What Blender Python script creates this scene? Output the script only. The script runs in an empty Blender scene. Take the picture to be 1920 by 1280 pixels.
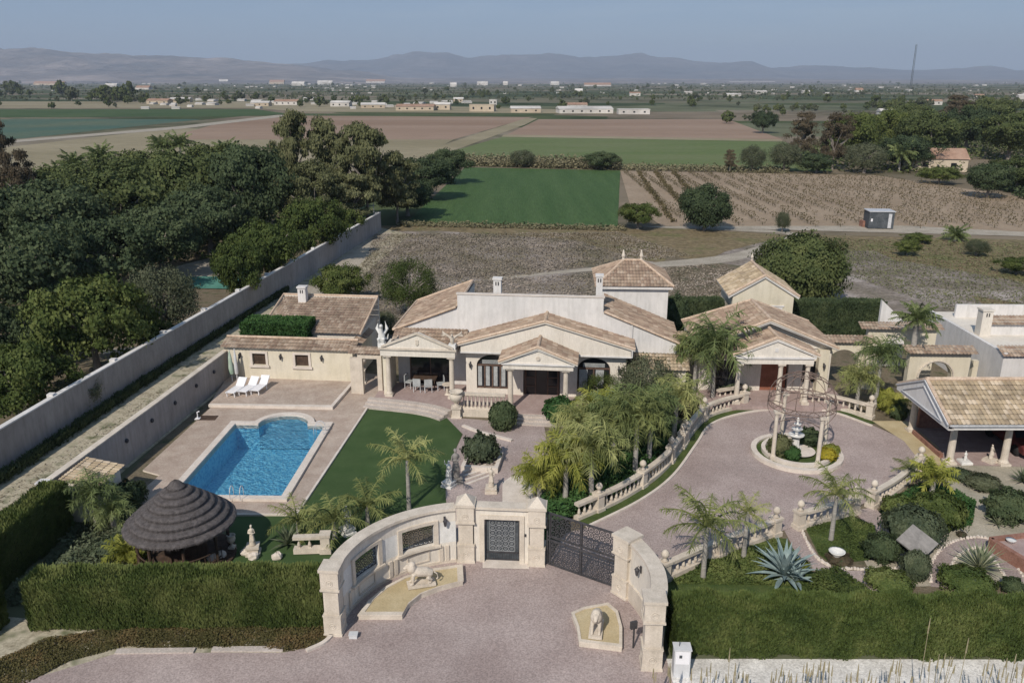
import bpy, math, random
from mathutils import Vector, Matrix
from mathutils.geometry import tessellate_polygon
R = math.radians
rnd = random.Random(7)
SC = bpy.context.scene
COL = SC.collection
# ------------------------------------------------------------------ camera, world, sun
FPX, CH = 1550.0, 20.0
TILT = math.atan(488 / FPX); TS, TC = math.sin(TILT), math.cos(TILT)
cam = bpy.data.cameras.new('camera'); co = bpy.data.objects.new('camera', cam); COL.objects.link(co)
co.location = (0, 0, CH); co.rotation_euler = (R(90) - TILT, 0, 0)
cam.sensor_width = 36; cam.lens = 36 * FPX / 1920; cam.clip_start = 0.5; cam.clip_end = 60000
SC.camera = co
SHX, SHY = 0.45, 1.05                      # shadow run per metre of height
SUN_EL = math.atan(1 / math.hypot(SHX, SHY)); SUN_AZ = math.atan2(-SHX, -SHY)
w = bpy.data.worlds.new('World'); SC.world = w; w.use_nodes = True
nt = w.node_tree; nt.nodes.clear()
wo = nt.nodes.new('ShaderNodeOutputWorld'); wb = nt.nodes.new('ShaderNodeBackground'); ws = nt.nodes.new('ShaderNodeTexSky')
ws.sky_type = 'NISHITA'; ws.sun_disc = False; ws.sun_elevation = SUN_EL; ws.sun_rotation = SUN_AZ
ws.air_density = 1.0; ws.dust_density = 0.6; ws.ozone_density = 2.0; ws.altitude = 0
hs = nt.nodes.new('ShaderNodeHueSaturation'); hs.inputs['Saturation'].default_value = 0.9; hs.inputs['Value'].default_value = 0.9
nt.links.new(ws.outputs[0], hs.inputs['Color']); 
tc = nt.nodes.new('ShaderNodeTexCoord'); sx = nt.nodes.new('ShaderNodeSeparateXYZ'); nt.links.new(tc.outputs['Generated'], sx.inputs[0])
cr = nt.nodes.new('ShaderNodeValToRGB'); e = cr.color_ramp.elements
while len(e) < 4: e.new(.5)
for q, (p, c) in zip(e, [(0.0, (.200, .290, .405)), (.035, (.155, .250, .400)), (.13, (.095, .168, .320)), (1.0, (.140, .205, .280))]): q.position = p; q.color = (*c, 1)
nt.links.new(sx.outputs['Z'], cr.inputs[0])
gm = nt.nodes.new('ShaderNodeVectorMath'); gm.operation = 'SCALE'; gm.inputs['Scale'].default_value = 10.0; nt.links.new(cr.outputs[0], gm.inputs[0])
cn = nt.nodes.new('ShaderNodeTexNoise'); cn.inputs['Scale'].default_value = 5.0; cn.inputs['Detail'].default_value = 6; cn.inputs['Roughness'].default_value = .6
cm = nt.nodes.new('ShaderNodeMapping'); cm.inputs['Scale'].default_value = (1, 1, 9); nt.links.new(tc.outputs['Generated'], cm.inputs['Vector']); nt.links.new(cm.outputs[0], cn.inputs['Vector'])
cf = nt.nodes.new('ShaderNodeMapRange'); cf.inputs['From Min'].default_value = .5; cf.inputs['From Max'].default_value = .85; cf.inputs['To Max'].default_value = .35; nt.links.new(cn.outputs['Fac'], cf.inputs['Value'])
cl = nt.nodes.new('ShaderNodeMix'); cl.data_type = 'RGBA'; nt.links.new(cf.outputs[0], cl.inputs[0]); nt.links.new(gm.outputs[0], cl.inputs[6]); cl.inputs[7].default_value = (3.2, 3.6, 4.3, 1)
sm = nt.nodes.new('ShaderNodeMix'); sm.data_type = 'RGBA'; sm.inputs[0].default_value = .72; nt.links.new(hs.outputs[0], sm.inputs[6]); nt.links.new(cl.outputs[2], sm.inputs[7])
nt.links.new(sm.outputs[2], wb.inputs['Color'])
wb.inputs['Strength'].default_value = 0.12
nt.links.new(wb.outputs[0], wo.inputs[0])
sl = bpy.data.lights.new('sun', 'SUN'); sl.energy = 3.5; sl.angle = R(0.5); sl.color = (1.0, 0.91, 0.80)
so = bpy.data.objects.new('sun', sl); COL.objects.link(so)
so.rotation_euler = Vector((SHX, SHY, -1)).to_track_quat('-Z', 'Y').to_euler()
SC.view_settings.view_transform = 'Standard'; SC.view_settings.look = 'None'
SC.view_settings.exposure = 0.15; SC.view_settings.gamma = 1.0
SC.cycles.max_bounces = 6; SC.cycles.transparent_max_bounces = 12; SC.cycles.volume_bounces = 0

# ------------------------------------------------------------------ survey: a spot of the ground seen in the photograph -> metres
def G(x, y, z=0.0):
    D = FPX * TS + (y - 640) * TC; F = FPX * TC - (y - 640) * TS
    return Vector(((x - 960) * (CH - z) / D, (CH - z) * F / D, z))
def ZT(y, Y):
    return CH - Y * (FPX * TS + (y - 640) * TC) / (FPX * TC - (y - 640) * TS)
def PPM(Y, z=1.0): return FPX / (Y * TC + (CH - z) * TS)

# ------------------------------------------------------------------ materials
MAT = {}
def newmat(n):
    m = bpy.data.materials.new(n); m.use_nodes = True; MAT[n] = m
    nt = m.node_tree; b = nt.nodes['Principled BSDF']; return m, nt, b
def N(nt, t, **k):
    n = nt.nodes.new(t)
    for a, v in k.items():
        if a in n.inputs.keys() if hasattr(n.inputs, 'keys') else False: n.inputs[a].default_value = v
        else: setattr(n, a, v)
    return n
def L(nt, a, b): nt.links.new(a, b)
def coords(nt, world=False):
    if world: return N(nt, 'ShaderNodeNewGeometry').outputs['Position']
    return N(nt, 'ShaderNodeTexCoord').outputs['Object']
def ramp(nt, fac, stops, interp='LINEAR'):
    r = nt.nodes.new('ShaderNodeValToRGB'); r.color_ramp.interpolation = interp
    e = r.color_ramp.elements
    while len(e) < len(stops): e.new(0.5)
    for i, (p, c) in enumerate(stops): e[i].position = p; e[i].color = (*c, 1)
    L(nt, fac, r.inputs[0]); return r.outputs[0]
def noise(nt, vec, scale, detail=4, rough=0.6):
    n = N(nt, 'ShaderNodeTexNoise'); n.inputs['Scale'].default_value = scale; n.inputs['Detail'].default_value = detail
    n.inputs['Roughness'].default_value = rough; L(nt, vec, n.inputs['Vector']); return n.outputs['Fac']
def bump(nt, b, h, s=0.3, d=0.02):
    n = N(nt, 'ShaderNodeBump'); n.inputs['Strength'].default_value = s; n.inputs['Distance'].default_value = d
    L(nt, h, n.inputs['Height']); L(nt, n.outputs[0], b.inputs['Normal'])
def mixc(nt, f, a, b, mode='MIX'):
    m = nt.nodes.new('ShaderNodeMix'); m.data_type = 'RGBA'; m.blend_type = mode
    if isinstance(f, float): m.inputs[0].default_value = f
    else: L(nt, f, m.inputs[0])
    for s, v in ((6, a), (7, b)):
        if isinstance(v, tuple): m.inputs[s].default_value = (*v, 1)
        else: L(nt, v, m.inputs[s])
    return m.outputs[2]
def nmat(name, ca, cb, scale=3, rough=0.85, fine=25, bs=0.25, bd=0.02, world=False, cc=None, fscale=None, fc=0.25, stretch=None, streak=0, spots=0):
    """two-tone noise material: large patches between ca and cb, fine grain"""
    m, nt, b = newmat(name); v = coords(nt, world)
    if stretch:
        mp = N(nt, 'ShaderNodeMapping'); mp.inputs['Scale'].default_value = stretch; L(nt, v, mp.inputs['Vector']); v = mp.outputs[0]
    st = [(0.35, ca), (0.65, cb)] if cc is None else [(0.3, ca), (0.5, cb), (0.68, cc)]
    c = ramp(nt, noise(nt, v, scale, 5), st)
    g = ramp(nt, noise(nt, v, fine, 3, 0.7), [(0.3, (1 - fc,) * 3), (0.7, (1 + fc,) * 3)])
    c = mixc(nt, 1.0, c, g, 'MULTIPLY')
    if streak:
        mp2 = N(nt, 'ShaderNodeMapping'); mp2.inputs['Scale'].default_value = (3.2, 3.2, .22); L(nt, coords(nt, True), mp2.inputs['Vector'])
        c = mixc(nt, 1.0, c, ramp(nt, noise(nt, mp2.outputs[0], 1.0, 5, .7), [(0.46, (1, 1, 1)), (0.75, (1 - streak, 1 - streak, 1 - streak * 1.1))]), 'MULTIPLY')
        c = mixc(nt, 1.0, c, ramp(nt, noise(nt, coords(nt, True), .9, 5, .7), [(0.48, (1, 1, 1)), (0.72, (1 - streak * .7,) * 3)]), 'MULTIPLY')
    if spots:
        c = mixc(nt, 1.0, c, ramp(nt, noise(nt, coords(nt, True), 2.3, 6, .75), [(0.60, (1, 1, 1)), (0.72, (1 - spots,) * 3)]), 'MULTIPLY')
        c = mixc(nt, 1.0, c, ramp(nt, noise(nt, coords(nt, True), .12, 4, .6), [(0.35, (1 - spots * .7,) * 3), (0.6, (1.04,) * 3)]), 'MULTIPLY')
    L(nt, c, b.inputs['Base Color']); b.inputs['Roughness'].default_value = rough
    b.inputs['Specular IOR Level'].default_value = 0.15
    if bs: bump(nt, b, noise(nt, v, fine, 4, 0.7), bs, bd)
    return m
def leafmat(name, ca, cb, cc, scale=0.9, trans=0.25):
    m, nt, b = newmat(name)
    v = coords(nt, True); oi = N(nt, 'ShaderNodeObjectInfo')
    n = noise(nt, v, scale, 3); n2 = noise(nt, v, 9.0, 2)
    a = N(nt, 'ShaderNodeMath', operation='ADD'); L(nt, n, a.inputs[0])
    s = N(nt, 'ShaderNodeMath', operation='MULTIPLY_ADD'); L(nt, oi.outputs['Random'], s.inputs[0]); s.inputs[1].default_value = 0.22; s.inputs[2].default_value = -0.11
    L(nt, s.outputs[0], a.inputs[1])
    a2 = N(nt, 'ShaderNodeMath', operation='MULTIPLY_ADD'); L(nt, n2, a2.inputs[0]); a2.inputs[1].default_value = 0.5; L(nt, a.outputs[0], a2.inputs[2])
    c = ramp(nt, a2.outputs[0], [(0.5, ca), (0.75, cb), (0.98, cc)])
    b.inputs['Roughness'].default_value = 0.7; b.inputs['Specular IOR Level'].default_value = 0.12
    L(nt, c, b.inputs['Base Color'])
    if trans:
        t = N(nt, 'ShaderNodeBsdfTranslucent'); L(nt, c, t.inputs['Color'])
        mx = N(nt, 'ShaderNodeMixShader'); mx.inputs[0].default_value = trans
        L(nt, b.outputs[0], mx.inputs[1]); L(nt, t.outputs[0], mx.inputs[2]); L(nt, mx.outputs[0], nt.nodes['Material Output'].inputs[0])
    return m
def tilemat(name, cols, pw=0.25, pl=0.42):
    m, nt, b = newmat(name)
    uv = N(nt, 'ShaderNodeTexCoord').outputs['UV']
    f = N(nt, 'ShaderNodeVectorMath', operation='FLOOR'); L(nt, uv, f.inputs[0])
    wn = N(nt, 'ShaderNodeTexWhiteNoise', noise_dimensions='2D'); L(nt, f.outputs[0], wn.inputs['Vector'])
    n = len(cols); c = ramp(nt, wn.outputs['Value'], [(i / n, cols[i]) for i in range(n)], 'CONSTANT')
    v = coords(nt, True)
    st = ramp(nt, noise(nt, v, 1.3, 4), [(0.35, (0.72,) * 3), (0.6, (1.08,) * 3)])
    c = mixc(nt, 1.0, c, st, 'MULTIPLY')
    L(nt, c, b.inputs['Base Color']); b.inputs['Roughness'].default_value = 0.9; b.inputs['Specular IOR Level'].default_value = 0.2
    bump(nt, b, noise(nt, v, 30, 3), 0.4, 0.01)
    return m

nmat('stucco', (0.65, 0.60, 0.53), (0.70, 0.66, 0.59), 0.6, fine=14, bs=0.15, bd=0.01, fc=0.10, stretch=(1, 1, .25), streak=.12)
nmat('cream_wall', (0.60, 0.55, 0.43), (0.67, 0.62, 0.51), 0.5, fine=12, bs=0.15, bd=0.01, fc=0.07, streak=.15)
nmat('white_wall', (0.60, 0.59, 0.58), (0.70, 0.68, 0.66), 0.4, fine=6, bs=0.1, bd=0.01, fc=0.05, stretch=(1, 1, .35), streak=.16)
nmat('stone', (0.53, 0.47, 0.395), (0.65, 0.585, 0.50), 1.5, fine=18, bs=0.35, bd=0.012, fc=0.12, streak=.16)
nmat('marble', (0.60, 0.60, 0.58), (0.74, 0.73, 0.70), 2.0, fine=20, bs=0.2, bd=0.01, fc=0.10)
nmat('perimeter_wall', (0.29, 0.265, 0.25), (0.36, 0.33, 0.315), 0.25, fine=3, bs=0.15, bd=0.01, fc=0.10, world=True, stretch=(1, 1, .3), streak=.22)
nmat('gravel', (0.325, 0.262, 0.245), (0.405, 0.338, 0.318), 0.35, fine=16, bs=0.7, bd=0.02, world=True, fc=0.34, spots=.2)
nmat('paving', (0.36, 0.285, 0.235), (0.45, 0.375, 0.315), 1.2, fine=10, bs=0.3, bd=0.01, world=True, fc=0.2, spots=.15)
nmat('step_stone', (0.42, 0.37, 0.33), (0.50, 0.45, 0.41), 1.2, fine=12, bs=.2, bd=.01)
nmat('terrace_tile', (0.31, 0.235, 0.22), (0.38, 0.30, 0.28), 1.6, fine=9, bs=0.2, bd=0.01, world=True, fc=0.12)
nmat('coping_stone', (0.56, 0.50, 0.44), (0.66, 0.60, 0.54), 2.0, fine=15, bs=0.2, bd=0.01, fc=0.1)
nmat('lawn', (0.042, 0.078, 0.026), (0.058, 0.096, 0.036), 0.7, fine=30, bs=0.6, bd=0.02, world=True, fc=0.25, spots=.16)
nmat('garden_grass', (0.045, 0.075, 0.022), (0.085, 0.110, 0.035), 1.2, fine=22, bs=0.7, bd=0.03, world=True, fc=0.35)
nmat('tan_path', (0.42, 0.34, 0.20), (0.50, 0.42, 0.27), 1.0, fine=20, bs=0.4, bd=0.015, world=True, fc=0.15)
nmat('grey_gravel', (0.30, 0.28, 0.22), (0.42, 0.38, 0.31), 0.8, fine=18, bs=0.5, bd=0.02, world=True, fc=0.25)
nmat('pale_gravel', (0.55, 0.53, 0.50), (0.74, 0.72, 0.69), 1.4, fine=14, bs=0.8, bd=0.03, world=True, fc=0.3)
nmat('dirt_strip', (0.24, 0.21, 0.15), (0.42, 0.38, 0.29), 1.0, fine=8, bs=0.5, bd=0.03, world=True, cc=(0.12, 0.13, 0.07), fc=0.25)
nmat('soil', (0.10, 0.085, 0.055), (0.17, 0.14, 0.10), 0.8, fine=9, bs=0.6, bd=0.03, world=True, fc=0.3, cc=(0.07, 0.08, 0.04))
nmat('waste', (0.115, 0.11, 0.068), (0.21, 0.18, 0.15), 0.16, fine=2.6, bs=0.6, bd=0.1, world=True, fc=0.4, cc=(0.36, 0.32, 0.295), spots=.25)
nmat('waste_red', (0.135, 0.11, 0.055), (0.19, 0.15, 0.09), 0.2, fine=1.4, bs=0.6, bd=0.1, world=True, fc=0.45, cc=(0.12, 0.125, 0.05))
nmat('track', (0.30, 0.27, 0.22), (0.40, 0.36, 0.30), 0.4, fine=4, bs=0.3, bd=0.03, world=True, fc=0.2)
nmat('crop_dark', (0.048, 0.092, 0.030), (0.066, 0.114, 0.040), 0.25, stretch=(1.5, .10, 1), fine=3.5, bs=0.6, bd=0.1, world=True, fc=0.25)
nmat('crop_light', (0.105, 0.145, 0.050), (0.14, 0.165, 0.075), 0.05, fine=1.2, bs=0.4, bd=0.08, world=True, fc=0.18, stretch=(.4, 1, 1))
nmat('crop_far', (0.045, 0.080, 0.028), (0.065, 0.10, 0.038), 0.02, fine=.4, bs=0, world=True, fc=0.15)
nmat('teal_court', (0.07, 0.20, 0.16), (0.10, 0.25, 0.20), 1.0, fine=5, bs=0, world=True, fc=.1)
nmat('crop_teal', (0.055, 0.11, 0.085), (0.10, 0.13, 0.085), 0.02, fine=.3, bs=0, world=True, fc=0.15)
nmat('ploughed', (0.24, 0.165, 0.115), (0.30, 0.22, 0.165), 0.02, fine=.8, bs=0.2, bd=0.1, world=True, fc=0.14, stretch=(.12, 1, 1))
nmat('tan_field', (0.23, 0.20, 0.125), (0.30, 0.26, 0.175), 0.03, fine=.7, bs=0.2, bd=0.1, world=True, fc=0.18, stretch=(.3, 1, 1))
nmat('vine_soil', (0.26, 0.20, 0.14), (0.33, 0.26, 0.19), 0.08, fine=1.5, bs=0.4, bd=0.05, world=True, fc=0.2)
nmat('iron', (0.045, 0.045, 0.050), (0.075, 0.072, 0.076), 3, rough=0.5, fine=20, bs=0)
nmat('gate_iron', (0.13, 0.12, 0.125), (0.19, 0.175, 0.175), 3, rough=0.6, fine=20, bs=0)
nmat('grey_iron', (0.20, 0.21, 0.22), (0.27, 0.28, 0.29), 3, rough=0.6, fine=20, bs=0)
nmat('rust_iron', (0.15, 0.11, 0.092), (0.21, 0.155, 0.13), 5, rough=0.7, fine=20, bs=0)
nmat('dark_wood', (0.05, 0.035, 0.026), (0.09, 0.06, 0.045), 3, fine=20, bs=0.2)
nmat('red_wood', (0.20, 0.08, 0.05), (0.28, 0.12, 0.08), 2, fine=16, bs=0.2, fc=0.15)
nmat('brown_frame', (0.10, 0.065, 0.05), (0.15, 0.10, 0.08), 3, rough=0.5, fine=20, bs=0)
nmat('thatch', (0.075, 0.067, 0.066), (0.135, 0.122, 0.120), 6, fine=60, bs=0.9, bd=0.03, fc=0.5, stretch=(1, 1, .3))
nmat('white_plastic', (0.72, 0.72, 0.74), (0.78, 0.78, 0.80), 3, rough=0.4, fine=20, bs=0, fc=0.03)
nmat('parasol_cloth', (0.30, 0.42, 0.32), (0.42, 0.50, 0.42), 2, fine=9, bs=0, fc=0.1)
nmat('bark', (0.17, 0.15, 0.13), (0.30, 0.27, 0.24), 4, fine=18, bs=0.6, bd=0.02, stretch=(1, 1, .3))
nmat('palm_bark', (0.26, 0.25, 0.23), (0.38, 0.36, 0.33), 2, fine=12, bs=0.6, bd=0.03, stretch=(.4, .4, 3))
nmat('metal_dark', (0.05, 0.06, 0.07), (0.10, 0.11, 0.12), 1, rough=0.6, fine=8, bs=0)
nmat('chair_cloth', (0.30, 0.32, 0.33), (0.40, 0.42, 0.42), 3, fine=20, bs=0)
nmat('steel', (0.45, 0.46, 0.48), (0.55, 0.56, 0.58), 3, rough=0.35, fine=20, bs=0)
nmat('car_paint', (0.10, 0.03, 0.03), (0.12, 0.035, 0.03), 2, rough=0.25, fine=20, bs=0, fc=0.02)
nmat('rubber', (0.02, 0.02, 0.02), (0.03, 0.03, 0.03), 2, rough=0.8, fine=20, bs=0)
nmat('roof_far', (0.28, 0.17, 0.12), (0.40, 0.27, 0.20), 0.2, fine=1, bs=0, fc=0.15)
nmat('far_wall', (0.42, 0.40, 0.37), (0.66, 0.63, 0.59), 0.05, fine=.5, bs=0, fc=0.1, world=True)
nmat('far_wall_tan', (0.42, 0.35, 0.26), (0.54, 0.46, 0.36), 0.05, fine=.5, bs=0, fc=0.1, world=True)
nmat('box_paint', (0.52, 0.53, 0.54), (0.60, 0.61, 0.62), 2, rough=0.5, fine=9, bs=0, fc=0.05)
nmat('dry_stalk', (0.22, 0.20, 0.12), (0.34, 0.29, 0.19), 2, fine=9, bs=0)
nmat('brick_red', (0.22, 0.115, 0.085), (0.31, 0.17, 0.13), 3, fine=14, bs=0.3, fc=0.2)
nmat('slate', (0.20, 0.19, 0.18), (0.27, 0.255, 0.24), 2, fine=9, bs=0.3, fc=0.12)
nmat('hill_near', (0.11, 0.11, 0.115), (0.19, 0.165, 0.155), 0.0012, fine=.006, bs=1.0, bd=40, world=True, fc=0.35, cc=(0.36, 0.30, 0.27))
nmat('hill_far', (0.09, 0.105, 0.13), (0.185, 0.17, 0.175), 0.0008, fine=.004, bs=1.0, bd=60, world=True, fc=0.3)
m, nt, b = newmat('glass_dark'); b.inputs['Base Color'].default_value = (0.018, 0.02, 0.024, 1); b.inputs['Roughness'].default_value = 0.12
m, nt, b = newmat('lamp_glass'); b.inputs['Base Color'].default_value = (0.25, 0.25, 0.22, 1); b.inputs['Roughness'].default_value = 0.3
leafmat('leaf_bright', (0.042, 0.066, 0.020), (0.088, 0.118, 0.034), (0.165, 0.190, 0.062))
leafmat('leaf_dark', (0.040, 0.060, 0.032), (0.066, 0.094, 0.046), (0.115, 0.145, 0.072))
leafmat('leaf_grove', (0.054, 0.076, 0.030), (0.098, 0.124, 0.047), (0.165, 0.185, 0.072))
leafmat('leaf_olive', (0.065, 0.080, 0.049), (0.109, 0.123, 0.072), (0.174, 0.189, 0.116))
leafmat('leaf_euca', (0.085, 0.096, 0.046), (0.150, 0.160, 0.078), (0.230, 0.232, 0.122))
leafmat('leaf_brown', (0.072, 0.061, 0.043), (0.123, 0.099, 0.065), (0.174, 0.138, 0.087))
leafmat('leaf_hedge', (0.042, 0.068, 0.020), (0.085, 0.118, 0.034), (0.160, 0.185, 0.062), 0.7, 0.15)
leafmat('leaf_box', (0.029, 0.072, 0.023), (0.046, 0.104, 0.032), (0.075, 0.145, 0.046), 1.2, 0.15)
leafmat('leaf_palm', (0.115, 0.140, 0.052), (0.22, 0.25, 0.09), (0.40, 0.41, 0.17), 0.8, 0.3)
leafmat('leaf_palm_green', (0.085, 0.12, 0.048), (0.17, 0.215, 0.085), (0.30, 0.34, 0.15), 0.8, 0.3)
leafmat('leaf_palm_yellow', (0.14, 0.17, 0.036), (0.27, 0.29, 0.062), (0.44, 0.43, 0.11), 0.8, 0.3)
leafmat('leaf_grey', (0.055, 0.075, 0.045), (0.095, 0.120, 0.070), (0.16, 0.185, 0.115), 1.5, 0.2)
leafmat('leaf_agave', (0.176, 0.242, 0.242), (0.242, 0.319, 0.319), (0.330, 0.407, 0.396), 1.5, 0.1)
leafmat('leaf_yucca', (0.143, 0.176, 0.099), (0.220, 0.253, 0.154), (0.308, 0.319, 0.209), 1.5, 0.1)
leafmat('ground_cover', (0.060, 0.060, 0.022), (0.095, 0.085, 0.035), (0.17, 0.115, 0.055), 0.6, 0.1)
leafmat('flower_yellow', (0.30, 0.26, 0.03), (0.40, 0.34, 0.04), (0.5, 0.42, 0.06), 2, 0.2)
leafmat('vine_leaf', (0.065, 0.065, 0.032), (0.12, 0.10, 0.052), (0.17, 0.14, 0.08), 0.5, 0.2)
leafmat('reed', (0.13, 0.13, 0.07), (0.20, 0.185, 0.11), (0.27, 0.24, 0.15), 0.3, 0.2)
leafmat('scrub_leaf', (0.16, 0.145, 0.09), (0.25, 0.215, 0.17), (0.36, 0.31, 0.27), 0.15, 0.1)
tilemat('roof_tile', [(0.33, 0.245, 0.18), (0.36, 0.275, 0.205), (0.30, 0.22, 0.165), (0.41, 0.325, 0.25), (0.345, 0.26, 0.195), (0.28, 0.20, 0.15)])
tilemat('roof_tile_pale', [(0.42, 0.335, 0.225), (0.47, 0.385, 0.27), (0.38, 0.30, 0.20), (0.53, 0.44, 0.33), (0.44, 0.35, 0.24), (0.34, 0.27, 0.19)])
nmat('ridge_tile', (0.44, 0.33, 0.24), (0.58, 0.46, 0.36), 2, fine=10, bs=0.2)
# pool materials
nmat('pool_step', (0.16, 0.42, 0.58), (0.22, 0.50, 0.66), 3, fine=12, bs=0)
m, nt, b = newmat('pool_tile'); v = coords(nt)
vo = N(nt, 'ShaderNodeTexVoronoi'); vo.inputs['Scale'].default_value = 5.5; L(nt, v, vo.inputs['Vector'])
c = ramp(nt, vo.outputs['Distance'], [(0.10, (0.09, 0.40, 0.62)), (0.32, (0.12, 0.46, 0.70)), (0.62, (0.24, 0.62, 0.80))])
L(nt, c, b.inputs['Base Color']); b.inputs['Roughness'].default_value = 0.5
m, nt, b = newmat('pool_water')
tr = N(nt, 'ShaderNodeBsdfTransparent'); tr.inputs[0].default_value = (0.90, 0.98, 1.0, 1)
gl = N(nt, 'ShaderNodeBsdfGlossy'); gl.inputs['Roughness'].default_value = 0.04
fr = N(nt, 'ShaderNodeFresnel'); fr.inputs['IOR'].default_value = 1.33
mx = N(nt, 'ShaderNodeMixShader'); v = coords(nt)
bp = N(nt, 'ShaderNodeBump'); bp.inputs['Strength'].default_value = 0.3; bp.inputs['Distance'].default_value = 0.10
L(nt, noise(nt, v, 4.5, 3), bp.inputs['Height']); L(nt, bp.outputs[0], fr.inputs['Normal']); L(nt, bp.outputs[0], gl.inputs['Normal'])
L(nt, fr.outputs[0], mx.inputs[0]); L(nt, tr.outputs[0], mx.inputs[1]); L(nt, gl.outputs[0], mx.inputs[2]); L(nt, mx.outputs[0], nt.nodes['Material Output'].inputs[0])
# open plain: patchwork of fields
m, nt, b = newmat('plain'); v = coords(nt, True)
def cells(sc, rot):
    mp = N(nt, 'ShaderNodeMapping'); mp.inputs['Rotation'].default_value = (0, 0, rot); mp.inputs['Scale'].default_value = sc; L(nt, v, mp.inputs['Vector'])
    vo = N(nt, 'ShaderNodeTexVoronoi', distance='CHEBYCHEV'); vo.inputs['Scale'].default_value = 1.0; L(nt, mp.outputs[0], vo.inputs['Vector'])
    s = N(nt, 'ShaderNodeSeparateColor'); L(nt, vo.outputs['Color'], s.inputs[0]); return s.outputs[0]
c1 = ramp(nt, cells((1/190, 1/120, 0.0001), 0.08), [(0, (0.16, 0.15, 0.10)), (0.18, (0.075, 0.095, 0.042)), (0.36, (0.20, 0.165, 0.12)), (0.5, (0.055, 0.075, 0.034)), (0.68, (0.13, 0.14, 0.085)), (0.84, (0.23, 0.20, 0.15))], 'CONSTANT')
g1 = ramp(nt, noise(nt, v, 0.02, 5), [(0.3, (0.7,) * 3), (0.7, (1.2,) * 3)])
c = mixc(nt, 1.0, c1, g1, 'MULTIPLY')
dk = ramp(nt, noise(nt, v, 0.006, 6, 0.75), [(0.50, (1, 1, 1)), (0.60, (0.42, 0.48, 0.40))])
c = mixc(nt, 1.0, c, dk, 'MULTIPLY')
L(nt, c, b.inputs['Base Color']); b.inputs['Roughness'].default_value = 0.95; b.inputs['Specular IOR Level'].default_value = 0.1
M = MAT

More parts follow.
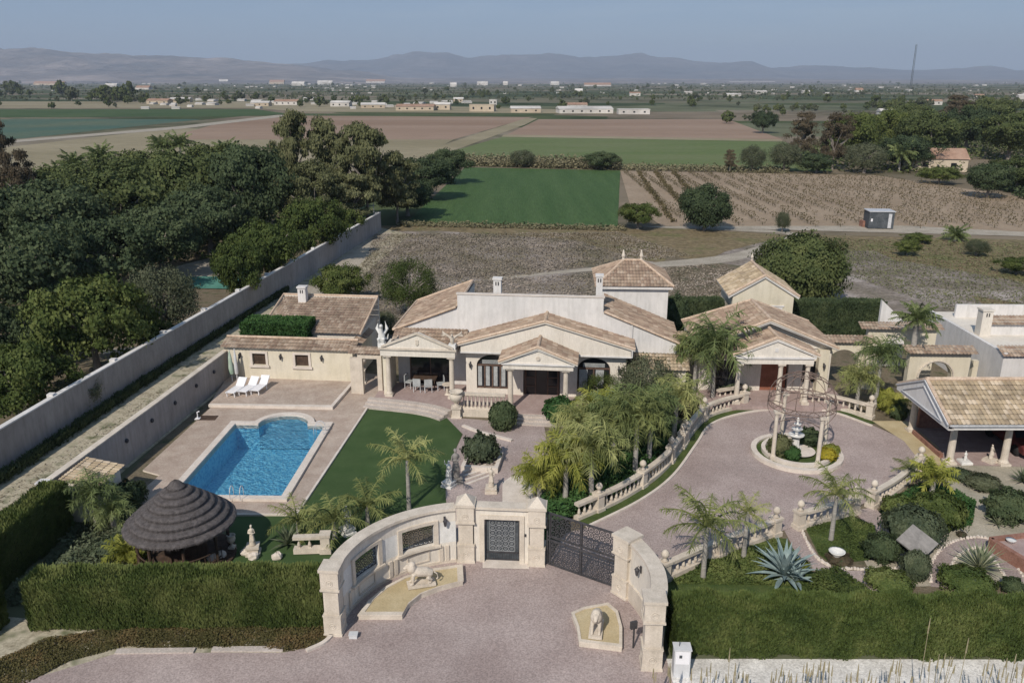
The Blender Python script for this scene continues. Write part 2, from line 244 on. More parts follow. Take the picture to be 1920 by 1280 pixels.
# ------------------------------------------------------------------ mesh builder
class MB:
    def __init__(s): s.v = []; s.f = []; s.uv = {}
    def add(s, vs, fs):
        n = len(s.v); s.v += [tuple(p) for p in vs]; s.f += [tuple(i + n for i in f) for f in fs]; return s
    def box(s, x0, y0, z0, x1, y1, z1):
        vs = [(x, y, z) for z in (z0, z1) for x, y in ((x0, y0), (x1, y0), (x1, y1), (x0, y1))]
        return s.add(vs, [(3, 2, 1, 0), (4, 5, 6, 7), (0, 1, 5, 4), (1, 2, 6, 5), (2, 3, 7, 6), (3, 0, 4, 7)])
    def bx(s, cx, cy, z0, sx, sy, h, rz=0, top=1.0):
        c, n = math.cos(rz), math.sin(rz); vs = []
        for z, k in ((z0, 1), (z0 + h, top)):
            for a, b_ in ((-1, -1), (1, -1), (1, 1), (-1, 1)):
                x, y = a * sx / 2 * k, b_ * sy / 2 * k; vs.append((cx + x * c - y * n, cy + x * n + y * c, z))
        return s.add(vs, [(3, 2, 1, 0), (4, 5, 6, 7), (0, 1, 5, 4), (1, 2, 6, 5), (2, 3, 7, 6), (3, 0, 4, 7)])
    def prism(s, poly, z0, z1, bottom=True):
        n = len(poly); A = sum(poly[i][0] * poly[(i + 1) % n][1] - poly[(i + 1) % n][0] * poly[i][1] for i in range(n))
        if A < 0: poly = poly[::-1]
        vs = [(p[0], p[1], z0) for p in poly] + [(p[0], p[1], z1) for p in poly]
        fs = [(i, (i + 1) % n, (i + 1) % n + n, i + n) for i in range(n)] + [tuple(range(n, 2 * n))]
        if bottom: fs.append(tuple(range(n))[::-1])
        return s.add(vs, fs)
    def wallpoly(s, poly, y0, y1):
        """poly in (x,z), extruded in y"""
        n = len(poly); A = sum(poly[i][0] * poly[(i + 1) % n][1] - poly[(i + 1) % n][0] * poly[i][1] for i in range(n))
        if A < 0: poly = poly[::-1]
        vs = [(p[0], y0, p[1]) for p in poly] + [(p[0], y1, p[1]) for p in poly]
        fs = [((i + 1) % n, i, i + n, (i + 1) % n + n) for i in range(n)] + [tuple(range(n)), tuple(range(n, 2 * n))[::-1]]
        return s.add(vs, fs)
    def sheet(s, poly, z, holes=()):
        loops = [[Vector((p[0], p[1], 0)) for p in q] for q in [poly, *holes]]
        vs = [(p.x, p.y, z) for q in loops for p in q]
        for t in tessellate_polygon(loops):
            a, b_, c = [Vector(vs[i]) for i in t]
            t = tuple(t) if (b_ - a).cross(c - a).z > 0 else tuple(t)[::-1]
            s.add([vs[i] for i in t], [(0, 1, 2)])
        return s
    def lathe(s, prof, cx=0, cy=0, cz=0, seg=16, cap=True):
        vs = []
        for r, z in prof:
            for k in range(seg):
                a = 2 * math.pi * k / seg; vs.append((cx + r * math.cos(a), cy + r * math.sin(a), cz + z))
        fs = []
        for i in range(len(prof) - 1):
            for k in range(seg):
                j = (k + 1) % seg; fs.append((i * seg + k, i * seg + j, (i + 1) * seg + j, (i + 1) * seg + k))
        if cap: fs += [tuple(range(seg))[::-1], tuple((len(prof) - 1) * seg + k for k in range(seg))]
        return s.add(vs, fs)
    def tube(s, pts, rad, seg=6, closed=False, cap=True):
        pts = [Vector(p) for p in pts]; n = len(pts); vs = []
        if not hasattr(rad, '__len__'): rad = [rad] * n
        for i, p in enumerate(pts):
            d = (pts[(i + 1) % n] - pts[i - 1]) if closed else (pts[min(i + 1, n - 1)] - pts[max(i - 1, 0)])
            d.normalize(); u = d.cross(Vector((0, 0, 1)))
            if u.length < 1e-3: u = d.cross(Vector((0, 1, 0)))
            u.normalize(); w_ = d.cross(u)
            for k in range(seg):
                a = 2 * math.pi * k / seg; vs.append(p + (u * math.cos(a) + w_ * math.sin(a)) * rad[i])
        fs = []
        for i in range(n if closed else n - 1):
            i2 = (i + 1) % n
            for k in range(seg):
                j = (k + 1) % seg; fs.append((i * seg + k, i * seg + j, i2 * seg + j, i2 * seg + k))
        if cap and not closed: fs += [tuple(range(seg))[::-1], tuple((n - 1) * seg + k for k in range(seg))]
        return s.add(vs, fs)
    def ball(s, c, r, seg=10, rings=7):
        c = Vector(c); rx, ry, rz = r if hasattr(r, '__len__') else (r, r, r)
        prof = [(max(math.sin(math.pi * i / rings), 0.02), -math.cos(math.pi * i / rings)) for i in range(rings + 1)]
        n = len(s.v); s.lathe(prof, seg=seg)
        for i in range(n, len(s.v)):
            p = s.v[i]; s.v[i] = (c.x + p[0] * rx, c.y + p[1] * ry, c.z + p[2] * rz)
        return s
    def sweep(s, pts, wd, z0, z1, off=0.0):
        """rectangular section swept along a plan polyline, centred, shifted sideways by off"""
        n = len(pts); vs = []
        for i in range(n):
            a = Vector(pts[max(i - 1, 0)][:2]); b_ = Vector(pts[min(i + 1, n - 1)][:2]); d = (b_ - a).normalized()
            q = Vector((-d.y, d.x)); p = Vector(pts[i][:2])
            k = 1.0
            if 0 < i < n - 1:
                e = (Vector(pts[i][:2]) - Vector(pts[i - 1][:2])).normalized(); k = 1 / max(0.5, abs(e.dot(d)))
            l_ = p + q * (off + wd / 2) * k; r_ = p + q * (off - wd / 2) * k
            vs += [(l_.x, l_.y, z0), (r_.x, r_.y, z0), (r_.x, r_.y, z1), (l_.x, l_.y, z1)]
        fs = []
        for i in range(n - 1):
            a = i * 4; b_ = a + 4
            for k in range(4):
                j = (k + 1) % 4; fs.append((a + k, b_ + k, b_ + j, a + j))
        fs += [(0, 1, 2, 3), tuple((n - 1) * 4 + k for k in (3, 2, 1, 0))]
        return s.add(vs, fs)
    def tiles(s, O, S, T, poly, pw=0.23, pl=0.36, amp=0.05, step=0.03):
        """corrugated clay-tile surface on a roof plane. O corner of eave, S unit along eave, T unit up the slope, poly in (s,t)"""
        O, S, T = Vector(O), Vector(S).normalized(), Vector(T).normalized(); Nn = S.cross(T)
        if Nn.z < 0: Nn = -Nn
        def inside(x, y):
            c = False; n = len(poly)
            for i in range(n):
                (x1, y1), (x2, y2) = poly[i], poly[i - 1]
                if (y1 > y) != (y2 > y) and x < (x2 - x1) * (y - y1) / (y2 - y1) + x1: c = not c
            return c
        s0, s1 = min(p[0] for p in poly), max(p[0] for p in poly); t0, t1 = min(p[1] for p in poly), max(p[1] for p in poly)
        sub = 4; ns = max(1, round((s1 - s0) / pw)) * sub; nt_ = max(1, math.ceil((t1 - t0) / pl))
        for j in range(nt_):
            ta, tb = t0 + j * pl, min(t0 + (j + 1) * pl, t1); half = (ta + tb) / 2
            for i in range(ns):
                sa, sb = s0 + (s1 - s0) * i / ns, s0 + (s1 - s0) * (i + 1) / ns
                if not inside((sa + sb) / 2, half): continue
                q = []
                for (a, b_, up) in ((sa, ta, step), (sb, ta, step), (sb, tb, 0), (sa, tb, 0)):
                    h = amp * (0.5 - 0.5 * math.cos(2 * math.pi * (a - s0) / (s1 - s0) * ns / sub)) + up + 0.02
                    q.append(O + S * a + T * b_ + Nn * h)
                n0 = len(s.f); s.add(q, [(0, 1, 2, 3)] if Nn.dot((q[1] - q[0]).cross(q[2] - q[0])) > 0 else [(3, 2, 1, 0)])
                s.uv[n0] = (int(i / sub) + 0.5, j + 0.5)
        return s
    def build(s, name, mat, parent=None, smooth=False):
        me = bpy.data.meshes.new(name); me.from_pydata(s.v, [], s.f); me.materials.append(M[mat] if isinstance(mat, str) else mat)
        if s.uv:
            uvl = me.uv_layers.new(name='UVMap')
            for p in me.polygons:
                if p.index in s.uv:
                    for li in p.loop_indices: uvl.data[li].uv = s.uv[p.index]
        if smooth: me.polygons.foreach_set('use_smooth', [True] * len(me.polygons))
        me.update()
        o = bpy.data.objects.new(name, me); COL.objects.link(o)
        if parent: o.parent = parent
        return o

def thing(name, label, cat, loc=(0, 0, 0), rz=0, group=None):
    o = bpy.data.objects.new(name, None); COL.objects.link(o); o.empty_display_size = 0.2
    o.location = loc; o.rotation_euler = (0, 0, rz); o['label'] = label; o['category'] = cat
    if group: o['group'] = group
    return o
def tag(o, label, cat, group=None, loc=None):
    o['label'] = label; o['category'] = cat
    if group: o['group'] = group
    if loc is not None: o.location = loc
    return o
def struct(o): o['kind'] = 'structure'; return o
def dup(root, loc, rz=None, sc=None, label=None, group=None):
    r = root.copy(); COL.objects.link(r); r.location = loc
    if rz is not None: r.rotation_euler = (0, 0, rz)
    if sc is not None: r.scale = sc if hasattr(sc, '__len__') else (sc,) * 3
    if label: r['label'] = label
    if group: r['group'] = group
    for ch in list(root.children):
        c = ch.copy(); COL.objects.link(c); c.parent = r
        for g in ch.children:
            d = g.copy(); COL.objects.link(d); d.parent = c
    return r
def PXP(l, z=0): return [tuple(G(x, y, z)[:2]) for x, y in l]
def smoothline(pts, n=6):
    out = []; P = [Vector(p[:2]) for p in pts]; P = [P[0] * 2 - P[1]] + P + [P[-1] * 2 - P[-2]]
    for i in range(1, len(P) - 2):
        for k in range(n):
            t = k / n; a, b_, c, d = P[i - 1:i + 3]
            out.append(tuple(0.5 * ((2 * b_) + (c - a) * t + (2 * a - 5 * b_ + 4 * c - d) * t * t + (3 * b_ - a - 3 * c + d) * t ** 3)))
    out.append(tuple(P[-2])); return out
# ================================================================== GROUND AND FIELDS
def flat(name, mat, poly, z, holes=()):
    return struct(MB().sheet(poly, z, holes).build(name, mat))
gx = [-14000, -5000, -1800, -700, -300, -120, -60, -34, -18.2, -10.2, 5, 20, 40, 70, 120, 300, 700, 1800, 5000, 14000]
gy = [-60, -20, 10, 24, 36, 49.2, 65, 90, 130, 200, 320, 520, 850, 1400, 2400, 4500, 9000, 17000]
mb = MB()
for i in range(len(gx) - 1):
    for j in range(len(gy) - 1):
        if gx[i] == -18.2 and gy[j] == 36: continue
        mb.add([(gx[i], gy[j], 0), (gx[i + 1], gy[j], 0), (gx[i + 1], gy[j + 1], 0), (gx[i], gy[j + 1], 0)], [(0, 1, 2, 3)])
struct(mb.build('ground', 'plain'))
# estate and the waste lot behind it
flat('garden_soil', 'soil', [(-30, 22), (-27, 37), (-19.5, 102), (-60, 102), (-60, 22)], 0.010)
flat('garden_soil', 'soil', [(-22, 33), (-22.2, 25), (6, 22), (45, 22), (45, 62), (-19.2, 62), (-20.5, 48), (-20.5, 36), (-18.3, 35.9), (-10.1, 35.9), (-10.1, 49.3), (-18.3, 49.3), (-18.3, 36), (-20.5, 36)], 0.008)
flat('verge', 'dirt_strip', PXP([(-60, 1150), (120, 1165), (640, 1160), (640, 1235), (220, 1232), (60, 1290), (-60, 1340)]) , 0.016)
flat('verge', 'gravel', [(4.0, 21), (5.62, 21), (5.62, 25.6), (5.3, 29.6), (4.4, 29.6)], 0.024)
flat('side_strip', 'dirt_strip', [(-28.2, 24), (-21.6, 24), (-21.4, 34.5), (-19.4, 56), (-17.2, 72), (-14, 112), (-19, 118)], 0.02)
flat('waste_lot', 'waste', PXP([(640, 560), (700, 432), (1160, 430), (1925, 452), (2300, 470), (2300, 640), (640, 640)]), 0.012)
flat('dry_grass', 'waste_red', PXP([(690, 423), (1240, 426), (1480, 441), (1360, 472), (1300, 500), (1200, 488), (1080, 450), (820, 433), (690, 434)]), 0.018)
flat('dry_grass', 'waste_red', PXP([(1500, 440), (1930, 450), (2200, 470), (2200, 640), (1930, 640), (1830, 560), (1640, 470), (1480, 470)]), 0.018)
flat('dry_grass', 'soil', PXP([(1225, 560), (1250, 480), (1400, 500), (1420, 600), (1250, 620)]), 0.022)
flat('track', 'track', smoothline(PXP([(905, 522), (1100, 503), (1340, 481), (1420, 462), (1478, 441), (1400, 434), (1240, 428)])) + smoothline(PXP([(1240, 424), (1400, 429), (1500, 438), (1478, 454), (1420, 476), (1345, 494), (1100, 509), (905, 527)])), 0.026)
flat('track', 'track', PXP([(560, 545), (700, 437), (735, 437), (720, 450), (650, 520), (600, 560)]), 0.024)
flat('track', 'waste', PXP([(1640, 495), (1700, 490), (1920, 530), (1920, 570), (1760, 545), (1660, 540)]), 0.026)
flat('track', 'track', PXP([(1700, 424), (1930, 436), (2200, 450), (2200, 458), (1930, 444), (1480, 432), (1240, 428), (1200, 425)]), 0.06)
flat('crop_field', 'crop_dark', PXP([(872, 314), (1163, 320), (1158, 428), (900, 421), (760, 419)]), 0.042)
flat('crop_field', 'crop_light', PXP([(850, 283), (945, 256), (1465, 264), (1560, 300), (1560, 322), (870, 312), (780, 300)]), 0.036)
flat('vineyard_soil', 'vine_soil', PXP([(1163, 321), (1640, 329), (1930, 372), (2200, 400), (2200, 452), (1930, 438), (1500, 430), (1240, 424), (1180, 380)]), 0.048)
flat('ploughed_field', 'ploughed', PXP([(948, 254), (1010, 224), (1365, 224), (1470, 263)]), 0.04)
flat('ploughed_field', 'ploughed', PXP([(300, 262), (430, 226), (520, 217), (1000, 220), (985, 223), (952, 233), (850, 262), (800, 262)]), 0.052)
flat('dirt_track', 'tan_field', PXP([(818, 276), (950, 234), (985, 222), (1008, 222), (985, 234), (870, 276), (790, 300), (720, 300)]), 0.07)
flat('dirt_track', 'tan_field', PXP([(945, 253), (1462, 262), (1472, 266), (940, 257)]), 0.078)
flat('stubble_field', 'tan_field', PXP([(-60, 285), (330, 240), (400, 243), (800, 258), (856, 259), (826, 275), (800, 285), (600, 330), (-200, 330)]), 0.04)
flat('crop_field', 'crop_far', PXP([(-140, 205), (480, 205), (540, 214), (430, 219), (-200, 221)]), 0.058)
flat('crop_field', 'crop_teal', PXP([(-200, 232), (30, 223), (380, 224), (200, 243), (45, 260), (-200, 275)]), 0.05)
flat('dirt_track', 'track', PXP([(-100, 271), (45, 262), (330, 238), (520, 216), (560, 216), (340, 242), (50, 266), (-100, 277)]), 0.09)
flat('stubble_field', 'tan_field', PXP([(-400, 190), (500, 191), (1150, 208), (1150, 214), (560, 210), (480, 203), (-400, 203)]), 0.064)
# mountains
def ridge(name, mat, prof, dist, depth, seed, x0=-200, x1=2120, cols=240, rows=26):
    r = random.Random(seed); mb = MB(); ph = [(r.uniform(.6, 1.4), r.uniform(0, 6.28), r.uniform(0, 6.28)) for _ in range(9)]
    def crest(px):
        for (a, ya), (b, yb) in zip(prof, prof[1:]):
            if a <= px <= b: t = (px - a) / (b - a); return ya + (yb - ya) * (t * t * (3 - 2 * t))
        return prof[-1][1] if px > prof[-1][0] else prof[0][1]
    def nz(a, b, c=0):
        s = 0
        for k, (q, u, v) in enumerate(ph): s += math.sin(a * q * 1.7 ** k * .9 + u + 1.3 * math.sin(b * 1.6 ** k + v)) * math.cos(b * q * 1.6 ** k + v + .7 * a) / 1.45 ** k
        return s / 3
    for j in range(rows + 1):
        for i in range(cols + 1):
            px = x0 + (x1 - x0) * i / cols; t = j / rows
            Y = dist - depth + depth * 1.35 * t; X = (px - 960) * (dist * TC + CH * TS) / FPX * (Y / dist) ** .5
            H = (ZT(crest(px), dist) + 25) * (1 + .07 * nz(i / 4.0, 2.2) + .04 * nz(i / 1.3, 5.1))
            e = 0.75; prof_t = (t / e) ** 1.25 if t < e else 1 - ((t - e) / (1 - e)) ** 1.6
            n = nz(i / 9.0, t * 7)
            z = H * prof_t * (1 + 0.42 * n * (1 - t) * (t > .05) + .05 * n) + H * .09 * nz(i / 2.6, t * 16) * min(1, prof_t * 2)
            if j in (0, rows): z = -30
            mb.v.append((X, Y, z))
    for j in range(rows):
        for i in range(cols):
            a = j * (cols + 1) + i; mb.f.append((a, a + 1, a + cols + 2, a + cols + 1))
    o = mb.build(name, mat, smooth=False); return struct(o)
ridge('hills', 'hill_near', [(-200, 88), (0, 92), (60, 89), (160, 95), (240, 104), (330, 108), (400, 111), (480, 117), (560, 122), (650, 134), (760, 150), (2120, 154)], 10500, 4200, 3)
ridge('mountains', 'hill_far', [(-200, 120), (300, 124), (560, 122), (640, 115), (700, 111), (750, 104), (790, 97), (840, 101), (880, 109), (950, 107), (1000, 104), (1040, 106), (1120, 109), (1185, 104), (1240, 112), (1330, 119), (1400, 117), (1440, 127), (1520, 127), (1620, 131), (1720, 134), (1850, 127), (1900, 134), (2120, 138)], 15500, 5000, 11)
# ------------------------------------------------------------------ estate surfaces
drv = PXP([(1030, 1052), (1060, 1000)]) + smoothline(PXP([(1100, 990), (1200, 940), (1262, 893), (1305, 835), (1335, 796), (1400, 775), (1500, 768), (1580, 778), (1640, 800), (1700, 830), (1722, 862), (1700, 900), (1640, 935), (1560, 968), (1460, 998), (1350, 1040), (1244, 1082)])) + PXP([(1170, 1112)])
flat('driveway', 'gravel', drv, 0.040)
fore = PXP([(-120, 1330), (30, 1282), (120, 1255), (222, 1224), (530, 1224), (590, 1212), (632, 1180), (640, 1150), (700, 1085), (800, 1048), (885, 1040), (1005, 1046), (1165, 1104), (1200, 1180), (1215, 1255), (1245, 1300)]) + [(6, 21), (9, 12), (-30, 12), (-22, 22)]
flat('forecourt', 'gravel', fore, 0.030)
mb = MB().sweep(smoothline(PXP([(1092, 983), (1200, 930), (1258, 886), (1300, 830), (1330, 790), (1400, 770), (1490, 762), (1560, 769), (1635, 795)])), 0.55, 0, .06)
struct(mb.build('kerb_strip', 'garden_grass'))
mb = MB().sweep(smoothline(PXP([(1100, 990), (1200, 940), (1262, 893), (1305, 835), (1335, 796), (1400, 775), (1490, 767), (1560, 774), (1635, 800)])), 0.14, 0, .12)
struct(mb.build('kerb', 'coping_stone'))
flat('side_path', 'tan_path', PXP([(1635, 790), (1700, 790), (1760, 840), (1765, 880), (1700, 905), (1722, 862), (1695, 828)]), 0.046)
flat('carport_floor', 'terrace_tile', PXP([(1690, 800), (1700, 780), (2100, 780), (2100, 880), (1780, 872)]), 0.036)
flat('garden_path', 'grey_gravel', PXP([(1740, 872), (2050, 872), (2050, 1090), (1700, 1100), (1640, 1090), (1620, 1050), (1660, 990), (1740, 960), (1780, 905)]), 0.018)
flat('garden_path', 'gravel', PXP([(1468, 990), (1498, 990), (1520, 1020), (1545, 1060), (1590, 1070), (1680, 1070), (1700, 1080), (1650, 1110), (1610, 1115), (1560, 1072), (1500, 1068), (1484, 1020)]), 0.022)
flat('garden_path', 'gravel', PXP([(1600, 958), (1640, 950), (1680, 1000), (1700, 1030), (1660, 1040), (1640, 1000)]), 0.026)
flat('garden_path', 'gravel', smoothline(PXP([(1745, 1100), (1745, 1060), (1765, 1030), (1800, 1012), (1850, 1010), (1890, 1040), (1920, 1090)])) + smoothline(PXP([(1895, 1100), (1870, 1062), (1840, 1030), (1800, 1040), (1785, 1062), (1780, 1085), (1790, 1105)])), 0.028)
for k, pl in enumerate([[(1745, 1092), (1745, 1060), (1765, 1030), (1800, 1012), (1850, 1010), (1890, 1040), (1920, 1085)], [(1782, 1090), (1783, 1062), (1800, 1040), (1835, 1028), (1868, 1058), (1890, 1090)], [(1560, 1068), (1600, 1067), (1650, 1070), (1700, 1066), (1715, 1085)], [(1500, 985), (1512, 1015), (1530, 1045), (1555, 1062)]]):
    line = smoothline(PXP(pl), 8); mb = MB(); rr = random.Random(k)
    for i in range(len(line) - 1):
        a, b = Vector(line[i]), Vector(line[i + 1])
        for q in range(max(1, int((b - a).length / .16))):
            p = a.lerp(b, (q * .16 + .05) / max((b - a).length, .05)); s = rr.uniform(.09, .15)
            mb.bx(p.x, p.y, 0, s, s, rr.uniform(.08, .13), rr.uniform(0, 3), .7)
    o = mb.build('stone_edging', 'coping_stone'); o['kind'] = 'structure'
flat('lawn_bed', 'garden_grass', PXP([(1510, 990), (1590, 965), (1640, 985), (1645, 1010), (1632, 1050), (1560, 1058), (1535, 1040)]), 0.030)
flat('lawn_bed', 'garden_grass', PXP([(1246, 1095), (1290, 1072), (1340, 1045), (1450, 1008), (1475, 1010), (1495, 1040), (1530, 1080), (1620, 1115), (1620, 1140), (1250, 1140)]), 0.030)
flat('lawn', 'lawn', smoothline(PXP([(692, 764), (760, 762), (800, 768), (836, 782), (872, 795)])) + PXP([(866, 815), (838, 882), (838, 935), (850, 965), (780, 990), (700, 1030), (640, 1080), (560, 1080), (430, 1080), (430, 968), (556, 968)]), 0.03)
flat('garden_paving', 'gravel', PXP([(836, 782), (1020, 798), (1030, 850), (1005, 900), (1000, 1046), (850, 1046), (836, 935), (836, 882), (868, 815)]), 0.034)
flat('garden_paving', 'coping_stone', PXP([(942, 905), (960, 893), (1000, 893), (1000, 945), (942, 945)]), 0.042)
flat('white_gravel_verge', 'pale_gravel', [(5.6, 10), (5.6, 25.15), (19.5, 25.1), (24, 25.1), (24, 10)], 0.034)
flat('gate_step', 'coping_stone', PXP([(905, 1045), (990, 1045), (992, 1068), (905, 1066)]), 0.05)

# ================================================================== POOL
pl = thing('swimming_pool', 'rectangular blue swimming pool with curved steps and pale raised coping', 'pool', (-14.15, 41.7, 0), -R(1.7))
W2, L2 = 2.75, 4.5
def pool_outline(e):
    r = 1.5 + e; a0 = math.acos(min(1, max(-1, 0))) ; out = [(-W2 - e, -L2 - e), (W2 + e, -L2 - e), (W2 + e, L2 + e)]
    h = math.asin(e / r) if e else 0
    for k in range(19):
        a = h + (math.pi - 2 * h) * k / 18; out.append((0.15 + r * math.cos(a), L2 + r * math.sin(a)))
    return out + [(-W2 - e, L2 + e)]
inn, outr = pool_outline(0), pool_outline(0.38)
mb = MB(); n = len(inn)
for i in range(n):
    j = (i + 1) % n
    for (a, b_, z0, z1) in ((outr[i], outr[j], -.1, .24), (inn[j], inn[i], -.1, .24)): mb.add([(*a, z0), (*b_, z0), (*b_, z1), (*a, z1)], [(0, 1, 2, 3)])
    mb.add([(*inn[i], .24), (*inn[j], .24), (*outr[j], .24), (*outr[i], .24)], [(3, 2, 1, 0)])
mb.build('coping', 'coping_stone', pl)
mb = MB()
for i in range(n):
    j = (i + 1) % n; mb.add([(*inn[j], -1.6), (*inn[i], -1.6), (*inn[i], -.1), (*inn[j], -.1)], [(0, 1, 2, 3)])
mb.sheet([(p[0] * 1.001, p[1] * 1.001) for p in inn], -1.45)
mb.build('basin', 'pool_tile', pl)
for k in range(3):
    y0 = L2 + .92 - k * .46; zz = -.14 - k * .27; q = [(0.15 + 1.49 * math.cos(math.pi * t / 24), L2 + 1.49 * math.sin(math.pi * t / 24)) for t in range(25)]
    q = [p for p in q if p[1] >= y0 - 1e-6]; MB().prism(q, -1.4, zz).build('step', 'pool_step', pl)
MB().sheet(inn, 0.12).build('water', 'pool_water', pl)
for sx in (0, .5):
    MB().tube([(2.45, 3.0 + sx, .24 - .9)] + [(2.72 + .28 * math.cos(a), 3.0 + sx, .62 + .28 * math.sin(a)) for a in [math.pi, 2.2, 1.5, .8, 0]] + [(3.0, 3.0 + sx, .2)], .022, 6).build('ladder_rail', 'steel', pl)
for q in range(2):
    MB().tube([(0.35 + q * .5, -4.52, -.5)] + [(0.35 + q * .5, -4.75 + .25 * math.cos(a), .62 + .25 * math.sin(a)) for a in [0, .8, 1.5, 2.2, math.pi]] + [(0.35 + q * .5, -5.0, .2)], .022, 6).build('ladder_rail', 'steel', pl)
c_, s_ = math.cos(-R(1.7)), math.sin(-R(1.7))
hole = [(-14.15 + x * c_ - y * s_, 41.7 + x * s_ + y * c_) for x, y in pool_outline(0.30)]
deck = PXP([(268, 884), (398, 764), (440, 700), (665, 700), (720, 705), (735, 740), (720, 758), (692, 763), (556, 967), (330, 967), (262, 945), (258, 930), (300, 893)])
struct(MB().sheet(deck, 0.10, [hole]).build('pool_deck', 'paving'))
mb = MB()
for i in range(len(deck)):
    a, b_ = deck[i], deck[(i + 1) % len(deck)]; mb.add([(*a, -.02), (*b_, -.02), (*b_, .098), (*a, .098)], [(0, 1, 2, 3)])
struct(mb.build('deck_edge', 'coping_stone'))
e1 = PXP([(692, 762), (556, 967), (430, 967)]); struct(MB().sweep(e1, .12, .0, .125).build('kerb', 'coping_stone'))
bt = PXP([(427, 705), (664, 714), (622, 762), (392, 758)], .25)
struct(MB().prism(bt, .0, .26).build('sun_terrace', 'paving'))
struct(MB().sweep(bt[1:] , .22, .1, .29).build('terrace_edge', 'coping_stone'))
# ================================================================== PLANT BUILDERS
def rdir(r):
    z = r.uniform(-1, 1); a = r.uniform(0, 6.2832); q = math.sqrt(1 - z * z); return Vector((q * math.cos(a), q * math.sin(a), z))
def leafquad(mb, p, nrm, s, r, asp=1.0):
    u = nrm.cross(rdir(r)); 
    if u.length < 1e-3: u = Vector((1, 0, 0))
    u.normalize(); v = nrm.cross(u).normalized(); a, b = u * s * .5, v * s * .5 * asp
    n = len(mb.v); mb.v += [tuple(p - a - b * .3), tuple(p - b), tuple(p + a + b * .2), tuple(p + b)]; mb.f.append((n, n + 1, n + 2, n + 3))
def crown_mb(seed, lobes, leaves, ls, shape='broad', asp=1.0):
    """unit crown: radius 1, z 0..1; leaves gathered in uneven tufts through the volume"""
    r = random.Random(seed); mb = MB(); L_ = []; ph = [rdir(r) * 2.6 for _ in range(3)]
    for i in range(lobes * 3):
        for _ in range(40):
            d = rdir(r); q = r.uniform(.45, 1.0) ** .5; bulge = 1 + .16 * sum(math.sin(3 * d.dot(p)) for p in ph)
            if shape == 'broad': c = Vector((d.x * .80 * q * bulge, d.y * .80 * q * bulge, .50 + d.z * .38 * q)); rad = r.uniform(.10, .23)
            elif shape == 'tall':
                t = r.uniform(.10, .95); wd = .72 * math.sin(math.pi * (t * .85 + .1)) ** .6 * q * bulge; c = Vector((d.x * wd, d.y * wd, t)); rad = r.uniform(.09, .22)
            elif shape == 'willow': c = Vector((d.x * .72 * q, d.y * .72 * q, .5 + d.z * .34)); rad = r.uniform(.12, .26)
            else: c = Vector((d.x * .78 * q, d.y * .78 * q, .48 + d.z * .40 * q)); rad = r.uniform(.12, .24)
            if c.z > .08: break
        L_.append((c, rad))
    n = len(L_); ax = Vector((0, 0, .45))
    for i in range(leaves):
        c, rad = L_[i % n] if r.random() < .88 else r.choice(L_)
        d = rdir(r); d.z += .2; d.normalize(); q = rad * r.uniform(.35, 1.15)
        p = c + Vector((d.x * q, d.y * q, d.z * q * (.7 if shape != 'tall' else .4)))
        if shape == 'willow' and r.random() < .7: p.z -= r.uniform(0, .30) * (p.xy.length + .1)
        if p.z < 0.02: continue
        out = (p - ax); out.normalize()
        leafquad(mb, p, (d * .6 + out * .6 + rdir(r) * .8).normalized(), ls * r.uniform(.5, 1.4), r, asp)
    return mb
def trunk_mb(seed, r0=.055, h=.6, limbs=6, lean=.05):
    r = random.Random(seed); mb = MB(); top = Vector((r.uniform(-lean, lean), r.uniform(-lean, lean), h * .62))
    mb.tube([(0, 0, -.02), (top.x * .4, top.y * .3, h * .3), top], [r0 * 1.25, r0 * .85, r0 * .65], 8)
    for i in range(limbs):
        a = 6.283 * i / limbs + r.uniform(-.4, .4); q = r.uniform(.35, .6); z1 = h * r.uniform(.95, 1.25)
        b0 = Vector((top.x * .8, top.y * .8, h * r.uniform(.4, .6)))
        mb.tube([b0, (b0.x + math.cos(a) * q * .45, b0.y + math.sin(a) * q * .45, (b0.z + z1) / 2 + .03), (math.cos(a) * q, math.sin(a) * q, z1)], [r0 * .5, r0 * .33, r0 * .12], 5)
    return mb
PROT = {}
def proto_tree(key, shape, leaf, nleaf, ls, seed, lobes=26, zc=.16, tr=.05, asp=1.0):
    PROT[key] = dict(shape=shape, leaf=leaf, nleaf=nleaf, ls=ls, seed=seed, lobes=lobes, zc=zc, tr=tr, asp=asp, root=None)
proto_tree('bright', 'broad', 'leaf_bright', 20000, .042, 1, 34)
proto_tree('bright2', 'broad', 'leaf_bright', 20000, .042, 2, 28)
proto_tree('dark', 'broad', 'leaf_dark', 20000, .042, 3, 40)
proto_tree('dark2', 'broad', 'leaf_dark', 20000, .042, 4, 30)
proto_tree('grove', 'broad', 'leaf_grove', 20000, .042, 5, 36)
proto_tree('olive', 'willow', 'leaf_olive', 15000, .040, 6, 26, asp=.6)
proto_tree('euca', 'tall', 'leaf_euca', 20000, .038, 7, 34, zc=.2, tr=.035)
proto_tree('euca2', 'tall', 'leaf_euca', 20000, .038, 8, 28, zc=.2, tr=.035)
proto_tree('brown', 'tall', 'leaf_brown', 12000, .035, 9, 26, tr=.035)
proto_tree('round', 'round', 'leaf_dark', 20000, .042, 10, 46, zc=.05)
proto_tree('willow', 'willow', 'leaf_bright', 16000, .036, 12, 24, asp=.5)
proto_tree('fardark', 'broad', 'leaf_grove', 500, .24, 13, 12, zc=.08)
proto_tree('farolive', 'broad', 'leaf_olive', 450, .25, 14, 10, zc=.08)
proto_tree('fargreen', 'tall', 'leaf_grove', 500, .22, 15, 12, zc=.08)
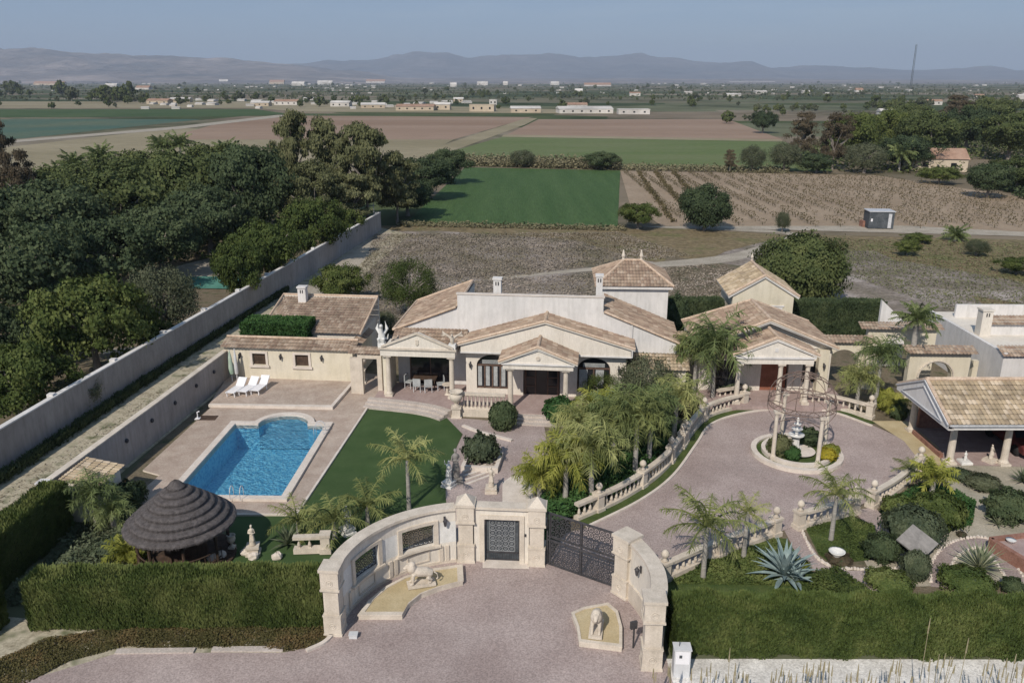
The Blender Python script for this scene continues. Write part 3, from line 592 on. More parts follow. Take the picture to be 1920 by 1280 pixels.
def put_tree(kind, X, Y, H, Rr, label, group=None, rz=None, name='tree'):
    p = PROT[kind]; rz = rnd.uniform(0, 6.28) if rz is None else rz
    if p['root'] is None:
        t = thing(name, label, 'tree', (X, Y, 0), rz, group); t.scale = (Rr, Rr, H)
        cm = crown_mb(p['seed'], p['lobes'], p['nleaf'], p['ls'], p['shape'], p['asp'])
        k = 1 - p['zc']
        for i, q in enumerate(cm.v): cm.v[i] = (q[0], q[1], p['zc'] + q[2] * k)
        cm.build('crown', p['leaf'], t)
        tm = trunk_mb(p['seed']); f = p['tr'] / .05
        tm.v = [(x * (1 if z > .35 else f), y * (1 if z > .35 else f), z) for x, y, z in tm.v]
        tm.build('trunk', 'bark', t); p['root'] = t; return t
    t = dup(p['root'], (X, Y, 0), rz, (Rr, Rr, H), label, group); t.name = name
    if not group and 'group' in t: del t['group']
    return t
def tree_px(kind, bx, by, ty, wpx, label, group=None, name='tree'):
    g = G(bx, by); k = PPM(g.y, 2); H = max(1.0, ZT(ty, g.y + wpx / k * .25)); return put_tree(kind, g.x, g.y, H, wpx / k / 2 * 1.08, label, group, name=name)
# palms -------------------------------------------------------------
def frond(mb, r, az, el, Ln, droop, nl, ll, lw, plum=0.35):
    """one arching feather leaf: rib plus leaflets"""
    d = Vector((math.cos(az), math.sin(az), 0)); side = Vector((-d.y, d.x, 0)); pts = []; p = Vector((0, 0, 0)); ang = el
    for i in range(9):
        pts.append(p.copy()); p = p + (d * math.cos(ang) + Vector((0, 0, 1)) * math.sin(ang)) * (Ln / 8); ang -= droop * (0.5 + i / 8.0) / 8
    mb.tube(pts, [.022 * (1 - i / 9.5) + .006 for i in range(9)], 3, cap=False)
    for i in range(nl):
        t = .12 + .86 * i / nl; k = t * 8; a = int(min(k, 7)); q = pts[a].lerp(pts[min(a + 1, 8)], k - a); tg = (pts[min(a + 1, 8)] - pts[a]).normalized()
        up = side.cross(tg); 
        for sg in (-1, 1):
            l_ = ll * math.sin(math.pi * (t * .8 + .16)) ** .7 * r.uniform(.8, 1.15)
            dr = (side * sg * r.uniform(.35, .95) + tg * r.uniform(.2, .8) + up * r.uniform(-plum, plum) + Vector((0, 0, -r.uniform(.05, .9)))).normalized()
            l_ *= r.uniform(.7, 1.25); e = q + dr * l_; wv = tg * lw * r.uniform(.6, 1.2)
            n = len(mb.v); mid = q.lerp(e, .5) + Vector((0, 0, .04 * l_))
            mb.v += [tuple(q - wv * .5), tuple(q + wv * .5), tuple(mid + wv * .5), tuple(e + Vector((0, 0, -.12 * l_))), tuple(mid - wv * .5)]
            mb.f += [(n, n + 1, n + 2, n + 4), (n + 4, n + 2, n + 3)]
PALM = {}
def palm(kind, X, Y, ht, sc, label, group=None, rz=None, lean=0.0, z0=0, name='palm_tree'):
    """ht = trunk height (m), sc = frond length (m)"""
    spec = {'queen': (24, 30, .36, .042, 'leaf_palm', 1.9), 'green': (24, 30, .36, .042, 'leaf_palm_green', 2.0), 'yellow': (26, 32, .36, .045, 'leaf_palm_yellow', 1.7),
            'date': (34, 30, .20, .06, 'leaf_palm_green', 1.3), 'young': (13, 30, .28, .036, 'leaf_palm', 1.5), 'low': (22, 24, .26, .08, 'leaf_palm_yellow', 1.2)}[kind]
    rz = rnd.uniform(0, 6.28) if rz is None else rz
    t = thing(name, label, 'palm tree', (X, Y, z0), rz, group)
    if kind not in PALM:
        r = random.Random(len(PALM) + 40); cb = MB()
        for i in range(spec[0]):
            az = i * 2.39996 + r.uniform(-.2, .2); el = R(80) - R(85) * (i / spec[0]) ** .9 + r.uniform(-.12, .12)
            frond(cb, r, az, el, r.uniform(.85, 1.1), spec[5] * r.uniform(.75, 1.2), spec[1], spec[2], spec[3] / 1.9, .7 if kind in ('queen', 'green', 'yellow') else .45)
        PALM[kind] = cb.build('crown', spec[4], t); c = PALM[kind]
    else: c = PALM[kind].copy(); COL.objects.link(c); c.parent = t
    c.scale = (sc,) * 3; c.location = (lean * ht, 0, ht)
    if ht > .3:
        tb = MB(); r0 = .13 if kind != 'date' else .2
        if kind == 'young': r0 = .10
        tb.tube([(0, 0, -.1), (0, 0, .12), (lean * ht * .3, 0, ht * .45), (lean * ht * .9, 0, ht * .95), (lean * ht, 0, ht + .1)], [r0 * 1.5, r0 * 1.15, r0, r0 * .8, r0 * .5], 9)
        tb.build('trunk', 'palm_bark', t, True)
    return t
# shrubs and hedges ---------------------------------------------------
def ball_leaves(mb, c, rad, n, ls, seed, up=.2, lump=.08):
    r = random.Random(seed); ph = [rdir(r) * 3.1 for _ in range(4)]
    for i in range(n):
        d = rdir(r); d.z = abs(d.z) if r.random() < .55 else d.z; lm = 1 + lump * sum(math.sin(3.2 * d.dot(q)) for q in ph) / 2; q = r.uniform(.80, 1.05) * lm * (r.uniform(1, 1.14) if r.random() < .1 else 1)
        p = Vector((c[0] + d.x * rad[0] * q, c[1] + d.y * rad[1] * q, c[2] + d.z * rad[2] * q))
        if p.z < 0.01: continue
        leafquad(mb, p, (d + rdir(r) * .6).normalized(), ls * r.uniform(.6, 1.4), r)
SHR = {}
def shrub(X, Y, rx, h, label, leaf='leaf_box', group=None, ls=.16, n=3200, ry=None, name='shrub', cat='bush', z0=0, lump=.17, rz=rnd.uniform(0, 6)):
    """rounded bush resting on the ground: leaf shell over an inner twig mass"""
    ry = ry or rx; key = (leaf, round(ls * 20), n, lump)
    t = thing(name, label, cat, (X, Y, z0), rz, group); t.scale = (rx, ry, h)
    if key not in SHR:
        mb = MB(); ball_leaves(mb, (0, 0, .46), (1, 1, .54), n, ls, len(SHR) + 5, lump=lump)
        f = mb.build('foliage', leaf, t); k = MB().ball((0, 0, .45), (.84, .84, .44), 12, 8).build('inner_twigs', 'leaf_dark', t, True); SHR[key] = (f, k)
    else:
        for o in SHR[key]: c = o.copy(); COL.objects.link(c); c.parent = t
    return t
def shrub_px(bx, by, ty, wpx, label, **k):
    g = G(bx, by); s = PPM(g.y, .5); return shrub(g.x, g.y + wpx / s * .4, wpx / s / 2, max(.2, ZT(ty, g.y + wpx / s * .45)), label, **k)
def hedge(name, label, pts, wd, h, leaf, dens, ll, seed, group=None, cat='hedge', lw=.035, upr=1.0, rough=.10, z0=0.0):
    """hedge along a plan polyline; upright sprays over a woody core"""
    r = random.Random(seed); t = thing(name, label, cat, (pts[0][0], pts[0][1], 0), 0, group)
    o0 = Vector((pts[0][0], pts[0][1])); P = [Vector(p[:2]) - o0 for p in pts]
    MB().sweep(P, wd - .52, z0, h - .30).build('woody_core', 'leaf_dark', t)
    mb = MB()
    for a, b in zip(P, P[1:]):
        d = b - a; Ln = d.length; d.normalize(); q = Vector((-d.y, d.x))
        def spray(x, off, z, out):
            base = a + d * x + q * off; lump = rough * (math.sin(x * 1.9 + z * 1.3 + seed) + math.sin(x * 4.3 - z * 2.1)) * .5
            p = Vector((base.x, base.y, z)) + out * (lump * .8 - .04 + r.uniform(-.16, .05))
            dv = (Vector((r.uniform(-.35, .35), r.uniform(-.35, .35), upr)) + out * .35 + rdir(r) * .25).normalized(); l_ = ll * r.uniform(.6, 1.3)
            sd = dv.cross(out + rdir(r) * .5); 
            if sd.length < .01: return
            sd = sd.normalized() * lw * r.uniform(.7, 1.5)
            n = len(mb.v); mb.v += [tuple(p - sd), tuple(p + sd), tuple(p + dv * l_ * .6 + sd), tuple(p + dv * l_), tuple(p + dv * l_ * .6 - sd)]; mb.f.append((n, n + 1, n + 2, n + 3, n + 4))
        for sg in (-1, 1):
            out = Vector((q.x * sg, q.y * sg, 0))
            for _ in range(int(Ln * (h - z0) * dens)): spray(r.uniform(-.05, Ln + .05), sg * wd / 2, z0 + (h - z0) * r.random() ** .9, out)
        for _ in range(int(Ln * wd * dens * 1.3)): spray(r.uniform(0, Ln), r.uniform(-.5, .5) * wd, h - .06, Vector((0, 0, 1)))
    for e, dd in ((P[0], P[0] - P[1]), (P[-1], P[-1] - P[-2])):
        dd = dd.normalized(); out = Vector((dd.x, dd.y, 0)); q = Vector((-dd.y, dd.x))
        for _ in range(int(wd * (h - z0) * dens)):
            a = e; d = dd; p = Vector((e.x, e.y, z0 + (h - z0) * r.random())) + Vector((q.x, q.y, 0)) * r.uniform(-.5, .5) * wd + out * r.uniform(-.06, .08)
            dv = (Vector((0, 0, upr)) + out * .35 + rdir(r) * .35).normalized(); l_ = ll * r.uniform(.6, 1.3); sd = dv.cross(out + rdir(r) * .4).normalized() * lw
            n = len(mb.v); mb.v += [tuple(p - sd), tuple(p + sd), tuple(p + dv * l_ * .6 + sd), tuple(p + dv * l_), tuple(p + dv * l_ * .6 - sd)]; mb.f.append((n, n + 1, n + 2, n + 3, n + 4))
    mb.build('foliage', leaf, t); return t
def spiky(X, Y, nl, ln, wdt, label, leaf, seed, name='agave', cat='plant', arch=.5, group=None, z0=0):
    r = random.Random(seed); mb = MB()
    for i in range(nl):
        az = i * 2.39996; el = R(84) - R(72) * (i / nl); d = Vector((math.cos(az), math.sin(az), 0)); s = Vector((-d.y, d.x, 0)); p = Vector((0, 0, .05)); a = el; prev = None; l_ = ln * r.uniform(.8, 1.1)
        for k in range(7):
            t = k / 6; w_ = wdt * (.55 + .9 * t if t < .45 else 1.0 * (1 - t) / .55 + .02); up = s.cross(d * math.cos(a) + Vector((0, 0, math.sin(a))))
            cur = [p - s * w_ + Vector((0, 0, w_ * .5)), p, p + s * w_ + Vector((0, 0, w_ * .5))]
            if prev: mb.add(prev + cur, [(0, 1, 4, 3), (1, 2, 5, 4)])
            prev = cur; p = p + (d * math.cos(a) + Vector((0, 0, math.sin(a)))) * l_ / 6; a -= arch / 6
    o = mb.build(name, leaf); return tag(o, label, cat, group, (X, Y, z0))

# ================================================================== ARCHITECTURE BUILDERS
def column(parent, x, y, z0, h, r=.17, mat='stone', seg=14, name='column'):
    mb = MB(); mb.bx(x, y, z0, r * 3, r * 3, .14); mb.lathe([(r * 1.35, .14), (r * 1.4, .2), (r * 1.1, .28), (r, .34), (r * .98, h * .4), (r * .86, h - .3), (r * 1.0, h - .27), (r * 1.0, h - .22), (r * 1.35, h - .12)], x, y, z0, seg); mb.bx(x, y, z0 + h - .12, r * 3, r * 3, .12)
    return mb.build(name, mat, parent, False)
BAL = {}
def baluster_mesh(h, r=.075):
    k = (round(h, 2), r)
    if k not in BAL:
        mb = MB(); mb.bx(0, 0, 0, r * 1.7, r * 1.7, h * .1)
        mb.lathe([(r * .55, h * .1), (r * .9, h * .2), (r * 1.0, h * .32), (r * .75, h * .5), (r * .42, h * .66), (r * .5, h * .78), (r * .85, h * .86), (r * .85, h * .9)], 0, 0, 0, 8); mb.bx(0, 0, h * .9, r * 1.7, r * 1.7, h * .1)
        o = mb.build('baluster', 'stone'); BAL[k] = o.data; bpy.data.objects.remove(o)
    return BAL[k]
def balustrade(label, pts, h=.95, z0=0.0, posts=(), finial=True, sp=.36, name='balustrade', base=.22, group=None):
    o0 = Vector(pts[0][:2]); P = [Vector(p[:2]) - o0 for p in pts]
    t = thing(name, label, 'balustrade', (o0.x, o0.y, z0), 0, group)
    MB().sweep(P, .34, -.02, base).build('plinth', 'stone', t)
    MB().sweep(P, .30, h - .14, h).build('top_rail', 'stone', t)
    Ls = [0]
    for a, b in zip(P, P[1:]): Ls.append(Ls[-1] + (b - a).length)
    def at(s):
        for i in range(len(P) - 1):
            if s <= Ls[i + 1] + 1e-6: return P[i].lerp(P[i + 1], (s - Ls[i]) / (Ls[i + 1] - Ls[i])), (P[i + 1] - P[i])
        return P[-1], P[-1] - P[-2]
    for f in posts:
        p, d = at(f * Ls[-1]); rz = math.atan2(d.y, d.x); mb = MB(); mb.bx(p.x, p.y, -.03, .5, .5, .26, rz); mb.bx(p.x, p.y, .23, .40, .40, h - .25, rz); mb.bx(p.x, p.y, h - .02, .5, .5, .12, rz)
        o = mb.build('post', 'stone', t)
        if finial: MB().lathe([(.12, 0), (.16, .05), (.06, .12), (.08, .16), (.17, .27), (.18, .36), (.12, .47), (.03, .53)], p.x, p.y, h + .10, 10).build('finial', 'stone', o, True)
    me = baluster_mesh(h - .14 - base); n = int(Ls[-1] / sp)
    for i in range(n):
        s = (i + .5) * Ls[-1] / n
        if any(abs(s - f * Ls[-1]) < .3 for f in posts): continue
        p, d = at(s); o = bpy.data.objects.new('baluster', me); COL.objects.link(o); o.parent = t; o.location = (p.x, p.y, base); o.rotation_euler = (0, 0, math.atan2(d.y, d.x))
    return t
def gable_roof(parent, x0, x1, y0, y1, ze, zr, mat='roof_tile', over=0, xm=None, hip_back=0.0, under='stucco', name='roof'):
    """gable roof, ridge along y at xm; verge at y0"""
    xm = (x0 + x1) / 2 if xm is None else xm; mb = MB()
    for s, xe in ((1, x0), (-1, x1)):
        Tv = Vector((xm - xe, 0, zr - ze)); Ln = Tv.length
        mb.tiles((xe, y0, ze), (0, 1, 0), Tv, [(0, 0), (y1 - y0, 0), (y1 - y0 - hip_back, Ln), (0, Ln)])
    if hip_back:
        Tv = Vector((0, -hip_back, zr - ze)); mb.tiles((x0, y1, ze), (1, 0, 0), Tv, [(0, 0), (x1 - x0, 0), ((x1 - x0) / 2, Tv.length)])
    o = mb.build(name, mat, parent)
    MB().wallpoly([(x0, ze - .1), (xm, zr - .1), (x1, ze - .1), (x1, ze), (xm, zr), (x0, ze)], y0 + .02, y1 - hip_back - .02).build('roof_deck', under, parent)
    rc = MB(); rc.tube([(xm, y0, zr + .05), (xm, y1 - hip_back, zr + .05)], .11, 8)
    for xe in (x0, x1): rc.tube([(xe, y0 + .08, ze + .05), (xm, y0 + .08, zr + .05)], .10, 8)
    if hip_back:
        for xe in (x0, x1): rc.tube([(xe, y1, ze + .05), (xm, y1 - hip_back, zr + .05)], .10, 8)
    rc.build('ridge_tiles', 'ridge_tile', parent)
    return o
def wall_lamp(parent, x, y, z):
    mb = MB(); mb.bx(x, y - .02, z + .05, .08, .04, .3); mb.tube([(x, y - .03, z + .28), (x, y - .14, z + .36), (x, y - .18, z + .3)], .015, 5); mb.lathe([(.02, -.04), (.05, 0), (.09, .22), (.11, .24), (.02, .36)], x, y - .18, z - .02, 6)
    o = mb.build('wall_lamp', 'iron', parent); return o
def arch_poly(x0, x1, zs, zt, n=14):
    cx, rx, rz_ = (x0 + x1) / 2, (x1 - x0) / 2, zt - zs
    return [(cx + rx * math.cos(math.pi * i / n), zs + rz_ * math.sin(math.pi * i / n)) for i in range(n + 1)]
def arch_wall(parent, x0, x1, z0, z1, y0, y1, ops, mat='cream_wall', name='wall'):
    """wall in xz with openings: ops = (xa, xb, za, zspring, ztop); ztop==zspring is square"""
    mb = MB(); xs = sorted(ops); cur = x0
    for (xa, xb, za, zs, zt) in xs:
        mb.box(cur, y0, z0, xa, y1, z1); cur = xb
        if za > z0: mb.box(xa, y0, z0, xb, y1, za)
        if zt > zs:
            ap = arch_poly(xa, xb, zs, zt)
            for (p, q) in zip(ap, ap[1:]): mb.wallpoly([(p[0], p[1]), (q[0], q[1]), (q[0], z1), (p[0], z1)], y0, y1)
        else: mb.box(xa, y0, zs, xb, y1, z1)
    mb.box(cur, y0, z0, x1, y1, z1); return mb.build(name, mat, parent)
def arched_window(parent, x0, x1, z0, zs, zt, y, panes=4):
    fr = MB(); ap = [(x0, z0)] + [(x, z) for x, z in reversed(arch_poly(x0, x1, zs, zt))] + [(x1, z0)]
    cur = MB()
    for i in range(panes): xa_ = x0 + (x1 - x0) * (i + .12) / panes; cur.box(xa_, y + .055, z0 + .15, xa_ + (x1 - x0) * .5 / panes, y + .061, zs - .1)
    MBg = MB().wallpoly([(x0, z0), (x1, z0)] + arch_poly(x0, x1, zs, zt), y + .06, y + .09)
    for a, b_ in zip(ap, ap[1:]): fr.tube([(a[0], y + .03, a[1]), (b_[0], y + .03, b_[1])], .05, 4)
    fr.box(x0, y, z0, x1, y + .06, z0 + .09); fr.box(x0, y, zs - .05, x1, y + .06, zs + .05)
    for i in range(1, panes): x = x0 + (x1 - x0) * i / panes; fr.box(x - .045, y, z0, x + .045, y + .055, zs)
    o = fr.build('window', 'brown_frame', parent); MBg.build('pane', 'glass_dark', o); cur.build('curtain', 'chair_cloth', o)
    sl_ = MB()
    for i in range(5): sl_.box(x0 + .35, y - .01, zs + .1 + i * .055, x1 - .35, y + .03, zs + .13 + i * .055)
    sl_.build('shutter_box', 'chair_cloth', o); return o
def remesh(o, vx=.035, sm=2):
    m = o.modifiers.new('Remesh', 'REMESH'); m.mode = 'VOXEL'; m.voxel_size = vx; m.use_smooth_shade = True
    s = o.modifiers.new('Smooth', 'SMOOTH'); s.iterations = sm; s.factor = .5; return o
def statue(X, Y, z0, h, label, rz=0, mat='stone', plinth=.5, pose=0, seed=0):
    t = thing('statue', label, 'statue', (X, Y, z0), rz)
    if plinth: mb = MB(); mb.bx(0, 0, 0, .62, .62, .12); mb.bx(0, 0, .12, .46, .46, plinth - .22); mb.bx(0, 0, plinth - .1, .56, .56, .1); mb.build('pedestal', mat, t)
    s = h / 1.7; p = plinth; b = MB()
    b.lathe([(.26, 0), (.24, .3), (.19, .75), (.15, 1.02), (.19, 1.3), (.17, 1.42), (.06, 1.5), (.055, 1.55)], 0, 0, 0, 12); b.ball((0, 0, 1.64), (.095, .105, .125), 10, 8); b.ball((0, .06, 1.67), (.10, .09, .11), 8, 6)
    arms = [[(.18, 0, 1.38), (.30, -.04, 1.12), (.22, -.22, .98)], [(-.18, 0, 1.38), (-.32, -.05, 1.45), (-.30, -.1, 1.74)]] if pose == 0 else [[(.18, 0, 1.38), (.27, -.08, 1.1), (.05, -.2, 1.05)], [(-.18, 0, 1.38), (-.27, -.08, 1.1), (-.05, -.2, 1.1)]]
    for a in arms: b.tube(a, [.06, .05, .038], 7); b.ball(a[2], .045, 6, 5)
    b.tube([(.1, -.15, .02), (.12, -.2, .5), (.08, -.13, .95)], [.09, .1, .07], 6); b.tube([(-.12, -.1, .02), (-.1, -.18, .5), (-.05, -.12, .9)], [.08, .09, .07], 6)
    b.v = [(x * s, y * s, z * s + p) for x, y, z in b.v]; remesh(b.build('figure', mat, t), .03 * max(s, .7), 1); return t
def urn(X, Y, z0, h, label, rz=0, mat='stone', ped=.5, group=None, name='urn'):
    t = thing(name, label, 'urn', (X, Y, z0), rz, group); a = h * ped
    mb = MB(); mb.bx(0, 0, 0, h * .38, h * .38, .1); mb.bx(0, 0, .1, h * .29, h * .29, a - .18); mb.bx(0, 0, a - .08, h * .36, h * .36, .08); mb.build('pedestal', mat, t)
    k = h - a; MB().lathe([(.16 * h, 0), (.15 * h, .05 * k), (.06 * h, .15 * k), (.07 * h, .25 * k), (.20 * h, .45 * k), (.235 * h, .65 * k), (.22 * h, .78 * k), (.16 * h, .86 * k), (.25 * h, .97 * k), (.25 * h, k), (.2 * h, k), (.14 * h, .88 * k)], 0, 0, a, 14).build('bowl', mat, t, True); return t
# ================================================================== MAIN VILLA (local frame: x along the front, y away)
VR = -R(5.8); VO = (-3.3, 50.5, 0)
def VW(x, y, z=0): c, s = math.cos(VR), math.sin(VR); return (VO[0] + x * c - y * s, VO[1] + x * s + y * c, z)
V = thing('villa', 'large single storey white villa with stepped gables, porticoes and clay tile roofs', 'house', VO, VR)
TZ = .4
arch_wall(V, 0.25, 10.6, TZ, 3.45, .5, .8, [(.95, 3.0, TZ + .35, 2.35, 3.1), (4.0, 6.4, TZ, 2.55, 2.55), (7.5, 9.6, TZ + .35, 2.35, 3.1)], 'stucco')
MB().box(.25, .8, TZ, .5, 2.0, 3.9).box(10.35, .8, TZ, 10.6, 4.5, 3.9).build('side_wall', 'stucco', V)
MB().wallpoly([(0, 3.36), (10.85, 3.36), (10.85, 3.95), (5.42, 5.55), (0, 3.95)], 0, .5).build('gable', 'stucco', V)
MB().wallpoly([(-.06, 3.80), (5.42, 5.42), (10.91, 3.80), (10.91, 3.93), (5.42, 5.55), (-.06, 3.93)], -.06, -.002).wallpoly([(-.04, 3.34), (10.89, 3.34), (10.89, 3.44), (-.04, 3.44)], -.04, -.002).build('cornice', 'white_wall', V)
gable_roof(V, -.25, 11.1, -.18, 2.04, 3.92, 5.58, name='roof')
arched_window(V, .95, 3.0, TZ + .35, 2.35, 3.1, .62, 4); arched_window(V, 7.5, 9.6, TZ + .35, 2.35, 3.1, .62, 2)
for x in (.55, 10.15): wall_lamp(V, x, .5, 2.25)
# front door recess
dr = MB()
for x in (4.05, 6.2): dr.box(x, .66, TZ, x + .14, .76, 2.5)
dr.box(4.05, .66, 2.4, 6.34, .76, 2.54)
for x in (4.75, 5.55): dr.box(x, .66, TZ, x + .08, .75, 2.4)
for z in (.95, 1.55, 2.05): dr.box(4.19, .69, z, 4.75, .73, z + .06); dr.box(5.63, .69, z, 6.2, .73, z + .06)
d = dr.build('door', 'brown_frame', V); MB().box(4.1, .74, TZ, 6.3, .77, 2.45).build('pane', 'glass_dark', d)
# portico over the door
for x in (3.42, 6.85): column(V, x, -1.95, TZ, 2.75, .17)
MB().wallpoly([(2.98, 3.15), (7.3, 3.15), (7.3, 3.55), (5.14, 4.42), (2.98, 3.55)], -2.3, -1.75).build('pediment', 'stucco', V)
MB().wallpoly([(2.9, 3.46), (7.38, 3.46), (7.38, 3.56), (2.9, 3.56)], -2.4, -2.302).wallpoly([(2.9, 3.56), (5.14, 4.40), (7.38, 3.56), (7.38, 3.68), (5.14, 4.54), (2.9, 3.68)], -2.4, -2.303).build('cornice', 'white_wall', V)
MB().lathe([(.02, 0), (.13, .02), (.13, .06)], 0, 0, 0, 10).build('medallion', 'stone', V).matrix_local = Matrix.Translation((5.14, -2.32, 3.9)) @ Matrix.Rotation(R(90), 4, 'X')
MB().box(2.98, -1.75, 3.15, 3.3, 0, 3.6).box(6.98, -1.75, 3.15, 7.3, 0, 3.6).box(3.3, -1.75, 3.3, 6.98, 0, 3.42).build('portico_beam', 'stucco', V)
gable_roof(V, 2.72, 7.56, -2.5, -.19, 3.62, 4.62)
cs = MB(); cs.lathe([(.9, 0), (.95, .1), (.6, .3), (.25, .4)], 0, 0, 0, 12)
# main body behind: truncated gable with high straight parapet
B0, B1 = 2.05, 2.35
MB().wallpoly([(-4.64, TZ), (13.87, TZ), (13.87, 3.75), (9.05, 5.75), (-.5, 5.75), (-4.64, 4.15)], B0, B1).build('wall', 'white_wall', V)
MB().box(-.5, B0 - .012, 4.0, 9.05, B0 + .28, 6.68).build('parapet', 'white_wall', V)
MB().box(-.58, B0 - .06, 6.68, 9.13, B0 + .34, 6.74).build('parapet_cap', 'coping_stone', V)
MB().box(-4.5, B1, 0, -.42, 9.3, 4.1).wallpoly([(-4.5, 4.1), (-.42, 4.1), (-.42, 5.72)], B1, 9.3).build('west_wing', 'stucco', V)
MB().box(-.42, B1, 0, 9.05, 6.0, 4.2).build('middle_block', 'stucco', V)
MB().box(9.05, B1, 0, 13.7, 7.0, 3.7).wallpoly([(9.05, 3.7), (13.7, 3.7), (9.05, 5.6)], B1, 7.0).build('east_wing', 'stucco', V)
T1 = Vector((4.3, 0, 1.68)); T2 = Vector((-4.95, 0, 2.0))
mb = MB().tiles((-4.85, B0 - .12, 4.12), (0, 1, 0), T1, [(0, 0), (7.5, 0), (7.5, T1.length), (0, T1.length)])
mb.tiles((14.05, B0 - .12, 3.72), (0, 1, 0), T2, [(0, 0), (5.1, 0), (5.1, T2.length), (0, T2.length)]); mb.build('roof', 'roof_tile', V)
rc = MB()
rc.tube([(-4.85, B0 - .1, 4.2), (-4.85, B0 + 7.4, 4.2), (-.55, B0 + 7.4, 5.88), (-.55, B0 + .3, 5.88)], .1, 7); rc.tube([(-4.85, B0 - .1, 4.18), (-.6, B0 - .1, 5.84)], .08, 7); rc.tube([(14.05, B0 - .1, 3.78), (9.1, B0 - .1, 5.78)], .08, 7); rc.build('ridge_tiles', 'ridge_tile', V)
def chimney(parent, x, y, z0, z1, sx=.5, sy=.45, mat='white_wall'):
    mb = MB(); mb.bx(x, y, z0, sx, sy, z1 - z0 - .12); mb.bx(x, y, z1 - .12, sx + .12, sy + .12, .12); o = mb.build('chimney', mat, parent)
    MB().box(x - .12, y - sy / 2 - .012, z1 - .5, x - .04, y - sy / 2 + .02, z1 - .25).box(x + .04, y - sy / 2 - .012, z1 - .5, x + .12, y - sy / 2 + .02, z1 - .25).build('vent', 'iron', o)
chimney(V, 2.05, 3.0, 4.2, 7.65); chimney(V, 8.75, 3.5, 4.2, 7.9, .42, .42)
MB().tube([(10.95, B0 - .06, 3.8), (10.95, B0 - .06, 5.0)], .06, 6).build('drainpipe', 'white_wall', V); MB().tube([(10.92, -.1, 3.4), (10.92, -.12, 3.9)], .05, 6).build('drainpipe', 'white_wall', V)
# low side roof strip between portico one and the left gable
mb = MB().tiles((-4.7, .15, 3.55), (1, 0, 0), (0, 1.9, .75), [(0, 0), (4.9, 0), (4.9, 2.0), (0, 2.0)]); mb.build('roof', 'roof_tile', V)
# portico one (open dining porch)
for x in (-4.68, -.53): column(V, x, -.47, TZ, 2.85, .17)
MB().wallpoly([(-5.1, 3.22), (-.25, 3.22), (-.25, 3.75), (-.5, 3.78), (-2.67, 4.72), (-4.85, 3.78), (-5.1, 3.75)], -.75, -.2).build('pediment', 'stucco', V)
MB().wallpoly([(-5.2, 3.66), (-.15, 3.66), (-.15, 3.78), (-5.2, 3.78)], -.86, -.752).wallpoly([(-5.0, 3.78), (-2.67, 4.72), (-.35, 3.78), (-.35, 3.92), (-2.67, 4.88), (-5.0, 3.92)], -.86, -.753).build('cornice', 'stone', V)
MB().bx(-2.67, -.78, 4.05, .2, .06, .3).bx(-2.67, -.78, 3.98, .1, .06, .1).build('medallion', 'stone', V)
MB().box(-5.1, -.2, 3.22, -.25, 2.04, 3.5).build('portico_ceiling', 'stucco', V)
MB().box(-5.05, -.4, TZ, -4.8, 2.04, 3.22).build('side_wall', 'cream_wall', V)
MB().box(-3.75, 2.0, TZ, -1.05, 2.04, 2.75).build('patio_door', 'glass_dark', V)
MB().box(-3.82, 1.98, TZ, -3.74, 2.03, 2.8).box(-1.06, 1.98, TZ, -.98, 2.03, 2.8).box(-3.82, 1.98, 2.74, -.98, 2.03, 2.82).box(-2.44, 1.98, TZ, -2.38, 2.03, 2.75).build('door_frame', 'brown_frame', V)
def winged_ornament(x, y, z, label, kind):
    X, Y, _ = VW(x, y); t = thing('statue', label, 'statue', (X, Y, z), VR)
    MB().bx(0, 0, 0, .45, .45, .3).build('pedestal', 'marble', t); b = MB()
    if kind == 'eagle':
        b.tube([(0, 0, .25), (0, -.02, .5), (0, -.08, .8)], [.09, .14, .09], 8); b.ball((0, -.12, .9), (.08, .11, .09)); b.tube([(0, -.2, .9), (0, -.28, .84)], [.04, .01], 5)
        for s in (-1, 1):
            for k in range(5): b.tube([(s * .08, 0, .62 + k * .03), (s * (.35 + k * .05), .05, .85 + k * .04), (s * (.78 - k * .04), .08, .78 + k * .10)], [.05, .05, .015], 5)
        remesh(b.build('figure', 'stone', t), .025, 1)
    else:
        b.ball((0, 0, .62), (.24, .22, .4)); b.tube([(0, -.05, .8), (0, -.1, 1.15), (.05, -.18, 1.35)], [.16, .13, .09], 8); b.ball((.05, -.22, 1.42), (.12, .15, .13))
        for s in (-1, 1): b.tube([(s * .12, .1, .8), (s * .32, .2, 1.15), (s * .22, .18, 1.65)], [.1, .12, .03], 7); b.tube([(s * .14, -.15, .3), (s * .16, -.22, .6)], [.09, .11], 7)
        b.tube([(0, .2, .5), (.3, .3, .45), (.4, .2, .8)], [.1, .08, .03], 6); remesh(b.build('figure', 'marble', t), .03, 1)
winged_ornament(-5.0, -.55, 3.78, 'white rearing winged beast statue on the left corner of the dining porch', 'beast')
winged_ornament(-.45, -.5, 3.78, 'spread winged eagle statue on the right corner of the dining porch', 'eagle')
MB().box(10.95, .5, 0, 14.4, 2.04, 2.5).build('lean_to', 'cream_wall', V); MB().tiles((10.9, .2, 2.5), (1, 0, 0), (0, 1.85, .55), [(0, 0), (3.7, 0), (3.7, 1.9), (0, 1.9)]).build('roof', 'roof_tile_pale', V)
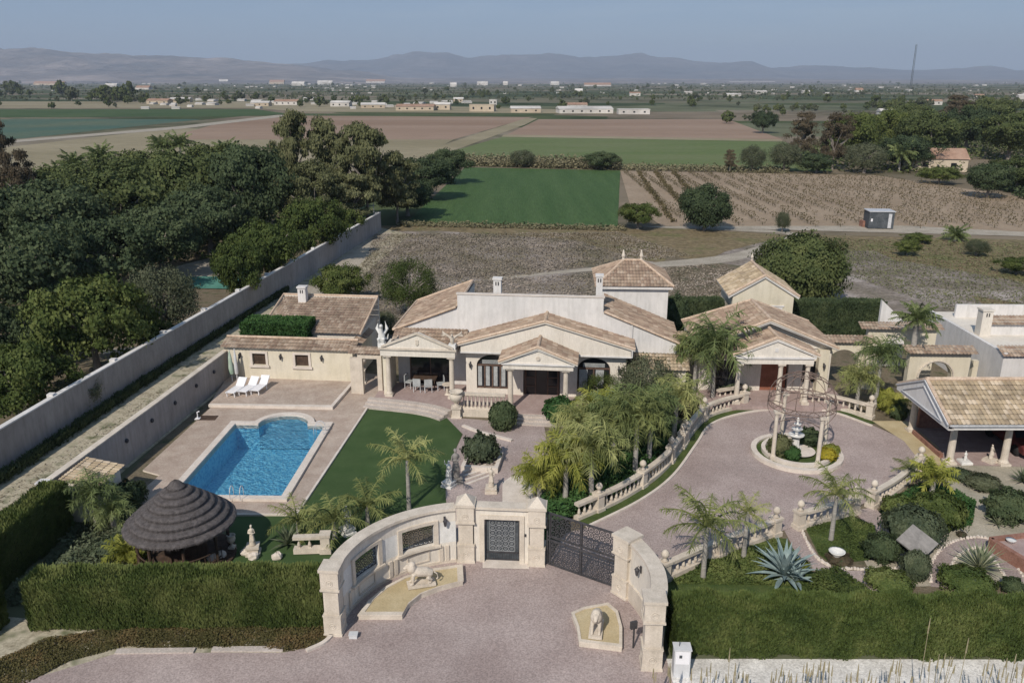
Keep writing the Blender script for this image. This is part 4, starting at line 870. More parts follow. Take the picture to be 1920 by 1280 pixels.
# terrace and steps
tf = [VW(-5.6, 2.0)[:2], VW(-5.6, -.9)[:2], VW(-4.2, -1.05)[:2], VW(-2.6, -1.35)[:2], VW(-1.2, -1.85)[:2], VW(-.2, -2.5)[:2], VW(2.9, -2.5)[:2], VW(2.9, -2.6)[:2], VW(7.4, -2.6)[:2], VW(7.4, -1.9)[:2], VW(11.5, -1.9)[:2], VW(11.5, 2.0)[:2]]
struct(MB().prism(tf, 0, TZ).build('villa_terrace', 'terrace_tile'))
arc = [VW(-5.9, -.85)[:2], VW(-5.0, -1.0)[:2], VW(-4.2, -1.12)[:2], VW(-2.6, -1.42)[:2], VW(-1.2, -1.92)[:2], VW(-.2, -2.55)[:2]]
for k in range(3): struct(MB().sweep(smoothline(arc), .42, 0, .40 - k * .12, -.18 - k * .36).build('terrace_steps', 'step_stone'))
for k in range(3): a, b_ = VW(3.0, -2.75 - k * .36)[:2], VW(7.2, -2.75 - k * .36)[:2]; struct(MB().sweep([a, b_], .38, 0, .36 - k * .12).build('door_steps', 'step_stone'))
for x in (3.0, 7.25):
    pass
b = balustrade('straight pale balustrade below the left arched window of the villa', [VW(.15, -2.35), VW(3.15, -2.35)], 1.12, TZ, (), False, .24, base=.15)
q = [VW(-.1, -2.45)[:2], VW(3.0, -2.45)[:2]]; struct(MB().sweep(q, .3, 0, .5).build('terrace_kerb', 'stone'))
for k, (px, ty) in enumerate([(856, 735)]): g = G(px, 782); urn(g.x, g.y, 0, 1.75, 'large carved urn on a pedestal at the villa terrace corner', ped=.42)
# ---- tower
TW = thing('tower_house', 'square white tower block with hipped clay tile roof behind the villa', 'house', (6.25, 57.0, 0), VR * .5)
MB().box(0, 0, 0, 4.8, 4.8, 6.1).build('wall', 'white_wall', TW); MB().box(-.28, -.28, 6.02, 5.08, 5.08, 6.2).build('eaves', 'white_wall', TW)
def hip(parent, x0, y0, x1, y1, z0, z1, rx0, rx1, mat='roof_tile'):
    ym = (y0 + y1) / 2; mb = MB(); Tf = Vector((0, ym - y0, z1 - z0)); l = Tf.length
    mb.tiles((x0, y0, z0), (1, 0, 0), Tf, [(0, 0), (x1 - x0, 0), (rx1 - x0, l), (rx0 - x0, l)]); mb.tiles((x0, y1, z0), (1, 0, 0), (0, -Tf.y, Tf.z), [(0, 0), (x1 - x0, 0), (rx1 - x0, l), (rx0 - x0, l)])
    Tl = Vector((rx0 - x0, 0, z1 - z0)); mb.tiles((x0, y0, z0), (0, 1, 0), Tl, [(0, 0), (y1 - y0, 0), (ym - y0, Tl.length)])
    Tr = Vector((rx1 - x1, 0, z1 - z0)); mb.tiles((x1, y0, z0), (0, 1, 0), Tr, [(0, 0), (y1 - y0, 0), (ym - y0, Tr.length)])
    mb.build('roof', mat, parent); rc = MB()
    for (a, b_, r_) in ((x0, y0, rx0), (x0, y1, rx0), (x1, y0, rx1), (x1, y1, rx1)): rc.tube([(a, b_, z0 + .05), (r_, ym, z1 + .05)], .1, 7)
    rc.tube([(rx0, ym, z1 + .06), (rx1, ym, z1 + .06)], .1, 7); rc.build('ridge_tiles', 'ridge_tile', parent)
hip(TW, -.35, -.35, 5.15, 5.15, 6.2, 7.5, 1.75, 3.05)
MB().add([(-.3, -.3, 6.19), (5.1, -.3, 6.19), (3.05, 2.4, 7.44), (1.75, 2.4, 7.44), (-.3, 5.1, 6.19), (5.1, 5.1, 6.19)], [(0, 1, 2, 3), (5, 4, 3, 2), (4, 0, 3), (1, 5, 2)]).build('roof_deck', 'stucco', TW)
for x in (1.75, 3.05): MB().lathe([(.12, 0), (.08, .2), (.14, .35), (.10, .5), (.05, .75), (.02, .8)], x, 2.4, 7.52, 8).build('finial', 'stone', TW)
# ---- annexe beside the villa: dining-porch side doorway and pool house
PHO = (-19.95, 54.45, 0); PHR = -R(5.8)
P = thing('pool_house', 'low cream pool house wall with two square windows and a tiled coping', 'house', PHO, PHR)
arch_wall(P, 0, 9.1, .2, 2.45, 0, .3, [(2.0, 2.95, 1.25, 2.08, 2.08), (5.05, 6.0, 1.25, 2.08, 2.08)], 'cream_wall')
for xa in (2.0, 5.05):
    fr = MB(); z0, z1 = 1.25, 2.08; x0, x1 = xa, xa + .95
    fr.box(x0 - .16, -.07, z0 - .16, x0, -.002, z1 + .16).box(x1, -.07, z0 - .16, x1 + .16, -.002, z1 + .16).box(x0, -.07, z1, x1, -.002, z1 + .16).box(x0 - .24, -.12, z0 - .18, x1 + .24, -.003, z0 - .02)
    f = fr.build('window', 'coping_stone', P); MB().box(x0, .12, z0, x1, .15, z1).build('pane', 'dark_wood', f)
for x in (1.15, 4.05, 6.95): wall_lamp(P, x, 0, 1.75)
MB().box(8.8, .3, .1, 9.1, 5.0, 2.45).box(0, .3, 0, .25, 6.5, 2.45).build('side_wall', 'cream_wall', P)
MB().tiles((-.15, -.28, 2.48), (1, 0, 0), (0, 1.15, .42), [(0, 0), (9.5, 0), (9.5, 1.2), (0, 1.2)]).tiles((9.4, -.25, 2.48), (0, 1, 0), (-.7, 0, .32), [(0, .0), (5.0, 0), (5.0, .75), (0.5, .75)]).build('coping_tiles', 'roof_tile', P)
MB().box(-.1, .0, 2.45, 9.3, 1.1, 2.5).build('coping_base', 'stucco', P); MB().tube([(-.1, .9, 2.98), (9.3, .9, 2.98)], .09, 7).build('ridge_tiles', 'ridge_tile', P)
T = Vector((0, 5.0, 1.35)); MB().tiles((1.9, 2.0, 3.0), (1, 0, 0), T, [(0, 0), (7.2, 0), (7.2, T.length), (0.1, T.length)]).build('roof', 'roof_tile', P)
MB().box(2.0, 2.3, 0, 9.0, 7.0, 2.95).box(1.8, 6.9, 0, 9.2, 7.15, 4.45).build('rear_wall', 'stucco', P)
MB().tube([(1.85, 1.95, 3.1), (1.85, 7.0, 4.5), (9.2, 7.0, 4.5)], .1, 7).build('ridge_tiles', 'ridge_tile', P); MB().tube([(9.15, 1.95, 3.1), (9.15, 6.85, 4.44)], .08, 7).build('verge_tiles', 'ridge_tile', P)
chimney(P, 3.6, 6.3, 3.5, 5.35, .6, .5)
x_, y_ = PHO[0], PHO[1]
t = thing('doorway', 'stone framed garden doorway between the pool house and dining porch', 'doorway', VW(-6.95, .35), VR)
MB().box(0, 0, .1, .3, .3, 2.6).box(1.3, 0, .1, 1.6, .3, 2.6).box(0, 0, 2.6, 1.6, .3, 2.85).box(-.55, .05, .1, -.002, .28, 2.6).build('frame', 'stone', t)
MB().tiles((-.6, -.1, 2.9), (1, 0, 0), (0, .8, .3), [(0, 0), (2.2, 0), (2.2, .85), (0, .85)]).build('coping_tiles', 'roof_tile', t)
g = G(678, 718); urn(g.x, g.y, .1, 1.9, 'slender stone urn on a pedestal beside the garden doorway', ped=.5)
TOPI = True

# ================================================================== GUEST ANNEXE
A = thing('guest_house', 'small white guest house with a pedimented porch behind the dome pergola', 'house', (12.3, 51.6, 0), -R(1.5))
gable_roof(A, -.2, 8.9, -.5, 5.9, 3.45, 5.35, 'roof_tile', hip_back=1.3)
arch_wall(A, 0, 8.7, .3, 3.3, .2, .5, [(1.0, 2.6, .3, 2.4, 2.4), (4.2, 6.0, .3, 2.5, 2.5), (6.9, 8.0, .9, 2.4, 2.4)], 'stucco')
MB().wallpoly([(0, 3.3), (8.7, 3.3), (4.35, 5.15)], .1, .5).build('gable', 'stucco', A)
MB().wallpoly([(-.2, 3.3), (4.35, 5.12), (8.9, 3.3), (8.9, 3.45), (4.35, 5.3), (-.2, 3.45)], -.4, .098).build('cornice', 'white_wall', A)
MB().box(0, .5, .1, .25, 5.7, 3.4).box(8.45, .5, .1, 8.7, 5.7, 3.4).box(.25, 5.4, .1, 8.45, 5.7, 3.4).build('side_wall', 'stucco', A)
MB().wallpoly([(1.9, 3.05), (6.7, 3.05), (6.7, 3.5), (4.3, 4.5), (1.9, 3.5)], -2.4, -1.95).build('pediment', 'stucco', A)
MB().wallpoly([(1.8, 3.42), (6.8, 3.42), (6.8, 3.54), (1.8, 3.54)], -2.5, -2.402).wallpoly([(1.8, 3.54), (4.3, 4.56), (6.8, 3.54), (6.8, 3.7), (4.3, 4.74), (1.8, 3.7)], -2.5, -2.403).bx(4.3, -2.42, 3.85, .22, .04, .26).build('cornice', 'white_wall', A)
gable_roof(A, 1.6, 7.0, -2.55, -.35, 3.62, 4.78)
MB().box(1.9, -1.95, 3.05, 2.2, .2, 3.5).box(6.4, -1.95, 3.05, 6.7, .2, 3.5).box(2.2, -1.95, 3.2, 6.4, .2, 3.35).build('portico_beam', 'stucco', A)
for x in (2.1, 4.75, 6.45): column(A, x, -2.15, .3, 2.75, .16)
MB().box(7.75, -.32, .3, 8.4, .2, 3.28).build('corner_pier', 'cream_wall', A); wall_lamp(A, 8.07, -.32, 2.1)
MB().box(3.7, .3, .3, 5.9, .36, 2.5).build('door', 'red_wood', A); MB().box(6.95, .32, .9, 7.95, .36, 2.4).build('window', 'glass_dark', A)
MB().box(.9, .32, .35, 2.6, .36, 2.4).build('window', 'glass_dark', A)
struct(MB().prism([(12.0, 48.9), (21.4, 48.7), (21.6, 52.2), (12.0, 52.2)], 0, .30).build('guest_terrace', 'terrace_tile'))
PV = thing('garden_pavilion', 'small cream pavilion with steep gable standing behind the guest house', 'house', (17.35, 63.0, 0), -R(4))
MB().box(0, 0, 0, 4.7, 5.0, 3.9).wallpoly([(-.1, 3.9), (4.8, 3.9), (2.35, 5.45)], 0, 5.0).build('wall', 'cream_wall', PV)
MB().wallpoly([(-.35, 3.75), (2.35, 5.4), (5.05, 3.75), (5.05, 3.95), (2.35, 5.6), (-.35, 3.95)], -.15, -.002).build('cornice', 'white_wall', PV)
gable_roof(PV, -.4, 5.1, -.2, 5.3, 3.95, 5.6, 'roof_tile_pale'); MB().lathe([(.1, 0), (.06, .2), (.12, .35), (.04, .6), (.02, .65)], 2.35, 5.1, 5.65, 8).build('finial', 'stone', PV)
MB().box(.8, -.03, 2.4, 3.9, -.003, 3.1).box(.7, -.08, 3.1, 4.0, -.003, 3.2).build('garage_door', 'white_wall', PV)
# arcade to the right of the guest house
AR = thing('arcade_wall', 'cream arcade wall with tiled coping right of the guest house', 'wall', (20.9, 53.2, 0), -R(3))
arch_wall(AR, 0, 3.4, 0, 3.2, 0, .45, [(.55, 2.6, 0, 1.7, 2.7)], 'cream_wall'); MB().tiles((-.9, -.3, 3.22), (1, 0, 0), (0, .9, .3), [(0, 0), (4.5, 0), (4.5, .95), (0, .95)]).build('coping_tiles', 'roof_tile', AR)
MB().box(2.9, -.35, 0, 3.7, -.002, 3.0).build('buttress', 'cream_wall', AR)
AR2 = thing('arcade_gate', 'taller cream archway with higher tiled band behind the leaning palm', 'wall', (24.6, 54.6, 0), -R(3))
arch_wall(AR2, 0, 4.6, 0, 3.7, 0, .45, [(.7, 3.6, 0, 1.9, 3.1)], 'cream_wall'); MB().tiles((-.6, -.35, 3.75), (1, 0, 0), (0, .9, .3), [(0, 0), (5.6, 0), (5.6, .95), (0, .95)]).build('coping_tiles', 'roof_tile', AR2)
AR3 = thing('entrance_arch', 'wide round cream archway under red tiles next to the grey gable wall', 'wall', (25.9, 51.0, 0), -R(2))
arch_wall(AR3, 0, 3.9, 0, 3.15, 0, .5, [(.75, 2.85, 0, 1.5, 2.55)], 'cream_wall'); MB().tiles((-.4, -.35, 3.18), (1, 0, 0), (0, .9, .34), [(0, 0), (4.6, 0), (4.6, .95), (0, .95)]).build('coping_tiles', 'roof_tile', AR3)
mb = MB(); ap = arch_poly(.65, 2.95, 1.5, 2.66)
for a, b_ in zip(ap, ap[1:]): mb.tube([(a[0], -.04, a[1]), (b_[0], -.04, b_[1])], .07, 5)
mb.build('arch_moulding', 'stone', AR3)
LB = thing('arcade_wall', 'short cream screen wall with round opening between villa and guest house', 'wall', (9.6, 55.2, 0), -R(3))
arch_wall(LB, 0, 4.2, 0, 2.9, 0, .35, [(1.3, 2.5, 0, 1.6, 2.3)], 'cream_wall'); MB().tiles((-.1, -.3, 2.93), (1, 0, 0), (0, .8, .3), [(0, 0), (4.4, 0), (4.4, .85), (0, .85)]).build('coping_tiles', 'roof_tile_pale', LB)
FW = thing('fin_wall', 'triangular white fin wall rising behind the arcade tiles', 'wall', (26.6, 57.5, 0), 0)
MB().wallpoly([(0, 0), (2.0, 0), (2.0, 3.2), (0, 5.0)], 0, .25).build('wall', 'white_wall', FW)
# right neighbour
NB = thing('neighbour_house', 'long grey white side building with sloping tiled edge at the right', 'house', (31.3, 49.9, 0), -R(1))
MB().box(0, 0, 0, 9.5, 10.6, 3.25).box(0, 0, 3.25, .25, 10.6, 3.5).build('wall', 'white_wall', NB)
MB().box(.25, 0, 3.26, 9.5, 10.6, 3.32).build('flat_roof', 'stucco', NB)
Tn = Vector((0, 1.1, .45)); MB().tiles((-.1, -.2, 3.3), (1, 0, 0), Tn, [(0, 0), (9.6, 0), (9.6, 1.15), (0, 1.15)]).build('roof', 'roof_tile', NB)
MB().tiles((1.2, 4.4, 4.05), (1, 0, 0), Tn, [(0, 0), (8.2, 0), (8.2, 1.1), (0, 1.1)]).build('roof', 'roof_tile', NB)
MB().box(1.3, 4.6, 3.3, 9.4, 4.9, 4.1).box(1.3, 9.0, 3.3, 9.4, 9.2, 4.3).build('parapet', 'white_wall', NB); chimney(NB, 1.0, 4.6, 3.3, 5.2, .7, .7, 'stucco')
MB().box(-.7, 2.0, 0, -.35, 2.35, 2.3).build('post', 'cream_wall', NB)
# ---- carport
CP = thing('carport', 'open carport with pale clay tile roof and white columns at the right edge', 'carport', (0, 0, 0))
X0, X1, Y0c, Y1c = 22.9, 38.0, 39.9, 46.0; ZE, ZR, YR = 2.85, 4.25, 42.9
Tf = Vector((0, YR - Y0c, ZR - ZE)); Tb = Vector((0, YR - Y1c, ZR - ZE))
MB().tiles((X0, Y0c, ZE), (1, 0, 0), Tf, [(0, 0), (X1 - X0, 0), (X1 - X0, Tf.length), (0, Tf.length)]).tiles((X0, Y1c, ZE), (1, 0, 0), Tb, [(0, 0), (X1 - X0, 0), (X1 - X0, Tb.length), (0, Tb.length)]).build('roof', 'roof_tile_pale', CP)
MB().tube([(X0 - .05, YR, ZR + .08), (X1, YR, ZR + .08)], .12, 8).tube([(X0, Y0c, ZE + .07), (X0, YR, ZR + .08), (X0, Y1c, ZE + .07)], .1, 7).build('ridge_tiles', 'ridge_tile', CP)
mb = MB(); mb.add([(X0 - .05, Y0c, ZE - .3), (X0 - .05, Y1c, ZE - .3), (X0 - .05, Y1c, ZE), (X0 - .05, YR, ZR), (X0 - .05, Y0c, ZE), (X0 + .25, Y0c, ZE - .3), (X0 + .25, Y1c, ZE - .3), (X0 + .25, Y1c, ZE), (X0 + .25, YR, ZR), (X0 + .25, Y0c, ZE)], [(4, 3, 2, 1, 0), (5, 6, 7, 8, 9), (0, 1, 6, 5)]); mb.build('pediment', 'white_wall', CP)
MB().tube([(X0 - .09, Y0c + .7, ZE - .08), (X0 - .09, YR, ZR - .35), (X0 - .09, Y1c - .7, ZE - .08), (X0 - .09, Y0c + .7, ZE - .08)], .045, 5).tube([(X0 - .1, Y0c, ZE), (X0 - .1, YR, ZR), (X0 - .1, Y1c, ZE)], .05, 5).build('moulding', 'steel', CP)
MB().box(X0 + .3, Y0c + .1, ZE - .32, X1, Y0c + .42, ZE - .02).box(X0 + .3, Y1c - .42, ZE - .32, X1, Y1c - .1, ZE - .02).build('beam', 'white_wall', CP)
MB().box(X0, Y0c - .04, ZE - .08, X1, Y0c + .09, ZE + .015).build('gutter', 'steel', CP)
MB().add([(X0 + .2, Y0c + .1, ZE - .02), (X1, Y0c + .1, ZE - .02), (X1, YR, ZR - .04), (X0 + .2, YR, ZR - .04), (X0 + .2, Y1c - .1, ZE - .02), (X1, Y1c - .1, ZE - .02)], [(0, 3, 2, 1), (3, 4, 5, 2)]).build('roof_lining', 'dark_wood', CP)
for (x, y) in ((24.0, 41.3), (26.85, 41.1), (29.9, 41.0), (23.9, 45.6), (32.8, 40.9)): column(CP, x, y, 0, ZE - .3, .19)
MB().box(24.5, 46.05, 0, X1, 46.3, 2.6).build('rear_wall', 'brick_red', CP); MB().box(23.75, 41.9, 0, 23.95, 45.2, .28).build('kerb', 'brick_red', CP)
# parked car, nose showing under the carport
C = thing('parked_car', 'dark red car with chrome bumper parked under the carport', 'car', (28.95, 43.6, 0), R(90))
prof = [(-2.1, .32), (-2.15, .62), (-1.95, .82), (-.95, .92), (-.45, 1.38), (.85, 1.42), (1.5, .98), (2.05, .92), (2.12, .55), (2.05, .32)]
def car_body(cx):
    mb = MB(); mb.wallpoly([(p[0], p[1]) for p in prof], -.84, .84); return mb
o = car_body(0).build('body', 'car_paint', C); bv = o.modifiers.new('Bevel', 'BEVEL'); bv.width = .09; bv.segments = 3
MB().box(-.6, -.845, .98, .9, .845, 1.3).build('side_window', 'glass_dark', C)
MB().add([(-1.0, -.68, .93), (-1.0, .68, .93), (-.5, .60, 1.36), (-.5, -.60, 1.36)], [(0, 1, 2, 3)]).build('windscreen', 'glass_dark', C)
MB().tube([(-2.22, -.8, .5), (-2.26, 0, .5), (-2.22, .8, .5)], .07, 8).build('bumper', 'steel', C)
for s in (-1, 1):
    o = MB().ball((-2.12, s * .58, .68), (.05, .13, .09)).build('headlight', 'white_plastic', C)
    for x in (-1.35, 1.3):
        wl = MB().lathe([(.32, -.1), (.34, -.06), (.34, .06), (.32, .1)], 0, 0, 0, 18).build('wheel', 'rubber', C, True); wl.matrix_local = Matrix.Translation((x, s * .78, .33)) @ Matrix.Rotation(R(90), 4, 'X')
# ================================================================== ENTRANCE
EC = Vector((-1.6, 26.6)); ER = 5.15
def ea(deg, r=ER): return (EC.x + r * math.cos(R(deg)), EC.y + r * math.sin(R(deg)))
def arcpts(a0, a1, n=None, r=ER): n = n or max(2, int(abs(a1 - a0) / 3)); return [ea(a0 + (a1 - a0) * i / n, r) for i in range(n + 1)]
def pillar(label, x, y, rz, h, wd=.62, pyramid=False, name='gate_pillar'):
    t = thing(name, label, 'pillar', (x, y, 0), rz); m = MB()
    m.bx(0, 0, 0, wd * 1.16, wd * 1.16, .12); m.bx(0, 0, .12, wd * 1.08, wd * 1.08, h * .30 - .12); m.bx(0, 0, h * .30, wd * 1.14, wd * 1.14, .06); m.bx(0, 0, h * .30 + .06, wd * .92, wd * .92, h * .36)
    m.bx(0, 0, h * .66 + .06, wd * 1.2, wd * 1.2, .07); m.bx(0, 0, h * .66 + .13, wd * 1.1, wd * 1.1, h * .34 - .25); m.bx(0, 0, h - .12, wd * 1.25, wd * 1.25, .12)
    m.build('shaft', 'stone', t)
    if pyramid: MB().bx(0, 0, h, wd * 1.15, wd * 1.15, .36, 0, .04).build('pyramid_cap', 'stone', t)
    for z in (h * .16, h * .80):
        for s in range(4):
            a = s * math.pi / 2; rr = MB().lathe([(.10, 0), (.13, .015), (.15, 0)], 0, 0, 0, 14, False).lathe([(.02, .012), (.07, .02), (.085, 0)], 0, 0, 0, 10, False)
            o = rr.build('rosette', 'stone', t); k = wd * (1.08 if z < h / 2 else 1.1) / 2 + .003
            o.matrix_local = Matrix.Translation((math.sin(a) * k, -math.cos(a) * k, z)) @ Matrix.Rotation(a, 4, 'Z') @ Matrix.Rotation(R(90), 4, 'X')
    return t
pillar('tall square stone pillar at the left end of the curved entrance wall', -6.72, 26.75, R(-5), 2.9)
pillar('pyramid capped stone pillar left of the small iron gate', -1.98, 31.75, R(-3), 2.85, .68, True)
pillar('pyramid capped stone pillar between the small gate and the large sliding gate', 1.08, 31.45, R(-5), 2.85, .66, True)
pillar('wide stone pillar receiving the far end of the large sliding gate', 4.62, 29.2, R(-50), 2.75, .72)
pillar('tall square stone pillar at the right end of the entrance, beside the meter box', 4.98, 24.85, R(-3), 2.9, .66)
def grille(parent, pts_fn, u0, u1, z0, z1, mat='iron', cell=.2, name='grille', fr=.022, tr=.013):
    """scrolled ironwork panel: interlocking rings in a frame; pts_fn(u) gives plan position"""
    mb = MB(); nu = max(1, round((u1 - u0) / cell)); nz = max(1, round((z1 - z0) / cell)); cu, cz = (u1 - u0) / nu, (z1 - z0) / nz
    def P3(u, z): p = pts_fn(u); return (p[0], p[1], z)
    for i in range(nu):
        for j in range(nz):
            uc, zc = u0 + (i + .5) * cu, z0 + (j + .5) * cz
            mb.tube([P3(uc + cu * .52 * math.cos(a), zc + cz * .52 * math.sin(a)) for a in [k * math.pi / 5 for k in range(10)]], tr, 3, True)
            mb.tube([P3(uc + cu * .2 * math.cos(a), zc + cz * .2 * math.sin(a)) for a in [k * math.pi / 3 for k in range(6)]], tr, 3, True)
    n = 8
    for z in (z0, z1): mb.tube([P3(u0 + (u1 - u0) * k / n, z) for k in range(n + 1)], fr, 4)
    for u in (u0, u1): mb.tube([P3(u, z0), P3(u, z1)], fr, 4)
    return mb.build(name, mat, parent)
EW = thing('entrance_wall', 'curved pale entrance wall with two grilled windows left of the gates', 'wall', (0, 0, 0))
WT = .34; A0, A1 = 170, 99.5
w1, w2 = (158.5, 141.5), (127.5, 110.5)
MB().sweep(arcpts(A0, A1), WT, 0, 1.02).sweep(arcpts(A0, A1), WT, 2.02, 2.56).build('wall', 'stucco', EW)
mb = MB()
for a, b_ in ((A0, w1[0]), (w1[1], w2[0]), (w2[1], A1)): mb.sweep(arcpts(a, b_), WT - .006, 1.02, 2.02)
mb.build('wall_band', 'marble', EW)
MB().sweep(arcpts(A0, A1), WT + .22, 2.56, 2.68).sweep(arcpts(A0, A1, r=ER), WT + .10, 2.48, 2.56).build('coping', 'stone', EW)
MB().sweep(arcpts(A0, A1, r=ER), WT + .10, 0, .16).build('plinth', 'stone', EW)
for (a, b_) in (w1, w2):
    rI = ER - WT / 2 - .03; f = MB(); f.sweep(arcpts(a + 2.2, b_ - 2.2, 8, rI), .09, 2.02, 2.16).sweep(arcpts(a + 3.2, b_ - 3.2, 8, rI - .03), .18, .90, 1.0)
    f.sweep(arcpts(a + 2.2, a, 2, rI), .09, 1.0, 2.02).sweep(arcpts(b_, b_ - 2.2, 2, rI), .09, 1.0, 2.02)
    o = f.build('window', 'stone', EW)
    mid = R((a + b_) / 2); hw = R(abs(a - b_)) / 2 * ER
    grille(o, lambda u, mid=mid: (EC.x + (ER - .02) * math.cos(mid - u / ER), EC.y + (ER - .02) * math.sin(mid - u / ER)), -hw, hw, 1.04, 2.0, cell=.235, mat='iron', tr=.02)
pn = MB()
for c in (164, 150, 134.5, 131.5, 119, 107, 104):
    if c in (150, 119): pn.sweep(arcpts(c + 6, c - 6, 4, ER - WT / 2 - .02), .035, .28, .34).sweep(arcpts(c + 6, c - 6, 4, ER - WT / 2 - .02), .035, .74, .80).sweep(arcpts(c + 6, c + 5.4, 1, ER - WT / 2 - .02), .035, .34, .74).sweep(arcpts(c - 5.4, c - 6, 1, ER - WT / 2 - .02), .035, .34, .74)
    else: pn.sweep(arcpts(c + .9, c - .9, 1, ER - WT / 2 - .03), .08, .16, .9)
pn.build('pilasters', 'stone', EW)
def lamp_at(parent, x, y, z, rz):
    o = wall_lamp(parent, 0, 0, 0); o.location = (x, y, z); o.rotation_euler = (0, 0, rz); return o
p = ea(105, ER - WT / 2); lamp_at(EW, p[0], p[1], 1.95, R(15))
# right curved wall
rw = smoothline([(4.85, 29.0), (5.2, 28.0), (5.4, 26.9), (5.32, 25.8), (5.1, 25.1)], 5)
EW2 = thing('entrance_wall', 'short curved pale entrance wall between the two right gate pillars', 'wall', (0, 0, 0))
MB().sweep(rw, .42, 0, 2.5).build('wall', 'stucco', EW2); MB().sweep(rw, .60, 2.5, 2.64).build('coping', 'stone', EW2); MB().sweep(rw, .56, 0, .85).build('plinth', 'stone', EW2)
lamp_at(EW2, 5.0, 27.85, 1.8, R(-75))
# small gate
SG = thing('pedestrian_gate', 'small square iron scrollwork gate in a pale stone surround', 'gate', (-.42, 31.6, 0), R(-4.5))
MB().box(-1.22, -.15, 0, -.78, .15, 2.25).box(.78, -.15, 0, 1.16, .15, 2.25).box(-1.22, -.15, 2.25, 1.16, .15, 2.62).build('surround', 'stucco', SG)
MB().box(-.96, -.21, 0, -.76, -.152, 2.33).box(.76, -.21, 0, .96, -.152, 2.33).box(-.76, -.21, 2.13, .76, -.152, 2.33).box(-1.3, -.28, 2.62, 1.22, .28, 2.74).build('frame_moulding', 'stone', SG)
gb = MB()
for x in (-.74, .70): gb.box(x, -.03, .06, x + .05, .02, 2.1)
for z in (.06, .42, 2.06): gb.box(-.74, -.03, z, .75, .02, z + .05)
for k in range(13): gb.box(-.62 + k * .1, -.01, .1, -.60 + k * .1, .01, .44)
gl_ = gb.build('gate_leaf', 'iron', SG); grille(gl_, lambda u: (u, 0), -.55, .55, .5, 2.0, mat='grey_iron', cell=.27, tr=.02)
MB().box(-.69, .03, .08, .69, .04, 2.08).build('backing_mesh', 'metal_dark', SG)
MB().bx(1.0, -.17, 1.35, .1, .04, .12).build('intercom', 'iron', SG)
# large sliding gate
BG0, BG1 = Vector((1.5, 31.35)), Vector((4.3, 29.55)); BGL = (BG1 - BG0).length; BGA = math.atan2((BG1 - BG0).y, (BG1 - BG0).x)
BG = thing('sliding_gate', 'large dark iron sliding gate of interlaced scrolls, standing closed', 'gate', (BG0.x, BG0.y, 0), BGA)
gb = MB()
for x in (0, .12, BGL / 2 - .03, BGL - .06): gb.box(x, -.03, .04, x + .06, .03, 2.55)
for z in (.04, 1.22, 1.38, 2.5): gb.box(0, -.028, z, BGL, .028, z + .06)
gb.build('gate_frame', 'iron', BG)
for (a, b_) in ((.2, BGL / 2 - .06), (BGL / 2 + .06, BGL - .08)):
    grille(BG, lambda u: (u, 0), a, b_, .14, 1.2, cell=.235, name='scroll_panel', mat='iron', tr=.021); grille(BG, lambda u: (u, 0), a, b_, 1.46, 2.48, cell=.235, name='scroll_panel', mat='iron', tr=.021)
# lion platforms
def platform(label, top, base=None):
    P_ = PXP(top, .25); t = thing('lion_platform', label, 'platform', (P_[0][0], P_[0][1], 0)); Q = [(p[0] - P_[0][0], p[1] - P_[0][1]) for p in P_]
    MB().prism(Q, 0, .22).build('base', 'stone', t); c = sum((Vector(p) for p in Q), Vector((0, 0))) / len(Q)
    MB().sheet([tuple(c + (Vector(p) - c) * .90) for p in Q], .232).build('gravel_top', 'tan_path', t); 
    k = MB(); n = len(Q); O_ = [tuple(c + (Vector(p) - c) * 1.015) for p in Q]; I_ = [tuple(c + (Vector(p) - c) * .89) for p in Q]
    for i in range(n):
        j = (i + 1) % n; k.add([(*O_[i], .2), (*O_[j], .2), (*O_[j], .27), (*O_[i], .27), (*I_[j], .27), (*I_[i], .27), (*I_[j], .2), (*I_[i], .2)], [(0, 1, 2, 3), (3, 2, 4, 5), (5, 4, 6, 7)])
    k.build('kerb', 'stone', t); return t
platform('crescent stone platform below the grilled wall, carrying the left lion', [(672, 1152), (692, 1125), (722, 1100), (760, 1080), (812, 1066), (866, 1058), (868, 1088), (828, 1098), (790, 1112), (765, 1132), (754, 1152)])
platform('small fan shaped stone platform carrying the right lion', [(1072, 1148), (1095, 1138), (1140, 1130), (1158, 1145), (1166, 1175), (1166, 1212), (1086, 1202), (1082, 1175)])
def lion(X, Y, z0, rz, label, h=1.0):
    t = thing('lion_statue', label, 'statue', (X, Y, z0), rz); MB().bx(0, 0, 0, 1.15, .5, .10).build('base', 'stone', t); b = MB(); s = h
    b.tube([(-.42, 0, .36), (-.2, 0, .47), (.1, 0, .52), (.32, 0, .60)], [.17, .20, .21, .17], 10); b.ball((.36, 0, .72), (.20, .21, .24)); b.ball((.50, 0, .80), (.12, .11, .12)); b.ball((.62, 0, .75), (.07, .07, .06)); b.ball((.33, 0, .88), (.14, .16, .12))
    for sy in (-1, 1):
        b.tube([(.30, sy * .12, .50), (.33, sy * .13, .30), (.34, sy * .13, .08)], [.085, .065, .055], 7); b.ball((.40, sy * .13, .06), (.09, .06, .045)); b.ball((.46, sy * .09, .90), .035)
        b.tube([(-.34, sy * .11, .42), (-.24, sy * .14, .26), (-.40, sy * .14, .16), (-.36, sy * .14, .05)], [.13, .10, .06, .05], 7); b.ball((-.29, sy * .14, .05), (.09, .06, .045))
    b.tube([(-.50, 0, .42), (-.62, .03, .34), (-.66, .05, .18), (-.60, .05, .10)], [.04, .03, .03, .05], 6)
    b.v = [(x * s, y * s, z * s + .08) for x, y, z in b.v]; remesh(b.build('body', 'stone', t), .025, 1)
